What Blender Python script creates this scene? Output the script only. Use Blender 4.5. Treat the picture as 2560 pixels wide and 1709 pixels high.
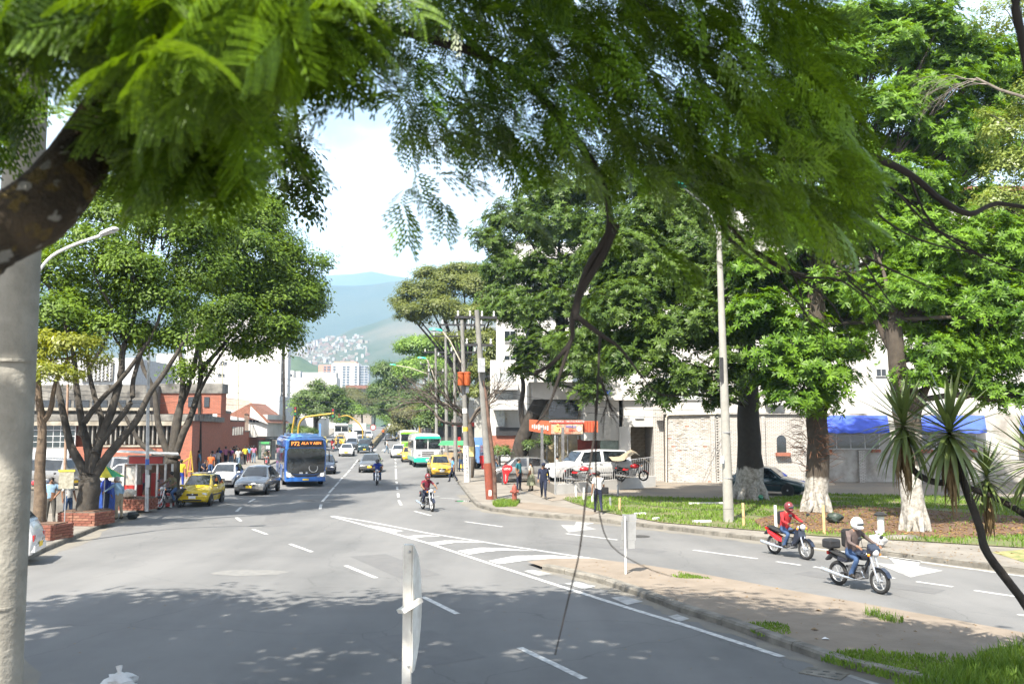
import bpy, bmesh, math, random
import numpy as np
from mathutils import Vector, Matrix
R = math.radians
rnd = random.Random(7)
nrs = np.random.RandomState(11)
for o in list(bpy.data.objects): bpy.data.objects.remove(o)
SC = bpy.context.scene
COL = SC.collection
# ------------------------------------------------------------------ camera, sky, sun, exposure
CAM_Z, FPX, HORIZON = 3.7, 2200.0, 1065.0
PITCH = math.atan((HORIZON - 854.5) / FPX)
cam = bpy.data.objects.new('camera', bpy.data.cameras.new('camera')); COL.objects.link(cam)
cam.location = (0, 0, CAM_Z); cam.rotation_euler = (math.pi / 2 + PITCH, 0, 0)
cam.data.sensor_width = 36.0; cam.data.lens = FPX / 2560 * 36
cam.data.clip_start = 0.05; cam.data.clip_end = 20000
cam.data.dof.use_dof = True; cam.data.dof.focus_distance = 42.0; cam.data.dof.aperture_fstop = 3.3
SC.camera = cam
SUN_EL = R(54); SUN_DIR = Vector((0.43 * math.cos(SUN_EL), 0.903 * math.cos(SUN_EL), -math.sin(SUN_EL)))
w = bpy.data.worlds.new('World'); SC.world = w; w.use_nodes = True
nt = w.node_tree; nt.nodes.clear()
def nd(t, typ, **kw):
    n = t.nodes.new(typ)
    for k, v in kw.items():
        if k.startswith('i_'):
            n.inputs[k[2:].replace('_', ' ')].default_value = v
        else: setattr(n, k, v)
    return n
sky = nd(nt, 'ShaderNodeTexSky', sky_type='NISHITA', sun_disc=False, sun_elevation=SUN_EL, sun_rotation=math.atan2(-SUN_DIR.x, -SUN_DIR.y), air_density=1.2, dust_density=3.5, ozone_density=1.5)
tcw = nd(nt, 'ShaderNodeTexCoord'); mpw = nd(nt, 'ShaderNodeMapping'); mpw.inputs['Scale'].default_value = (1.6, 1.6, 3.4); mpw.inputs['Location'].default_value = (0.3, 0.1, 0.2)
nzw = nd(nt, 'ShaderNodeTexNoise', i_Scale=2.3, i_Detail=7.0, i_Roughness=0.55)
spw = nd(nt, 'ShaderNodeSeparateXYZ'); mrw = nd(nt, 'ShaderNodeMapRange'); rpw = nd(nt, 'ShaderNodeMapRange')
mrw.inputs['From Min'].default_value = 0.40; mrw.inputs['From Max'].default_value = 0.10; mrw.inputs['To Min'].default_value = 0.04; mrw.inputs['To Max'].default_value = 0.34
rpw.inputs['From Min'].default_value = 0.53; rpw.inputs['From Max'].default_value = 0.66; rpw.inputs['To Max'].default_value = 0.85; rpw.inputs['To Min'].default_value = 0.24
adw = nd(nt, 'ShaderNodeMath', operation='ADD'); mxw = nd(nt, 'ShaderNodeMixRGB'); mxw.inputs[2].default_value = (7.2, 7.5, 8.0, 1)
bgw = nd(nt, 'ShaderNodeBackground', i_Strength=0.064); outw = nd(nt, 'ShaderNodeOutputWorld')
L = nt.links.new
L(tcw.outputs['Generated'], mpw.inputs[0]); L(mpw.outputs[0], nzw.inputs['Vector']); L(tcw.outputs['Generated'], spw.inputs[0])
L(spw.outputs['Z'], mrw.inputs['Value']); L(nzw.outputs[0], adw.inputs[0]); L(mrw.outputs[0], adw.inputs[1]); L(adw.outputs[0], rpw.inputs['Value'])
L(rpw.outputs[0], mxw.inputs[0]); L(sky.outputs[0], mxw.inputs[1]); L(mxw.outputs[0], bgw.inputs[0]); L(bgw.outputs[0], outw.inputs[0])
sun = bpy.data.objects.new('sun', bpy.data.lights.new('sun', 'SUN')); COL.objects.link(sun)
sun.data.energy = 3.8; sun.data.angle = R(0.5); sun.data.color = (1.0, 0.935, 0.83)
sun.rotation_euler = SUN_DIR.to_track_quat('-Z', 'Y').to_euler(); sun.location = (-20, -40, 60)
SC.view_settings.view_transform = 'Standard'; SC.view_settings.look = 'None'; SC.view_settings.gamma = 1.0
SC.view_settings.use_curve_mapping = False; SC.view_settings.exposure = 2.15
SC.cycles.max_bounces = 6; SC.cycles.diffuse_bounces = 3; SC.cycles.glossy_bounces = 3; SC.cycles.transmission_bounces = 4; SC.cycles.transparent_max_bounces = 6; SC.cycles.volume_bounces = 0
SC.cycles.use_denoising = True; SC.cycles.sample_clamp_indirect = 6.0
# ------------------------------------------------------------------ projection helpers (photo pixel -> place on the ground)
CP, SP = math.cos(PITCH), math.sin(PITCH)
def ray(px, py):
    r, u = (px - 1280) / FPX, (854.5 - py) / FPX
    return Vector((r, CP - u * SP, SP + u * CP))
def hgt(y):
    t = min(1.0, max(0.0, (y - 80) / 170.0)); return 3.3 * t * t * (3 - 2 * t)
def G(px, py, z=0.0):
    d = ray(px, py); y = (z - CAM_Z) / d.z * d.y if d.z < -1e-5 else 9e9
    if y < 80: return Vector((d.x / d.y * y, y, z))
    y = 60.0
    while y < 900 and CAM_Z + d.z / d.y * y > hgt(y) + z: y += 0.25
    return Vector((d.x / d.y * y, y, hgt(y) + z))
def P(px, py, Y):
    d = ray(px, py); k = Y / d.y
    return Vector((d.x * k, Y, CAM_Z + d.z * k))
def wpx(px, Y): return ray(px, 1065).x / ray(px, 1065).y * Y
# ------------------------------------------------------------------ mesh builder
class MB:
    def __init__(s): s.v = []; s.f = []
    def add(s, vs, fs):
        n = len(s.v); s.v += [tuple(v) for v in vs]; s.f += [tuple(i + n for i in f) for f in fs]; return s
    def box(s, c, d, rz=0, m=None):
        c = Vector(c); h = Vector(d) / 2; m = m or Matrix.Rotation(rz, 3, 'Z')
        vs = [c + m @ Vector((x * h.x, y * h.y, z * h.z)) for x in (-1, 1) for y in (-1, 1) for z in (-1, 1)]
        return s.add(vs, [(0, 1, 3, 2), (4, 6, 7, 5), (0, 4, 5, 1), (2, 3, 7, 6), (0, 2, 6, 4), (1, 5, 7, 3)])
    def bb(s, x0, x1, y0, y1, z0, z1): return s.box(((x0 + x1) / 2, (y0 + y1) / 2, (z0 + z1) / 2), (abs(x1 - x0), abs(y1 - y0), abs(z1 - z0)))
    def tube(s, pts, rad, n=8, cap=True):
        pts = [Vector(p) for p in pts]
        if not hasattr(rad, '__len__'): rad = [rad] * len(pts)
        rings = []; up = Vector((0.13, 0.31, 1)).normalized()
        for i, p in enumerate(pts):
            t = (pts[min(i + 1, len(pts) - 1)] - pts[max(i - 1, 0)])
            t = t.normalized() if t.length > 1e-9 else Vector((0, 0, 1))
            a = t.cross(up)
            if a.length < 0.15: a = t.cross(Vector((1, 0, 0)))
            a.normalize(); b = t.cross(a); up = -b.cross(Vector((0, 0, 0))) if False else up
            rings.append([p + (a * math.cos(2 * math.pi * k / n) + b * math.sin(2 * math.pi * k / n)) * rad[i] for k in range(n)])
        vs = [v for r in rings for v in r]; fs = []
        for i in range(len(pts) - 1):
            for k in range(n): fs.append((i * n + k, i * n + (k + 1) % n, (i + 1) * n + (k + 1) % n, (i + 1) * n + k))
        if cap: fs += [tuple(range(n - 1, -1, -1)), tuple(range((len(pts) - 1) * n, len(pts) * n))]
        return s.add(vs, fs)
    def lathe(s, prof, c=(0, 0, 0), n=16, axis='Z'):
        vs = []; fs = []; c = Vector(c)
        for r, z in prof:
            for k in range(n):
                a = 2 * math.pi * k / n; q = (r * math.cos(a), r * math.sin(a), z)
                if axis == 'Y': q = (q[0], q[2], q[1])
                if axis == 'X': q = (q[2], q[0], q[1])
                vs.append(c + Vector(q))
        for i in range(len(prof) - 1):
            for k in range(n): fs.append((i * n + k, i * n + (k + 1) % n, (i + 1) * n + (k + 1) % n, (i + 1) * n + k))
        fs += [tuple(range(n - 1, -1, -1)), tuple(range((len(prof) - 1) * n, len(prof) * n))]
        return s.add(vs, fs)
    def ball(s, c, r, n=10, m=7):
        r = (r, r, r) if not hasattr(r, '__len__') else r; c = Vector(c); vs = []; fs = []
        for i in range(m + 1):
            t = math.pi * i / m
            for k in range(n):
                a = 2 * math.pi * k / n
                vs.append(c + Vector((r[0] * math.sin(t) * math.cos(a), r[1] * math.sin(t) * math.sin(a), r[2] * math.cos(t))))
        for i in range(m):
            for k in range(n): fs.append((i * n + k, (i + 1) * n + k, (i + 1) * n + (k + 1) % n, i * n + (k + 1) % n))
        return s.add(vs, fs)
    def prism(s, poly, d0, d1, plane='XZ'):
        f = {'XZ': lambda a, b, d: (a, d, b), 'YZ': lambda a, b, d: (d, a, b), 'XY': lambda a, b, d: (a, b, d)}[plane]
        n = len(poly); vs = [f(a, b, d0) for a, b in poly] + [f(a, b, d1) for a, b in poly]
        return s.add(vs, [tuple(range(n)), tuple(range(2 * n - 1, n - 1, -1))] + [(i, i + n, (i + 1) % n + n, (i + 1) % n) for i in range(n)])
    def torus(s, c, R0, r, n=20, m=8, axis='Y'):
        vs = []; fs = []; c = Vector(c)
        for i in range(n):
            a = 2 * math.pi * i / n
            for k in range(m):
                b = 2 * math.pi * k / m; q = ((R0 + r * math.cos(b)) * math.cos(a), r * math.sin(b), (R0 + r * math.cos(b)) * math.sin(a))
                if axis == 'Z': q = (q[0], q[2], q[1])
                vs.append(c + Vector(q))
        for i in range(n):
            for k in range(m): fs.append((i * m + k, i * m + (k + 1) % m, ((i + 1) % n) * m + (k + 1) % m, ((i + 1) % n) * m + k))
        return s.add(vs, fs)
    def mesh(s, name, mat=None, smooth=None):
        me = bpy.data.meshes.new(name); me.from_pydata(s.v, [], s.f)
        bm = bmesh.new(); bm.from_mesh(me); bmesh.ops.recalc_face_normals(bm, faces=bm.faces); bm.to_mesh(me); bm.free()
        if mat: me.materials.append(mat)
        if smooth is not None:
            me.polygons.foreach_set('use_smooth', [True] * len(me.polygons)); me.set_sharp_from_angle(angle=R(smooth))
        return me
    def build(s, name, mat=None, parent=None, smooth=None, loc=None, rz=None):
        return ob(name, s.mesh(name, mat, smooth), parent, loc, rz)
def ob(name, data, parent=None, loc=None, rz=None):
    o = bpy.data.objects.new(name, data); COL.objects.link(o)
    if parent is not None: o.parent = parent
    if loc is not None: o.location = loc
    if rz is not None: o.rotation_euler = (0, 0, rz)
    return o
def tag(o, label=None, cat=None, group=None, kind=None):
    for k, v in (('label', label), ('category', cat), ('group', group), ('kind', kind)):
        if v: o[k] = v
    return o
def empty(name, loc, rz=0, label=None, cat=None, group=None):
    return tag(ob(name, None, None, loc, rz), label, cat, group)
def copy_tree(o, parent=None):
    c = o.copy(); COL.objects.link(c); c.parent = parent
    for k in ('label',):
        if k in c.keys() and parent is None: del c[k]
    for ch in o.children: copy_tree(ch, c)
    return c
def bevel(o, w_=0.02, seg=2, ang=35):
    m = o.modifiers.new('bevel', 'BEVEL'); m.width = w_; m.segments = seg; m.limit_method = 'ANGLE'; m.angle_limit = R(ang); return o
# ------------------------------------------------------------------ materials
MATS = {}
def M(name, col=(0.5, 0.5, 0.5), rough=0.6, metal=0.0, var=0.15, scale=4.0, bump=0.0, col2=None, emit=0, spec=0.4, coat=0.0, pos=False, bscale=None):
    if name in MATS: return MATS[name]
    m = bpy.data.materials.new(name); MATS[name] = m; m.use_nodes = True; t = m.node_tree; b = t.nodes['Principled BSDF']
    b.inputs['Roughness'].default_value = rough; b.inputs['Metallic'].default_value = metal
    b.inputs['Specular IOR Level'].default_value = spec; b.inputs['Coat Weight'].default_value = coat
    tc = nd(t, 'ShaderNodeTexCoord'); src = tc.outputs['Object']
    if pos: src = nd(t, 'ShaderNodeNewGeometry').outputs['Position']
    nz = nd(t, 'ShaderNodeTexNoise', i_Scale=scale, i_Detail=6.0, i_Roughness=0.6); t.links.new(src, nz.inputs['Vector'])
    c2 = col2 or tuple(c * (1 - var * 2) for c in col)
    mr = nd(t, 'ShaderNodeMapRange'); mr.inputs['From Min'].default_value = 0.35; mr.inputs['From Max'].default_value = 0.65
    t.links.new(nz.outputs[0], mr.inputs['Value'])
    mx = nd(t, 'ShaderNodeMixRGB'); mx.inputs[1].default_value = (*c2, 1); mx.inputs[2].default_value = (*(tuple(min(1, c * (1 + var * .3)) for c in col) if not col2 else col), 1)
    t.links.new(mr.outputs[0], mx.inputs[0]); t.links.new(mx.outputs[0], b.inputs['Base Color'])
    if bump:
        nb = nd(t, 'ShaderNodeTexNoise', i_Scale=bscale or scale * 6, i_Detail=5.0); t.links.new(src, nb.inputs['Vector'])
        bp = nd(t, 'ShaderNodeBump', i_Strength=bump, i_Distance=0.02); t.links.new(nb.outputs[0], bp.inputs['Height']); t.links.new(bp.outputs[0], b.inputs['Normal'])
    if emit:
        b.inputs['Emission Color'].default_value = (*col, 1); b.inputs['Emission Strength'].default_value = emit
    return m
def leafmat(name, a, b_, trans=0.35, rough=0.45, spec=0.35):
    m = bpy.data.materials.new(name); MATS[name] = m; m.use_nodes = True; t = m.node_tree; b = t.nodes['Principled BSDF']; out = t.nodes['Material Output']
    g = nd(t, 'ShaderNodeNewGeometry'); mx = nd(t, 'ShaderNodeMixRGB'); mx.inputs[1].default_value = (*a, 1); mx.inputs[2].default_value = (*b_, 1)
    nz = nd(t, 'ShaderNodeTexNoise', i_Scale=0.7, i_Detail=2.0); t.links.new(g.outputs['Position'], nz.inputs['Vector'])
    ad = nd(t, 'ShaderNodeMath', operation='MULTIPLY_ADD'); ad.inputs[1].default_value = 0.55; t.links.new(g.outputs['Random Per Island'], ad.inputs[0])
    sb = nd(t, 'ShaderNodeMath', operation='MULTIPLY_ADD'); sb.inputs[1].default_value = 1.6; sb.inputs[2].default_value = -0.58; t.links.new(nz.outputs[0], sb.inputs[0]); t.links.new(sb.outputs[0], ad.inputs[2])
    t.links.new(ad.outputs[0], mx.inputs[0]); t.links.new(mx.outputs[0], b.inputs['Base Color'])
    b.inputs['Roughness'].default_value = rough; b.inputs['Specular IOR Level'].default_value = spec
    tr = nd(t, 'ShaderNodeBsdfTranslucent'); hs = nd(t, 'ShaderNodeHueSaturation'); hs.inputs['Hue'].default_value = 0.485; hs.inputs['Saturation'].default_value = 1.15; hs.inputs['Value'].default_value = 1.5
    t.links.new(mx.outputs[0], hs.inputs['Color']); t.links.new(hs.outputs[0], tr.inputs[0])
    ms = nd(t, 'ShaderNodeMixShader'); ms.inputs[0].default_value = trans; t.links.new(b.outputs[0], ms.inputs[1]); t.links.new(tr.outputs[0], ms.inputs[2]); t.links.new(ms.outputs[0], out.inputs[0])
    return m
def brickmat(name, c1, c2, mortar, bw=0.24, bh=0.075, msize=0.012, off=0.5, bump=0.5, stain=None, staincol=(0.05, 0.05, 0.045), vert=False):
    m = bpy.data.materials.new(name); MATS[name] = m; m.use_nodes = True; t = m.node_tree; b = t.nodes['Principled BSDF']
    tc = nd(t, 'ShaderNodeTexCoord'); sp = nd(t, 'ShaderNodeSeparateXYZ'); cb = nd(t, 'ShaderNodeCombineXYZ'); ad = nd(t, 'ShaderNodeMath', operation='ADD')
    t.links.new(tc.outputs['Object'], sp.inputs[0]); t.links.new(sp.outputs[0], ad.inputs[0]); t.links.new(sp.outputs[1], ad.inputs[1]); t.links.new(ad.outputs[0], cb.inputs[0]); t.links.new(sp.outputs[2], cb.inputs[1])
    br = nd(t, 'ShaderNodeTexBrick'); br.offset = off
    br.inputs['Color1'].default_value = (*c1, 1); br.inputs['Color2'].default_value = (*c2, 1); br.inputs['Mortar'].default_value = (*mortar, 1)
    br.inputs['Scale'].default_value = 1.0; br.inputs['Mortar Size'].default_value = msize; br.inputs['Brick Width'].default_value = bw; br.inputs['Row Height'].default_value = bh; br.inputs['Bias'].default_value = 0.0
    t.links.new(cb.outputs[0], br.inputs['Vector'])
    last = br.outputs['Color']
    nz = nd(t, 'ShaderNodeTexNoise', i_Scale=0.8, i_Detail=8.0, i_Roughness=0.65); t.links.new(tc.outputs['Object'], nz.inputs['Vector'])
    if stain:
        mr = nd(t, 'ShaderNodeMapRange'); mr.inputs['From Min'].default_value = stain; mr.inputs['From Max'].default_value = stain + 0.2; mr.inputs['To Max'].default_value = 0.75
        t.links.new(nz.outputs[0], mr.inputs['Value']); mx = nd(t, 'ShaderNodeMixRGB'); mx.inputs[2].default_value = (*staincol, 1)
        t.links.new(mr.outputs[0], mx.inputs[0]); t.links.new(last, mx.inputs[1]); last = mx.outputs[0]
    t.links.new(last, b.inputs['Base Color']); b.inputs['Roughness'].default_value = 0.85; b.inputs['Specular IOR Level'].default_value = 0.2
    if bump:
        bp = nd(t, 'ShaderNodeBump', i_Strength=bump, i_Distance=0.01); bp.invert = True
        t.links.new(br.outputs['Fac'], bp.inputs['Height']); t.links.new(bp.outputs[0], b.inputs['Normal'])
    return m
def glassmat(name, col=(0.02, 0.025, 0.03), rough=0.05):
    return M(name, col, rough, var=0.1, scale=0.6, spec=0.8)
WHITE = M('white_paint', (0.55, 0.55, 0.535), 0.7, var=0.05, scale=1.2)
DARK = M('dark_metal', (0.03, 0.03, 0.032), 0.5, var=0.2)
GLASS = glassmat('dark_glass')
STEEL = M('galvanised_steel', (0.42, 0.43, 0.44), 0.45, 0.6, var=0.15, scale=6)
CHROME = M('chrome', (0.75, 0.75, 0.76), 0.2, 0.9, var=0.05)
RUBBER = M('tyre_rubber', (0.022, 0.022, 0.022), 0.8, var=0.2, scale=15)
PLASTIC = M('black_plastic', (0.025, 0.025, 0.027), 0.45, var=0.1)
CONC = M('concrete', (0.25, 0.24, 0.22), 0.9, var=0.14, scale=1.6, bump=0.25)
POLE = M('pole_concrete', (0.20, 0.195, 0.18), 0.9, var=0.12, scale=2.5, bump=0.3)
# ================================================================== GROUND
def sheet(name, poly, z, mat, parent=None, bis=None, rough=0.0):
    bm = bmesh.new(); bm.faces.new([bm.verts.new((p[0], p[1], 0)) for p in poly])
    ys = [p[1] for p in poly]
    for y in list(range(84, 262, 8)):
        if min(ys) < y < max(ys):
            bmesh.ops.bisect_plane(bm, geom=bm.verts[:] + bm.edges[:] + bm.faces[:], plane_co=(0, y, 0), plane_no=(0, 1, 0))
    bmesh.ops.triangulate(bm, faces=bm.faces[:])
    for v in bm.verts: v.co.z = hgt(v.co.y) + z
    me = bpy.data.meshes.new(name); bm.to_mesh(me); bm.free(); me.materials.append(mat)
    bm = bmesh.new(); bm.from_mesh(me)
    for f in bm.faces:
        if f.normal.z < 0: f.normal_flip()
    bm.to_mesh(me); bm.free()
    return ob(name, me, parent)
def gpoly(pts, z=0.0, zm=None, dx=0, dy=0, s=1):
    return [tuple(G(dx + x / s, dy + y / s, z))[:2] for x, y in pts]
ASPH = bpy.data.materials.new('asphalt'); ASPH.use_nodes = True
def asphalt(m, dark, light):
    t = m.node_tree; b = t.nodes['Principled BSDF']; g = nd(t, 'ShaderNodeNewGeometry'); mp = nd(t, 'ShaderNodeMapping'); mp.inputs['Rotation'].default_value = (0, 0, R(-22)); mp.inputs['Scale'].default_value = (1, 0.12, 1)
    t.links.new(g.outputs['Position'], mp.inputs[0])
    n1 = nd(t, 'ShaderNodeTexNoise', i_Scale=0.55, i_Detail=4.0); n2 = nd(t, 'ShaderNodeTexNoise', i_Scale=55.0, i_Detail=3.0); n3 = nd(t, 'ShaderNodeTexNoise', i_Scale=0.16, i_Detail=6.0, i_Roughness=0.7)
    t.links.new(mp.outputs[0], n1.inputs['Vector']); t.links.new(g.outputs['Position'], n2.inputs['Vector']); t.links.new(g.outputs['Position'], n3.inputs['Vector'])
    a1 = nd(t, 'ShaderNodeMath', operation='ADD'); a2 = nd(t, 'ShaderNodeMath', operation='MULTIPLY_ADD'); a2.inputs[1].default_value = 0.5
    t.links.new(n1.outputs[0], a1.inputs[0]); t.links.new(n3.outputs[0], a1.inputs[1]); t.links.new(n2.outputs[0], a2.inputs[0]); t.links.new(a1.outputs[0], a2.inputs[2])
    mr = nd(t, 'ShaderNodeMapRange'); mr.inputs['From Min'].default_value = 0.98; mr.inputs['From Max'].default_value = 1.48; t.links.new(a2.outputs[0], mr.inputs['Value'])
    mx = nd(t, 'ShaderNodeMixRGB'); mx.inputs[1].default_value = (*dark, 1); mx.inputs[2].default_value = (*light, 1); t.links.new(mr.outputs[0], mx.inputs[0])
    vo = nd(t, 'ShaderNodeTexVoronoi', feature='DISTANCE_TO_EDGE', i_Scale=0.22); wn = nd(t, 'ShaderNodeTexNoise', i_Scale=0.8, i_Detail=5.0); wm = nd(t, 'ShaderNodeMixRGB', blend_type='ADD'); wm.inputs[0].default_value = 1.2
    t.links.new(g.outputs['Position'], wn.inputs['Vector']); t.links.new(g.outputs['Position'], wm.inputs[1]); t.links.new(wn.outputs['Color'], wm.inputs[2]); t.links.new(wm.outputs[0], vo.inputs['Vector'])
    cr = nd(t, 'ShaderNodeMapRange'); cr.inputs['From Min'].default_value = 0.004; cr.inputs['From Max'].default_value = 0.0; cr.inputs['To Max'].default_value = 0.35; t.links.new(vo.outputs['Distance'], cr.inputs['Value'])
    m2 = nd(t, 'ShaderNodeMixRGB'); m2.inputs[2].default_value = (0.03, 0.03, 0.03, 1); t.links.new(cr.outputs[0], m2.inputs[0]); t.links.new(mx.outputs[0], m2.inputs[1])
    t.links.new(m2.outputs[0], b.inputs['Base Color']); b.inputs['Roughness'].default_value = 0.8; b.inputs['Specular IOR Level'].default_value = 0.25
    bp = nd(t, 'ShaderNodeBump', i_Strength=0.25, i_Distance=0.01); t.links.new(n2.outputs[0], bp.inputs['Height']); t.links.new(bp.outputs[0], b.inputs['Normal'])
asphalt(ASPH, (0.088, 0.089, 0.089), (0.146, 0.145, 0.142))
PAINT = M('road_paint', (0.5, 0.5, 0.485), 0.7, var=0.0, col2=(0.24, 0.24, 0.235), scale=9.0, pos=True)
PAINTW = M('worn_road_paint', (0.36, 0.36, 0.35), 0.7, col2=(0.17, 0.17, 0.165), scale=2.2, pos=True)
WALKM = M('sidewalk_concrete', (0.185, 0.168, 0.143), 0.9, var=0.14, scale=0.9, bump=0.2, pos=True)
KERBM = M('kerb_concrete', (0.17, 0.158, 0.135), 0.9, var=0.25, scale=2.5, bump=0.3, pos=True)
DIRT = M('pinkish_dirt', (0.185, 0.153, 0.120), 0.95, col2=(0.145, 0.119, 0.092), scale=1.3, bump=0.5, pos=True)
EARTH = M('yard_dirt', (0.20, 0.165, 0.125), 0.95, col2=(0.13, 0.12, 0.105), scale=0.35, bump=0.4, pos=True)
MULCH = M('red_brown_mulch', (0.135, 0.075, 0.045), 0.95, col2=(0.065, 0.042, 0.03), scale=6, bump=0.9, pos=True)
LAWN = M('lawn_soil', (0.075, 0.10, 0.03), 0.95, col2=(0.12, 0.105, 0.05), scale=1.4, bump=0.8, pos=True)
FARG = M('far_ground', (0.10, 0.12, 0.07), 0.95, col2=(0.16, 0.15, 0.12), scale=0.01, pos=True)
# one sheet to the horizon
ys = [-60, -20, 0, 20, 40, 60, 80] + list(range(90, 260, 10)) + [300, 500, 1000, 2000, 4000, 6500, 8100]
xs = [-7400, -4000, -1500, -500, -150, -60, 0, 60, 150, 500, 1500, 4000, 7400]
mb = MB(); mb.add([(x, y, hgt(y) - 0.05) for y in ys for x in xs], [(j * 13 + i, j * 13 + i + 1, (j + 1) * 13 + i + 1, (j + 1) * 13 + i) for j in range(len(ys) - 1) for i in range(12)])
tag(mb.build('ground', FARG), kind='structure')
LEFTK = [(4, -12), (0.5, 0), (-3, 5), (-6.6, 12.2), (-9.4, 15.5), (-12.4, 20.5), (-13.8, 26.4), (-15.2, 33.6), (-16.2, 39.3), (-18.0, 51), (-19.8, 63.6), (-23.5, 87.5), (-27, 108), (-32.5, 150), (-46, 250), (-90, 560)]
RIGHTK = [(-24, 560), (-24, 250), (-15.5, 160), (-8.4, 102), (-5.9, 80), (-3.5, 57.7), (-2.5, 48.5), (-2.0, 44), (-1.6, 41), (-0.9, 39), (0.84, 36.8), (3.07, 35), (6, 31.5), (8.4, 28.5), (10.5, 26), (13, 22.4), (18, 15.5), (26, 6), (38, -8)]
road = tag(sheet('road', LEFTK + RIGHTK + [(20, -14)], 0.0, ASPH), kind='structure')
far_left = [(-300, -20), (4.0, -12.2)] + LEFTK + [(-300, 560)]
sw_l = tag(sheet('sidewalk', [(-300, -20), (3.8, -20)] + LEFTK + [(-300, 560)], 0.13, WALKM), kind='structure')
sw_r = tag(sheet('sidewalk', RIGHTK + [(300, -8), (300, 560)], 0.13, WALKM), kind='structure')
def kerb(name, pts, h=0.15, wd=0.2, side=1, y1=110, closed=False, n_len=1.0, mat=KERBM, z0=0.0):
    root = tag(empty(name, (0, 0, 0)), kind='structure'); pts = [Vector((p[0], p[1], 0)) for p in pts]
    if closed: pts.append(pts[0])
    carry = 0.0
    meshes = {}
    for a, b in zip(pts, pts[1:]):
        if min(a.y, b.y) > y1 or max(a.y, b.y) < -3: continue
        d = b - a; n = max(1, round(d.length / n_len)); u = d.normalized(); s = d.length / n; nrm = Vector((-u.y, u.x, 0)) * side
        key = round(s, 2)
        if key not in meshes:
            q = MB().prism([(-wd / 2, -0.05), (wd / 2, -0.05), (wd / 2, h), (-wd / 2 + 0.03, h), (-wd / 2, h - 0.04)], -s / 2 + 0.006, s / 2 - 0.006, 'XZ'); meshes[key] = q.mesh('kerb_stone', mat)
        for i in range(n):
            c = a + u * (s * (i + 0.5)) + nrm * (wd / 2)
            o = ob('kerb_stone', meshes[key], root, (c.x, c.y, hgt(c.y) + z0 + rnd.uniform(-0.012, 0.006)), math.atan2(nrm.y, nrm.x) + rnd.uniform(-.008, .008))
    return root
kerb('kerb', LEFTK[1:13], side=1)
kerb('kerb', RIGHTK[2:], side=1, y1=120)
# --- traffic island with dirt
ISL_L = [(1411, 1435), (1513, 1461), (1615, 1497), (1700, 1530), (1805, 1563), (1979, 1625), (2115, 1672), (2285, 1709)]
ISL_R = [(2560, 1592), (2309, 1545), (1929, 1475), (1766, 1444), (1625, 1421), (1476, 1402), (1380, 1402)]
isl = [tuple(G(*p))[:2] for p in ISL_L]; islr = [tuple(G(*p))[:2] for p in ISL_R]
IL = [tuple(G(1318, 1411))[:2], tuple(G(1355, 1424))[:2]] + isl + [(7.2, 10.2), (10.5, 6)]
IR = [(16, 9)] + islr
kerb('kerb', IL[1:], side=1, y1=99, h=0.14, wd=0.22, n_len=0.9)
isl_o = tag(sheet('traffic_island', IL + IR, 0.085, DIRT), kind='structure')
# --- painted markings: sheets 5 mm over the road, each its own piece of it
def mark(name, pts, mat=PAINT, z=0.005, **k): return sheet(name, gpoly(pts, **k), z, mat, road)
def stripe(name, a, b, wd=0.13, mat=PAINT, z=0.005):
    a, b = G(*a), G(*b); u = (b - a); u.z = 0; u.normalize(); n = Vector((-u.y, u.x, 0)) * wd / 2
    return sheet(name, [tuple(q)[:2] for q in (a + n, b + n, b - n, a - n)], z, mat, road)
def longline(name, pts, wd=0.14, mat=PAINT, z=0.005):
    ps = [G(*p) for p in pts]; Lf, Rt = [], []
    for i, p in enumerate(ps):
        u = ps[min(i + 1, len(ps) - 1)] - ps[max(i - 1, 0)]; u.z = 0; u.normalize(); n = Vector((-u.y, u.x, 0)) * wd / 2
        Lf.append(tuple(p + n)[:2]); Rt.append(tuple(p - n)[:2])
    return sheet(name, Lf + Rt[::-1], z, mat, road)
dashes = [((725, 1359), (780, 1379)), ((864, 1413), (940, 1444)), ((1057, 1491), (1144, 1534)), ((1299, 1618), (1461, 1696)), ((632, 1322), (667, 1335)), ((591, 1293), (602, 1302)),
          ((591, 1278), (603, 1267)), ((622, 1255), (637, 1246)), ((1036, 1277), (1077, 1288)), ((1162, 1303), (1256, 1316)), ((1414, 1333), (1544, 1349)), ((1733, 1374), (1894, 1396)), ((1940, 1403), (2002, 1412)),
          ((2034, 1416), (2080, 1423)), ((2208, 1440), (2237, 1445)), ((2291, 1453), (2382, 1466)), ((2436, 1475), (2543, 1491)), ((2545, 1535), (2600, 1545))]
z3 = lambda x, y: (640 + x / 3.92, 850 + y / 3.92)
for x, y, l in ((985, 1190, 9), (962, 1218, 10), (942, 1245, 11), (910, 1282, 14), (875, 1320, 16), (833, 1362, 18), (792, 1410, 22), (740, 1468, 28), (680, 1545, 36)):
    dashes.append((z3(x + l * .9, y - l), z3(x - l * .9, y + l)))
dashes.append(((800, 1272), (803, 1260)))
for x, y0, y1 in ((1365, 1160, 1176), (1367, 1195, 1212), (1367, 1228, 1242), (1370, 1258, 1360), (1377, 1385, 1404), (1383, 1436, 1462), (1393, 1500, 1538)):
    dashes.append((z3(x - 1, y0), z3(x + 3, y1)))
dashes.append(((997, 1250), (1003, 1262)))
for a, b in dashes: stripe('lane_dash', a, b)
longline('edge_line', [(828, 1290), (900, 1309), (1070, 1357), (1240, 1413), (1411, 1468), (1581, 1522), (1700, 1558), (1830, 1600), (1956, 1641)])
longline('edge_line', [(832, 1289), (920, 1303), (1070, 1332), (1240, 1359), (1476, 1395), (1625, 1416), (1766, 1438), (1929, 1468), (2309, 1538), (2560, 1586), (2760, 1630)])
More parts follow.
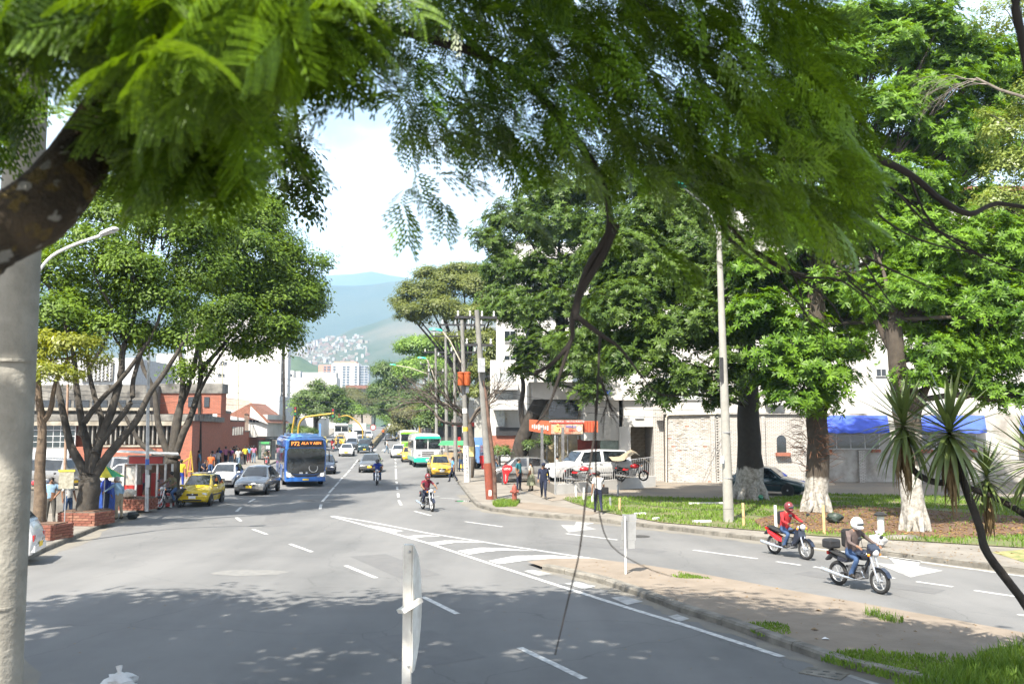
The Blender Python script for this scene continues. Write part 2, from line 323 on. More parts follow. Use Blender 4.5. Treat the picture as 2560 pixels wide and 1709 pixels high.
longline('edge_line', [(1960, 1362), (2169, 1385), (2560, 1440), (2800, 1478)], wd=0.12)
longline('edge_line', [(2120, 1687), (2200, 1713), (2260, 1740)], wd=0.12, mat=PAINTW)
zz8 = dict(dx=900, dy=1250, s=2.936)
for p in ([(60, 182), (150, 195), (320, 226), (240, 238), (120, 205)], [(345, 270), (400, 257), (490, 257), (600, 266), (480, 268), (400, 281)], [(505, 312), (620, 296), (760, 297), (915, 313), (700, 312), (570, 330)],
          [(715, 372), (880, 348), (1060, 352), (1285, 372), (1040, 370), (930, 378), (800, 399)], [(940, 445), (1140, 408), (1400, 404), (1690, 428), (1400, 430), (1230, 440), (1020, 470)]): mark('chevron_bar', p, z=0.009, **zz8)
for p in ([(1200, 520), (1270, 510), (1415, 542), (1310, 556)], [(1500, 612), (1590, 598), (1735, 630), (1650, 655)], [(1840, 715), (1940, 702), (2080, 745), (1960, 768)], [(2260, 852), (2330, 838), (2420, 870), (2349, 892)]): mark('kerb_block', p, PAINTW, z=0.009, **zz8)
mark('lane_arrow', [(820, 1278), (1060, 1305), (1035, 1345), (1195, 1375), (985, 1418), (735, 1318), (880, 1335), (860, 1305)], PAINTW, dx=1900, dy=900, s=2.614)
mark('lane_arrow', [(1055, 1435), (1170, 1440), (1190, 1405), (1345, 1418), (1260, 1440), (1360, 1470), (1120, 1497)], PAINTW, dx=1100, dy=900, s=3.485)
for px in range(0, 9):   # zebra beyond the traffic lights
    stripe('zebra_bar', (935 + px * 22, 1127), (939 + px * 22, 1122), 0.45, PAINTW)
for a in ((1060, 1243, 1098, 1240), (1100, 1244, 1150, 1247)): stripe('stop_line', a[:2], a[2:], 0.2, PAINTW)
c = G(624, 1431); mb = MB(); n = 20   # pale round patch in the asphalt
sheet('asphalt_patch', [(c.x + .95 * math.cos(i * 2 * math.pi / n) * rnd.uniform(.9, 1.1), c.y + 0.45 * math.sin(i * 2 * math.pi / n) * rnd.uniform(.9, 1.1)) for i in range(n)], 0.004, M('pale_patch', (0.16, 0.157, 0.148), 0.9, col2=(0.125, 0.125, 0.12), scale=5, pos=True), road)
for cx, cy, wd, ln, a, m in ((-3.2, 24, 1.1, 4.2, 28, 'old_repair'), (-9.5, 36, .9, 6, 14, 'old_repair'), (2.6, 28, .8, 5, 48, 'old_repair'), (-1.5, 15.2, 1.3, 2.2, 30, 'old_repair'), (-7.5, 55, 1.2, 7, 9, 'old_repair'), (8.5, 21.5, .7, 3.5, 40, 'old_repair')):
    c_, s_ = math.cos(R(a)), math.sin(R(a)); sheet('asphalt_patch', [(cx + x * c_ * wd - y * s_ * ln, cy + x * s_ * wd + y * c_ * ln) for x, y in ((-.5, -.5), (.5, -.48), (.52, .5), (-.47, .5))], 0.003, M('old_repair', (.092, .092, .093), .85, col2=(.108, .107, .105), scale=3, pos=True), road)
for cx, cy in ((-10.2, 44.5), (4.3, 30.2)):
    mc = MB().lathe([(.36, 0), (.36, .006), (.30, .006), (.29, .003)], (0, 0, 0), 24).build('manhole_cover', M('cast_iron', (.06, .058, .055), .7, .3, var=.25, scale=12), road, None, (cx, cy, .002))
# gutter dust along kerbs
DUST = M('gutter_dust', (0.165, 0.15, 0.12), 0.95, col2=(0.12, 0.115, 0.105), scale=1.1, pos=True)
def gutter(pts, wd):
    pts = [Vector((p[0], p[1], 0)) for p in pts]; A, B = [], []
    for i, p in enumerate(pts):
        u = (pts[min(i + 1, len(pts) - 1)] - pts[max(i - 1, 0)]).normalized(); n = Vector((-u.y, u.x, 0))
        A.append((p.x, p.y)); q = p - n * wd * rnd.uniform(.6, 1.3); B.append((q.x, q.y))
    sheet('gutter', A + B[::-1], 0.0025, DUST, road)
def fine(pts, n=6): return [(a[0] + (b[0] - a[0]) * i / n, a[1] + (b[1] - a[1]) * i / n) for a, b in zip(pts, pts[1:]) for i in range(n)] + [pts[-1]]
gutter(fine(RIGHTK[6:17]), 0.55); gutter(fine(IL[1:]), 0.35); gutter(fine(LEFTK[3:11]), 0.5)
# drain grate in the near gutter
dg = empty('drain_grate', G(2060, 1683), R(-38)); tag(dg, 'dark slotted storm drain in the gutter by the island kerb', 'drain')
MB().box((0, 0, 0.008), (0.62, 0.42, 0.012)).build('grate_slab', KERBM, dg)
for i in (-1, 0, 1):
    for j in (-1, 1): MB().box((i * 0.19, j * 0.09, 0.013), (0.1, 0.05, 0.006), 0.3).build('slot', DARK, dg)
# --- right side: lawn, mulch, yard
lawn_f = [(1405, 1246), (1432, 1256), (1500, 1277), (1653, 1305), (1860, 1322), (2040, 1338), (2300, 1352), (2560, 1368), (2900, 1390)]
lawn_b = [(2900, 1246), (2560, 1245), (2072, 1235), (1911, 1245), (1809, 1244), (1627, 1243), (1519, 1238)]
LAWN_POLY = gpoly(lawn_f + lawn_b, z=0.15)
tag(sheet('lawn', LAWN_POLY, 0.155, LAWN), kind='structure')
MUL = gpoly([(1880, 1300), (1990, 1272), (2120, 1262), (2300, 1272), (2560, 1290), (2560, 1335), (2380, 1345), (2180, 1335), (2050, 1330), (1900, 1318)], z=0.16)
tag(sheet('mulch', MUL, 0.162, MULCH), kind='structure')
tag(sheet('mulch', gpoly([(1800, 1258), (1830, 1244), (1930, 1246), (1970, 1258), (1900, 1268)], z=0.16), 0.162, MULCH), kind='structure')
YARD = gpoly([(1380, 1252), (1519, 1237), (1627, 1242), (1911, 1244), (2072, 1234), (2900, 1245)], z=0.14) + [(70, 62), (0.5, 62), (0.5, 50)]
tag(sheet('yard', YARD, 0.145, EARTH), kind='structure')
tag(sheet('verge', gpoly([(1242, 1263), (1262, 1255), (1330, 1256), (1440, 1272), (1500, 1281), (1472, 1287), (1335, 1275)], z=0.13), 0.137, DIRT), kind='structure')
tag(sheet('verge', gpoly([(2480, 1380), (2700, 1360), (2800, 1420), (2560, 1405)], z=0.13), 0.137, M('leafy_verge', (0.24, 0.20, 0.09), 0.95, col2=(0.10, 0.13, 0.04), scale=4, pos=True)), kind='structure')
# puddle at the corner
pd = G(1172, 1252); tag(sheet('puddle', [(pd.x + 0.75 * math.cos(i * .42) * (1 + .2 * math.sin(i * 2.3)), pd.y + .45 * math.sin(i * .42)) for i in range(15)], 0.004, M('still_water', (0.02, 0.022, 0.02), 0.03, var=0.1, spec=1.0)), kind='structure')
# pavement joints of the near right path are real slabs
def inpoly(x, y, poly):
    r = False; j = len(poly) - 1
    for i in range(len(poly)):
        if (poly[i][1] > y) != (poly[j][1] > y) and x < (poly[j][0] - poly[i][0]) * (y - poly[i][1]) / (poly[j][1] - poly[i][1]) + poly[i][0]: r = not r
        j = i
    return r
# --- grasses
GRASS = leafmat('grass_blades', (0.06, 0.12, 0.018), (0.18, 0.265, 0.045), 0.3, 0.6, 0.2)
def grass(name, poly, n, h0, h1, wd, z, label, clump=None, noise=0.0, lean=0.5, mat=None, hole=None):
    xs_, ys_ = [p[0] for p in poly], [p[1] for p in poly]; V = []; F = []; k = 0; tries = 0
    while k < n and tries < n * 12:
        tries += 1
        x, y = rnd.uniform(min(xs_), max(xs_)), rnd.uniform(min(ys_), max(ys_))
        if not inpoly(x, y, poly): continue
        if hole and inpoly(x, y, hole) and rnd.random() < .93: continue
        if noise and math.sin(x * 1.7 + math.sin(y * 1.3) * 2) + math.sin(y * 2.1 + x * .7) < noise + rnd.uniform(-.7, .7): continue
        h = rnd.uniform(h0, h1); a = rnd.uniform(0, 6.283); l = rnd.uniform(.1, lean) * h; b = rnd.uniform(0, 6.283); q = len(V)
        dx, dy = math.cos(a) * wd, math.sin(a) * wd; lx, ly = math.cos(b) * l, math.sin(b) * l
        V += [(x - dx, y - dy, z), (x + dx, y + dy, z), (x + dx * .8 + lx * .45, y + dy * .8 + ly * .45, z + h * .6), (x - dx * .8 + lx * .45, y - dy * .8 + ly * .45, z + h * .6), (x + lx, y + ly, z + h * .95)]
        F += [(q, q + 1, q + 2, q + 3), (q + 3, q + 2, q + 4)]; k += 1
    me = bpy.data.meshes.new(name); me.from_pydata(V, [], F); me.materials.append(mat or GRASS)
    return tag(ob(name, me), label, 'grass', kind='stuff')
grass('grass', LAWN_POLY, 26000, 0.04, 0.16, 0.018, 0.15, 'low bright green weedy grass on the lawn under the trees', lean=0.9, hole=MUL, noise=-0.9)
ISG = gpoly([(2050, 1650), (2080, 1630), (2200, 1622), (2330, 1628), (2420, 1640), (2480, 1625), (2560, 1615), (2700, 1640), (2800, 1800), (2300, 1800), (2230, 1700)], z=0.09)
grass('grass', ISG, 8000, 0.03, 0.09, 0.011, 0.085, 'short grass on the near end of the traffic island', lean=.8, noise=-0.8)
grass('grass', gpoly([(2380, 1680), (2480, 1640), (2560, 1620), (2700, 1650), (2800, 1850), (2330, 1790), (2290, 1712)], z=0.09), 4200, 0.10, 0.32, 0.009, 0.085, 'long light green grass blades at the island corner', lean=.7)
grass('grass', gpoly([(1845, 1560), (1910, 1553), (1970, 1560), (1980, 1585), (1900, 1590)], z=0.09), 700, 0.02, 0.06, 0.010, 0.085, 'small green grass patch on the island beside the kerb', noise=-1.2)
for a in ((2182, 1537), (2215, 1548), (2238, 1552)):
    q = G(*a, 0.085); grass('grass', [(q.x + .16 * math.cos(t), q.y + .2 * math.sin(t)) for t in range(6)], 70, 0.06, 0.2, 0.007, 0.085, 'dry grass tuft on the bare dirt of the island', lean=.6)
grass('grass', gpoly([(1232, 1262), (1245, 1254), (1300, 1256), (1290, 1266), (1240, 1267)], z=0.13), 1500, 0.08, 0.28, 0.012, 0.13, 'grass tuft at the pavement corner near the hydrant')
grass('grass', gpoly([(1610, 1425), (1700, 1430), (1780, 1446), (1700, 1444)], z=0.09), 500, 0.02, 0.06, 0.01, 0.085, 'thin grass line on the far island edge', noise=-.5)
# fallen leaves and litter
LITTER = leafmat('fallen_leaves', (0.10, 0.05, 0.025), (0.30, 0.20, 0.07), 0.0, 0.9, 0.1)
def litter(poly, n, z, label, s0=.03, s1=.08, mat=LITTER):
    xs_, ys_ = [p[0] for p in poly], [p[1] for p in poly]; V = []; F = []; k = 0
    while k < n:
        x, y = rnd.uniform(min(xs_), max(xs_)), rnd.uniform(min(ys_), max(ys_))
        if not inpoly(x, y, poly): continue
        s, a = rnd.uniform(s0, s1), rnd.uniform(0, 6.28); q = len(V); c_, s_ = math.cos(a) * s, math.sin(a) * s; t = rnd.uniform(0, .5) * s
        V += [(x - c_, y - s_, z + .004), (x + s_ * .4, y - c_ * .4, z + t), (x + c_, y + s_, z + .006), (x - s_ * .4, y + c_ * .4, z + t * .6)]; F.append((q, q + 1, q + 2, q + 3)); k += 1
    me = bpy.data.meshes.new('leaf_litter'); me.from_pydata(V, [], F); me.materials.append(mat); return tag(ob('leaf_litter', me), label, 'leaves', kind='stuff')
litter(MUL, 6000, 0.163, 'red brown fallen leaves under the whitewashed trees')
litter(IL + IR, 350, 0.088, 'scattered dry leaves on the dirt island', .015, .045)
litter(gpoly([(2200, 1345), (2560, 1385), (2560, 1425), (2169, 1376)], z=.13), 160, 0.135, 'yellow leaves scattered on the curved path', .03, .06)
litter([(-9, 10), (6, 10), (5, 19), (-11, 20)], 160, 0.004, 'tiny leaves scattered on the shaded asphalt', .012, .03)
# ================================================================== HILLS
HILLG = M('hill_forest', (0.022, 0.036, 0.018), 0.95, col2=(0.045, 0.055, 0.028), scale=0.004, pos=True)
SPURG = M('spur_scrub', (0.032, 0.05, 0.022), 0.95, col2=(0.13, 0.11, 0.08), scale=0.0045, pos=True)
def zat(py, Y): return CAM_Z + (HORIZON - py) / FPX * Y
def hill(name, prof, Y0, Y1, mat, amp=0.06, nx=120, ny=30, pw=1.0):
    def rz(px):
        for (a, b), (c, d) in zip(prof, prof[1:]):
            if a <= px <= c:
                t = (px - a) / (c - a); t = t * t * (3 - 2 * t); return b + (d - b) * t
        return prof[0][1] if px < prof[0][0] else prof[-1][1]
    p0, p1 = prof[0][0], prof[-1][0]; V = []
    def surf(px, s):
        Y = Y0 + (Y1 - Y0) * s; top = zat(rz(px), Y1); x = wpx(px, Y1)
        g = math.sin(px * .031 + s * 2) + .6 * math.sin(px * .083 + s * 3.1) + .35 * math.sin(px * .19 - s * 5) + .2 * math.sin(px * .47 + s * 7)
        z = top * (s ** pw) * (1 + amp * g * (1 - s) * 1.6) + top * amp * .08 * math.sin(px * .6 + math.sin(px * .23) * 2) * s
        return Vector((x, Y + g * (Y1 - Y0) * .03 * (1 - s), max(z, -30) if s > 0 else -30))
    for j in range(ny + 1):
        for i in range(nx + 1): V.append(surf(p0 + (p1 - p0) * i / nx, j / ny))
    for i in range(nx + 1): q = V[ny * (nx + 1) + i]; V.append(Vector((q.x, q.y + (Y1 - Y0) * .5, -30)))
    w_ = nx + 1; F = [(j * w_ + i, j * w_ + i + 1, (j + 1) * w_ + i + 1, (j + 1) * w_ + i) for j in range(ny + 1) for i in range(nx)]
    mb = MB().add(V, F); o = mb.build(name, mat, None, 80); tag(o, kind='structure'); return surf
hill('hill', [(-1500, 690), (300, 700), (600, 684), (760, 690), (838, 686), (925, 674), (1000, 690), (1060, 704), (1300, 720), (4200, 690)], 3600, 5600, HILLG, .05)
hill('hill', [(-1500, 720), (300, 690), (640, 704), (815, 713), (900, 711), (935, 707), (985, 700), (1045, 698), (1075, 703), (1150, 735), (1500, 760), (4200, 720)], 2000, 3400, HILLG, .05)
spur = hill('hill', [(-1200, 900), (560, 880), (690, 868), (770, 856), (840, 838), (900, 815), (960, 796), (1060, 776), (1200, 765), (1600, 760), (3600, 800)], 1150, 1900, SPURG, .07, pw=.9)
hill('hill', [(-900, 1000), (500, 915), (640, 885), (740, 890), (790, 915), (850, 960), (1000, 1040)], 760, 950, M('near_hill_wood', (0.035, 0.06, 0.025), 0.95, col2=(0.06, 0.085, 0.035), scale=0.03, pos=True), .05)
# hillside houses: each a thing
HW = [M('house_white', (0.34, 0.33, 0.31), .9, var=.05), M('house_brick', (0.24, 0.17, 0.14), .9, var=.1), M('house_cream', (0.28, 0.24, 0.19), .9, var=.1), M('house_grey', (0.4, 0.4, 0.4), .9, var=.1)]
ROOFT = M('roof_tile', (0.24, 0.11, 0.075), .9, var=.25, scale=8)
hm_ = {}
for k in range(8):
    a, h = 8 + (k % 3) * 3, 6 + (k % 4) * 2; b = MB().bb(-a / 2, a / 2, -4, 4, -12, h); hm_[k] = b.mesh('wall', HW[k % 4])
rm_ = MB().prism([(-7, 0), (7, 0), (0, 2.4)], -4.6, 4.6).mesh('roof', ROOFT)
nh = 0
while nh < 280:
    px, s = rnd.uniform(560, 1000), rnd.uniform(.3, .99)
    q = spur(px, s); py = HORIZON - (q.z - CAM_Z) / q.y * FPX; ppx = 1280 + q.x / q.y * FPX
    if not (740 < ppx < 918 and 842 < py < 915): continue
    if abs(math.sin(ppx * .05 + py * .08)) < .25 and rnd.random() < .8: continue
    k = rnd.choice((0, 0, 4, 4, 1, 2, 3, 5, 6)); e = tag(ob('hillside_house', hm_[k], None, q, rnd.uniform(-.5, .5)), 'tiny pale or brick house among many on the hazy hillside', 'house', 'houses on the hillside')
    e.scale = (rnd.uniform(.35, .62),) * 3
    if rnd.random() < .18: ob('roof', rm_, e, (0, 0, 6 + (k % 4) * 2 - .02))
    nh += 1
# ================================================================== BUILDINGS
def root_at(name, px, Y, label, cat='building', group=None, z=None):
    return empty(name, (wpx(px, Y), Y, hgt(Y) + .13 if z is None else z), 0, label, cat, group)
def pb(par, name, px0, px1, py0, py1, Y, dep, mat, sm=None, own=None):
    """box part seen between two pixel columns and rows, its front at depth Y, reaching dep metres back"""
    o0 = Vector((0, 0, 0)); q = par
    while q is not None: o0 += q.location; q = q.parent
    x0, x1, z1, z0 = wpx(px0, Y), wpx(px1, Y), zat(py0, Y), zat(py1, Y)
    c = Vector(((x0 + x1) / 2, Y + dep / 2, (z0 + z1) / 2)) - o0
    return MB().box((0, 0, 0), (abs(x1 - x0), abs(dep), abs(z1 - z0))).build(name, mat, par, sm, c)
RED_BRICK = brickmat('red_brick', (0.36, 0.122, 0.076), (0.28, 0.095, 0.062), (0.14, 0.10, 0.08), .26, .10, .012, stain=.62, staincol=(.12, .07, .05))
FASC = M('stained_concrete', (0.20, 0.19, 0.17), .9, col2=(0.055, 0.053, 0.05), scale=1.1, bump=.3)
FASC2 = M('beige_concrete', (0.34, 0.31, 0.25), .9, col2=(0.17, 0.15, 0.12), scale=1.5)
WALLW = M('white_render', (0.50, 0.49, 0.47), .85, col2=(0.38, 0.37, 0.345), scale=.5)
WALLG = M('grey_render', (0.42, 0.43, 0.44), .85, var=.1)
FRAME = M('white_frame', (0.45, 0.455, 0.46), .5, var=.05)
GRIDG = glassmat('teal_dark_glass', (0.02, 0.03, 0.032), .12)
def window(par, px0, px1, py0, py1, Y, nx=1, ny=1, glass=GLASS, fr=FRAME, t=.05, dep=.08):
    w_ = pb(par, 'window', px0, px1, py0, py1, Y, dep, fr)
    x0, x1, z1, z0 = wpx(px0, Y), wpx(px1, Y), zat(py0, Y), zat(py1, Y); W, H = (x1 - x0), (z1 - z0)
    for i in range(nx):
        for j in range(ny):
            pw, ph = (W - t * (nx + 1)) / nx, (H - t * (ny + 1)) / ny
            ob('pane', MB().box((0, 0, 0), (pw, .02, ph)).mesh('pane', glass), w_, (-W / 2 + t + pw / 2 + i * (pw + t), -dep / 2 - .004, -H / 2 + t + ph / 2 + j * (ph + t)))
    return w_
# --- brick building on the left
Yb = 63.0; bl = root_at('brick_building', 481, Yb, 'red brick building with stained concrete fascia, louvres and gridded windows')
MB().prism([(0, 0), (-1.1, 0), (-1.1, .9), (-16, .9), (-16, 24), (-5.8, 24)], 0, 3.95, 'XY').build('wall', RED_BRICK, bl)
MB().prism([(.22, -.25), (-16.2, -.25), (-16.2, 24.2), (-5.6, 24.2)], 3.96, 4.42, 'XY').build('fascia', FASC, bl)
MB().prism([(-.35, -.22), (-16, -.22), (-16, -.1), (-.35, -.1)], 3.62, 3.95, 'XY').build('lintel', FASC2, bl)
pb(bl, 'brick_apron', 190, 448, 1116, 1192, Yb, .5, RED_BRICK)
pb(bl, 'sill', 212, 449, 1112, 1116, Yb - .08, .6, FASC2)
fm = MB().box((0, 0, 0), (.10, .5, 1.75)).mesh('louvre_fin', M('fin_concrete', (.22, .21, .19), .9, var=.2))
for i in range(20): ob('louvre_fin', fm, bl, (wpx(220 + i * 11.6, Yb) - bl.location.x, .25, 2.3 + .87))
window(bl, 78, 190, 1059, 1119, Yb + .1, 6, 4, GRIDG, FRAME, .06)
pb(bl, 'corrugated_gate', 78, 176, 1121, 1190, Yb + .1, .1, M('pale_steel', (.55, .58, .6), .5, .2, var=.08, scale=1))
for i in range(14): pb(bl, 'gate_rib', 80 + i * 7, 83 + i * 7, 1123, 1189, Yb + .06, .04, MATS['pale_steel'])
up = pb(bl, 'upper_storey', 60, 372, 962, 1035, 66, 14, FASC)
pb(bl, 'roof_slab', 55, 380, 1019, 1026, 65.4, 1.0, FASC2)
for i in range(6): pb(up, 'window', 90 + i * 46, 128 + i * 46, 1000, 1018, 65.95, .1, GLASS)
ub = pb(bl, 'upper_block', 372, 551, 983, 1034, 68, 1.2, RED_BRICK); pb(bl, 'parapet', 370, 553, 959, 983, 67.9, 1.4, FASC)
for a, b in ((468, 482), (484, 498), (508, 521)): pb(ub, 'window', a, b, 992, 1017, 67.93, .12, GLASS)
# --- boundary wall running on along the pavement
bw = empty('boundary_wall', (-28.75, 87.2, .13), math.atan2(37.8, -6.0), 'red brick boundary wall with grille running beside the pavement', 'wall')
MB().bb(0, 6, 0, .35, 0, 4.9).build('pier', RED_BRICK, bw); MB().bb(6.01, 17, 0.02, .35, 0, 4.1).build('brick_wall', RED_BRICK, bw); MB().bb(17.01, 38, .04, .35, 0, 2.9).build('brick_wall', RED_BRICK, bw)
MB().bb(-.1, 38.1, -.05, .4, 4.9, 5.1).bb(-.1, 6, -.05, .4, 4.9, 5.1).build('coping', FASC, bw) if False else MB().bb(-.1, 6.1, -.06, .41, 4.9, 5.15).build('coping', FASC, bw)
MB().bb(6.12, 17.1, -.04, .4, 4.1, 4.25).build('coping', FASC, bw); MB().bb(17.1, 38.1, -.03, .4, 2.9, 3.05).build('coping', FASC, bw)
for i in range(5): MB().bb(7.5 + i * 1.7, 8.8 + i * 1.7, -.02, .05, 2.6, 3.5).build('window', GLASS, bw)
gb = MB().bb(0, .05, 0, .05, 0, 2.0).mesh('grille_bar', M('rusty_rail', (.22, .16, .12), .8, var=.3))
for i in range(42): ob('grille_bar', gb, bw, (17.2 + i * .5, .1, 3.05))
MB().bb(17.2, 38, .09, .16, 4.95, 5.05).build('top_rail', MATS['rusty_rail'], bw)
# --- tile-roofed white house behind the wall
hs = root_at('white_house', 625, 108, 'small white house with brown tiled roof behind the brick boundary wall', 'house')
pb(hs, 'wall', 612, 668, 1036, 1092, 108, 9, WALLW)
x0, x1 = wpx(600, 108) - hs.location.x, wpx(676, 108) - hs.location.x; zt = zat(1038, 108) - hs.location.z; ap = (wpx(628, 108) - hs.location.x)
MB().add([(x0 - 1.5, -.4, zt), (x1, -.4, zt - .9), (x1, 9.4, zt - .9), (x0 - 1.5, 9.4, zt), (ap, -.4, zt + 1.5), (ap - 1, 9.4, zt + 1.6)], [(0, 4, 5, 3), (4, 1, 2, 5), (0, 1, 4), (3, 5, 2)]).build('roof', ROOFT, hs)
MB().add([(x0 + 1.3, -.5, zt - .25), (x1 - .1, -.5, zt - 1.1), (ap, -.5, zt + 1.15)], [(0, 1, 2)]).build('gable', WALLW, hs)
window(hs, 622, 648, 1042, 1056, 107.85, 3, 1)
sh = root_at('tiled_shed', 590, 112, 'long low shed with grey and brown tiled roof beside the brick block', 'shed')
pb(sh, 'wall', 552, 640, 1026, 1090, 118, 14, WALLG)
a = [P(550, 1030, 118), P(642, 1032, 118), P(628, 1002, 130), P(552, 992, 130)]; MB().add([q - sh.location for q in a] + [q - sh.location - Vector((0, 0, .3)) for q in a], [(0, 1, 2, 3), (4, 5, 6, 7), (0, 1, 5, 4), (1, 2, 6, 5)]).build('roof', M('old_tiles', (.3, .25, .2), .9, col2=(.16, .12, .09), scale=3), sh)
# --- white blocks further off
b1 = root_at('white_block', 600, 150, 'tall blank white building with a narrow grey stair strip behind the trees')
pb(b1, 'wall', 455, 699, 780, 1090, 150, 5, WALLW); st = pb(b1, 'stair_strip', 699.3, 716, 790, 1090, 150.5, 2, WALLG)
for i in range(9): pb(st, 'window', 702, 707, 830 + i * 26, 850 + i * 26, 150.4, .15, GLASS)
for (x, y) in ((541, 938), (541, 978), (541, 1010), (546, 908)): window(b1, x - 1, x + 17, y - 4, y + 4, 149.9, 3, 1)
b2 = root_at('white_mall', 780, 225, 'low broad white commercial building below the apartment tower')
pb(b2, 'wall', 707, 839, 944, 1080, 225, 5, WALLW); pb(b2, 'upper_wall', 753, 838, 931, 943.7, 226, 3, WALLW); pb(b2, 'plant_room', 709, 730, 926, 943.7, 226, 3, WALLW); window(b2, 707.5, 728, 935, 942, 224.9, 4, 1)
pb(b2, 'roof_tank', 735, 748, 928, 943.7, 230, 6, WALLG)
BRK2 = M('pink_brick', (.42, .24, .18), .9, var=.06)
b3 = root_at('apartment_tower', 855, 560, 'pale grey and white apartment tower with balcony columns below the hill', z=0)
tw = pb(b3, 'wall', 826, 895, 908, 1050, 560, 10, WALLW); tb = pb(b3, 'brick_wing', 793, 826, 912, 1050, 561, 9, BRK2); tg = pb(b3, 'grey_wing', 895, 919, 914, 1050, 562, 8, WALLG); pb(b3, 'roof_band', 832, 888, 903.5, 908, 562, 8, BRK2)
for r_ in range(9):
    y = 915 + r_ * 6.5
    for a, b_ in ((830, 836), (854, 861), (864, 871), (884, 890)): pb(tw, 'window', a, b_, y, y + 3.6, 559.7, .5, M('blue_grey_glass', (.12, .15, .19), .2))
    for a, b_ in ((806, 812), (815, 823)): pb(tb, 'window', a, b_, y, y + 3.6, 560.7, .5, MATS['blue_grey_glass'])
    for a, b_ in ((898, 907), (909, 917)): pb(tg, 'window', a, b_, y, y + 3.6, 561.7, .5, MATS['blue_grey_glass'])
b4 = root_at('red_roof_block', 895, 420, 'cream block with flat red tiled roof at the end of the avenue')
pb(b4, 'wall', 868, 928, 972, 1060, 420, 8, HW[2]); pb(b4, 'roof', 862, 932, 963, 972, 418, 11, ROOFT)
for i in range(5): pb(b4, 'window', 893 + i * 7, 897 + i * 7, 977, 985, 419.8, .4, GLASS)
b5 = root_at('screen_building', 235, 82, 'grey building with patterned block screen behind the brick building')
pb(b5, 'wall', 60, 330, 895, 1040, 82, 10, WALLG); sc_ = pb(b5, 'block_screen', 197, 276, 905, 952, 81.8, .15, FASC)
bk = MB().box((0, 0, 0), (.26, .12, .07)).mesh('screen_block', WALLG)
for i in range(8):
    for j in range(11): ob('screen_block', bk, sc_, (-1.3 + i * .36, -.1, -.78 + j * .155)).rotation_euler = (0, (i + j) % 2 * math.pi / 2, 0)
b6 = root_at('white_flats', 430, 210, 'distant white flats glimpsed between the fig trunks')
pb(b6, 'wall', 370, 452, 905, 1060, 210, 4, WALLW); pb(b6, 'upper_wall', 385, 440, 885, 905, 212, 12, WALLW)
for i in range(3):
    for j in range(4): window(b6, 383 + i * 22, 396 + i * 22, 915 + j * 24, 926 + j * 24, 209.9, 2, 1, MATS['blue_grey_glass'])
b7 = root_at('grey_shop', 678, 128, 'narrow grey and white shop with a red hanging sign past the bus shelter', 'shop')
pb(b7, 'wall', 660, 697, 990, 1096, 128, 12, WALLG); pb(b7, 'white_wall', 655, 676, 1046, 1096, 126, 1.9, WALLW); pb(b7, 'sign', 674, 689, 1057, 1077, 125.4, .3, M('faded_red', (.4, .1, .09), .7, var=.1)); pb(b7, 'door', 673, 682, 1036, 1052, 127.8, .3, DARK)
pb(b7, 'awning', 655, 676, 1083, 1088, 124.6, 1.4, M('red_awning', (.5, .05, .06), .7))
b8 = root_at('corner_shop', 720, 140, 'white corner shop with a green sign behind the blue bus', 'shop')
pb(b8, 'wall', 697.5, 790, 1044, 1092, 140, 10, WALLW); pb(b8, 'sign', 700, 712, 1051, 1062, 139.7, .3, M('green_sign', (.1, .42, .24), .6)); pb(b8, 'shopfront', 700, 730, 1070, 1092, 139.8, .3, DARK)
# --- right side: long white building behind the lawn
Yr = 57.0
PBRICK = brickmat('white_painted_brick', (.48, .465, .44), (.42, .40, .37), (.18, .16, .14), .26, .085, .012, stain=.66, staincol=(.28, .2, .15), bump=.8)
wb = root_at('white_building', 2000, Yr, 'long white building with painted brick base and blue awnings behind the lawn')
pb(wb, 'wall', 1662, 2830, 470, 1033, Yr + .25, 12, WALLW); pb(wb, 'brick_base', 1795, 2052, 1035, 1218, Yr, 6, PBRICK); pb(wb, 'plaster_base', 2052, 2830, 1033, 1215, Yr + .05, 6, M('peeling_plaster', (.42, .41, .385), .85, col2=(.22, .20, .175), scale=.9, bump=.3))
pb(wb, 'ledge', 1640, 2052, 1030, 1035, Yr - .14, .4, M('ledge_white', (.36, .345, .32), .8, var=.15))
pb(wb, 'roof', 1640, 2850, 455, 470, Yr - .5, 13, ROOFT)
wall_panel = pb(wb, 'painted_wall', 1662, 1795, 1035, 1218, Yr + .06, 6, M('old_mortar', (.13, .115, .10), .9, var=.2))
x0, x1, z1, z0 = wpx(1663, Yr), wpx(1795, Yr), zat(1036, Yr), zat(1216, Yr); BRW = M('painted_brick', (.50, .485, .46), .85, col2=(.30, .27, .23), scale=1.2, bump=.4)
bmesh_b = [MB().box((0, 0, 0), (.242, .10, .076)).mesh('brick', BRW), MB().box((0, 0, 0), (.236, .12, .07), .02).mesh('brick', BRW), MB().box((0, 0, 0), (.246, .09, .072), -.02).mesh('brick', M('bare_brick', (.38, .2, .14), .9, var=.2))]
rest = MB(); wl = wall_panel.location + wb.location; cnt = 0; row = 0; z = z0 + .04
cells = []
while z < z1:
    x = x0 + (.0 if row % 2 else -.125)
    while x < x1 - .12:
        if x > x0 - .05: cells.append((x + .125, z))
        x += .254
    z += .086; row += 1
rnd.shuffle(cells)
for i, (x, z) in enumerate(cells):
    y = Yr + rnd.uniform(.0, .035); k = 2 if rnd.random() < .02 else rnd.randrange(2)
    if i < 300: ob('brick', bmesh_b[k], wall_panel, Vector((x, y, z)) - wl)
    else: rest.box(Vector((x, y, z)) - wl, (.242, .10, .074), rnd.uniform(-.02, .02))
tag(rest.build('brickwork', BRW, wall_panel), kind='stuff')
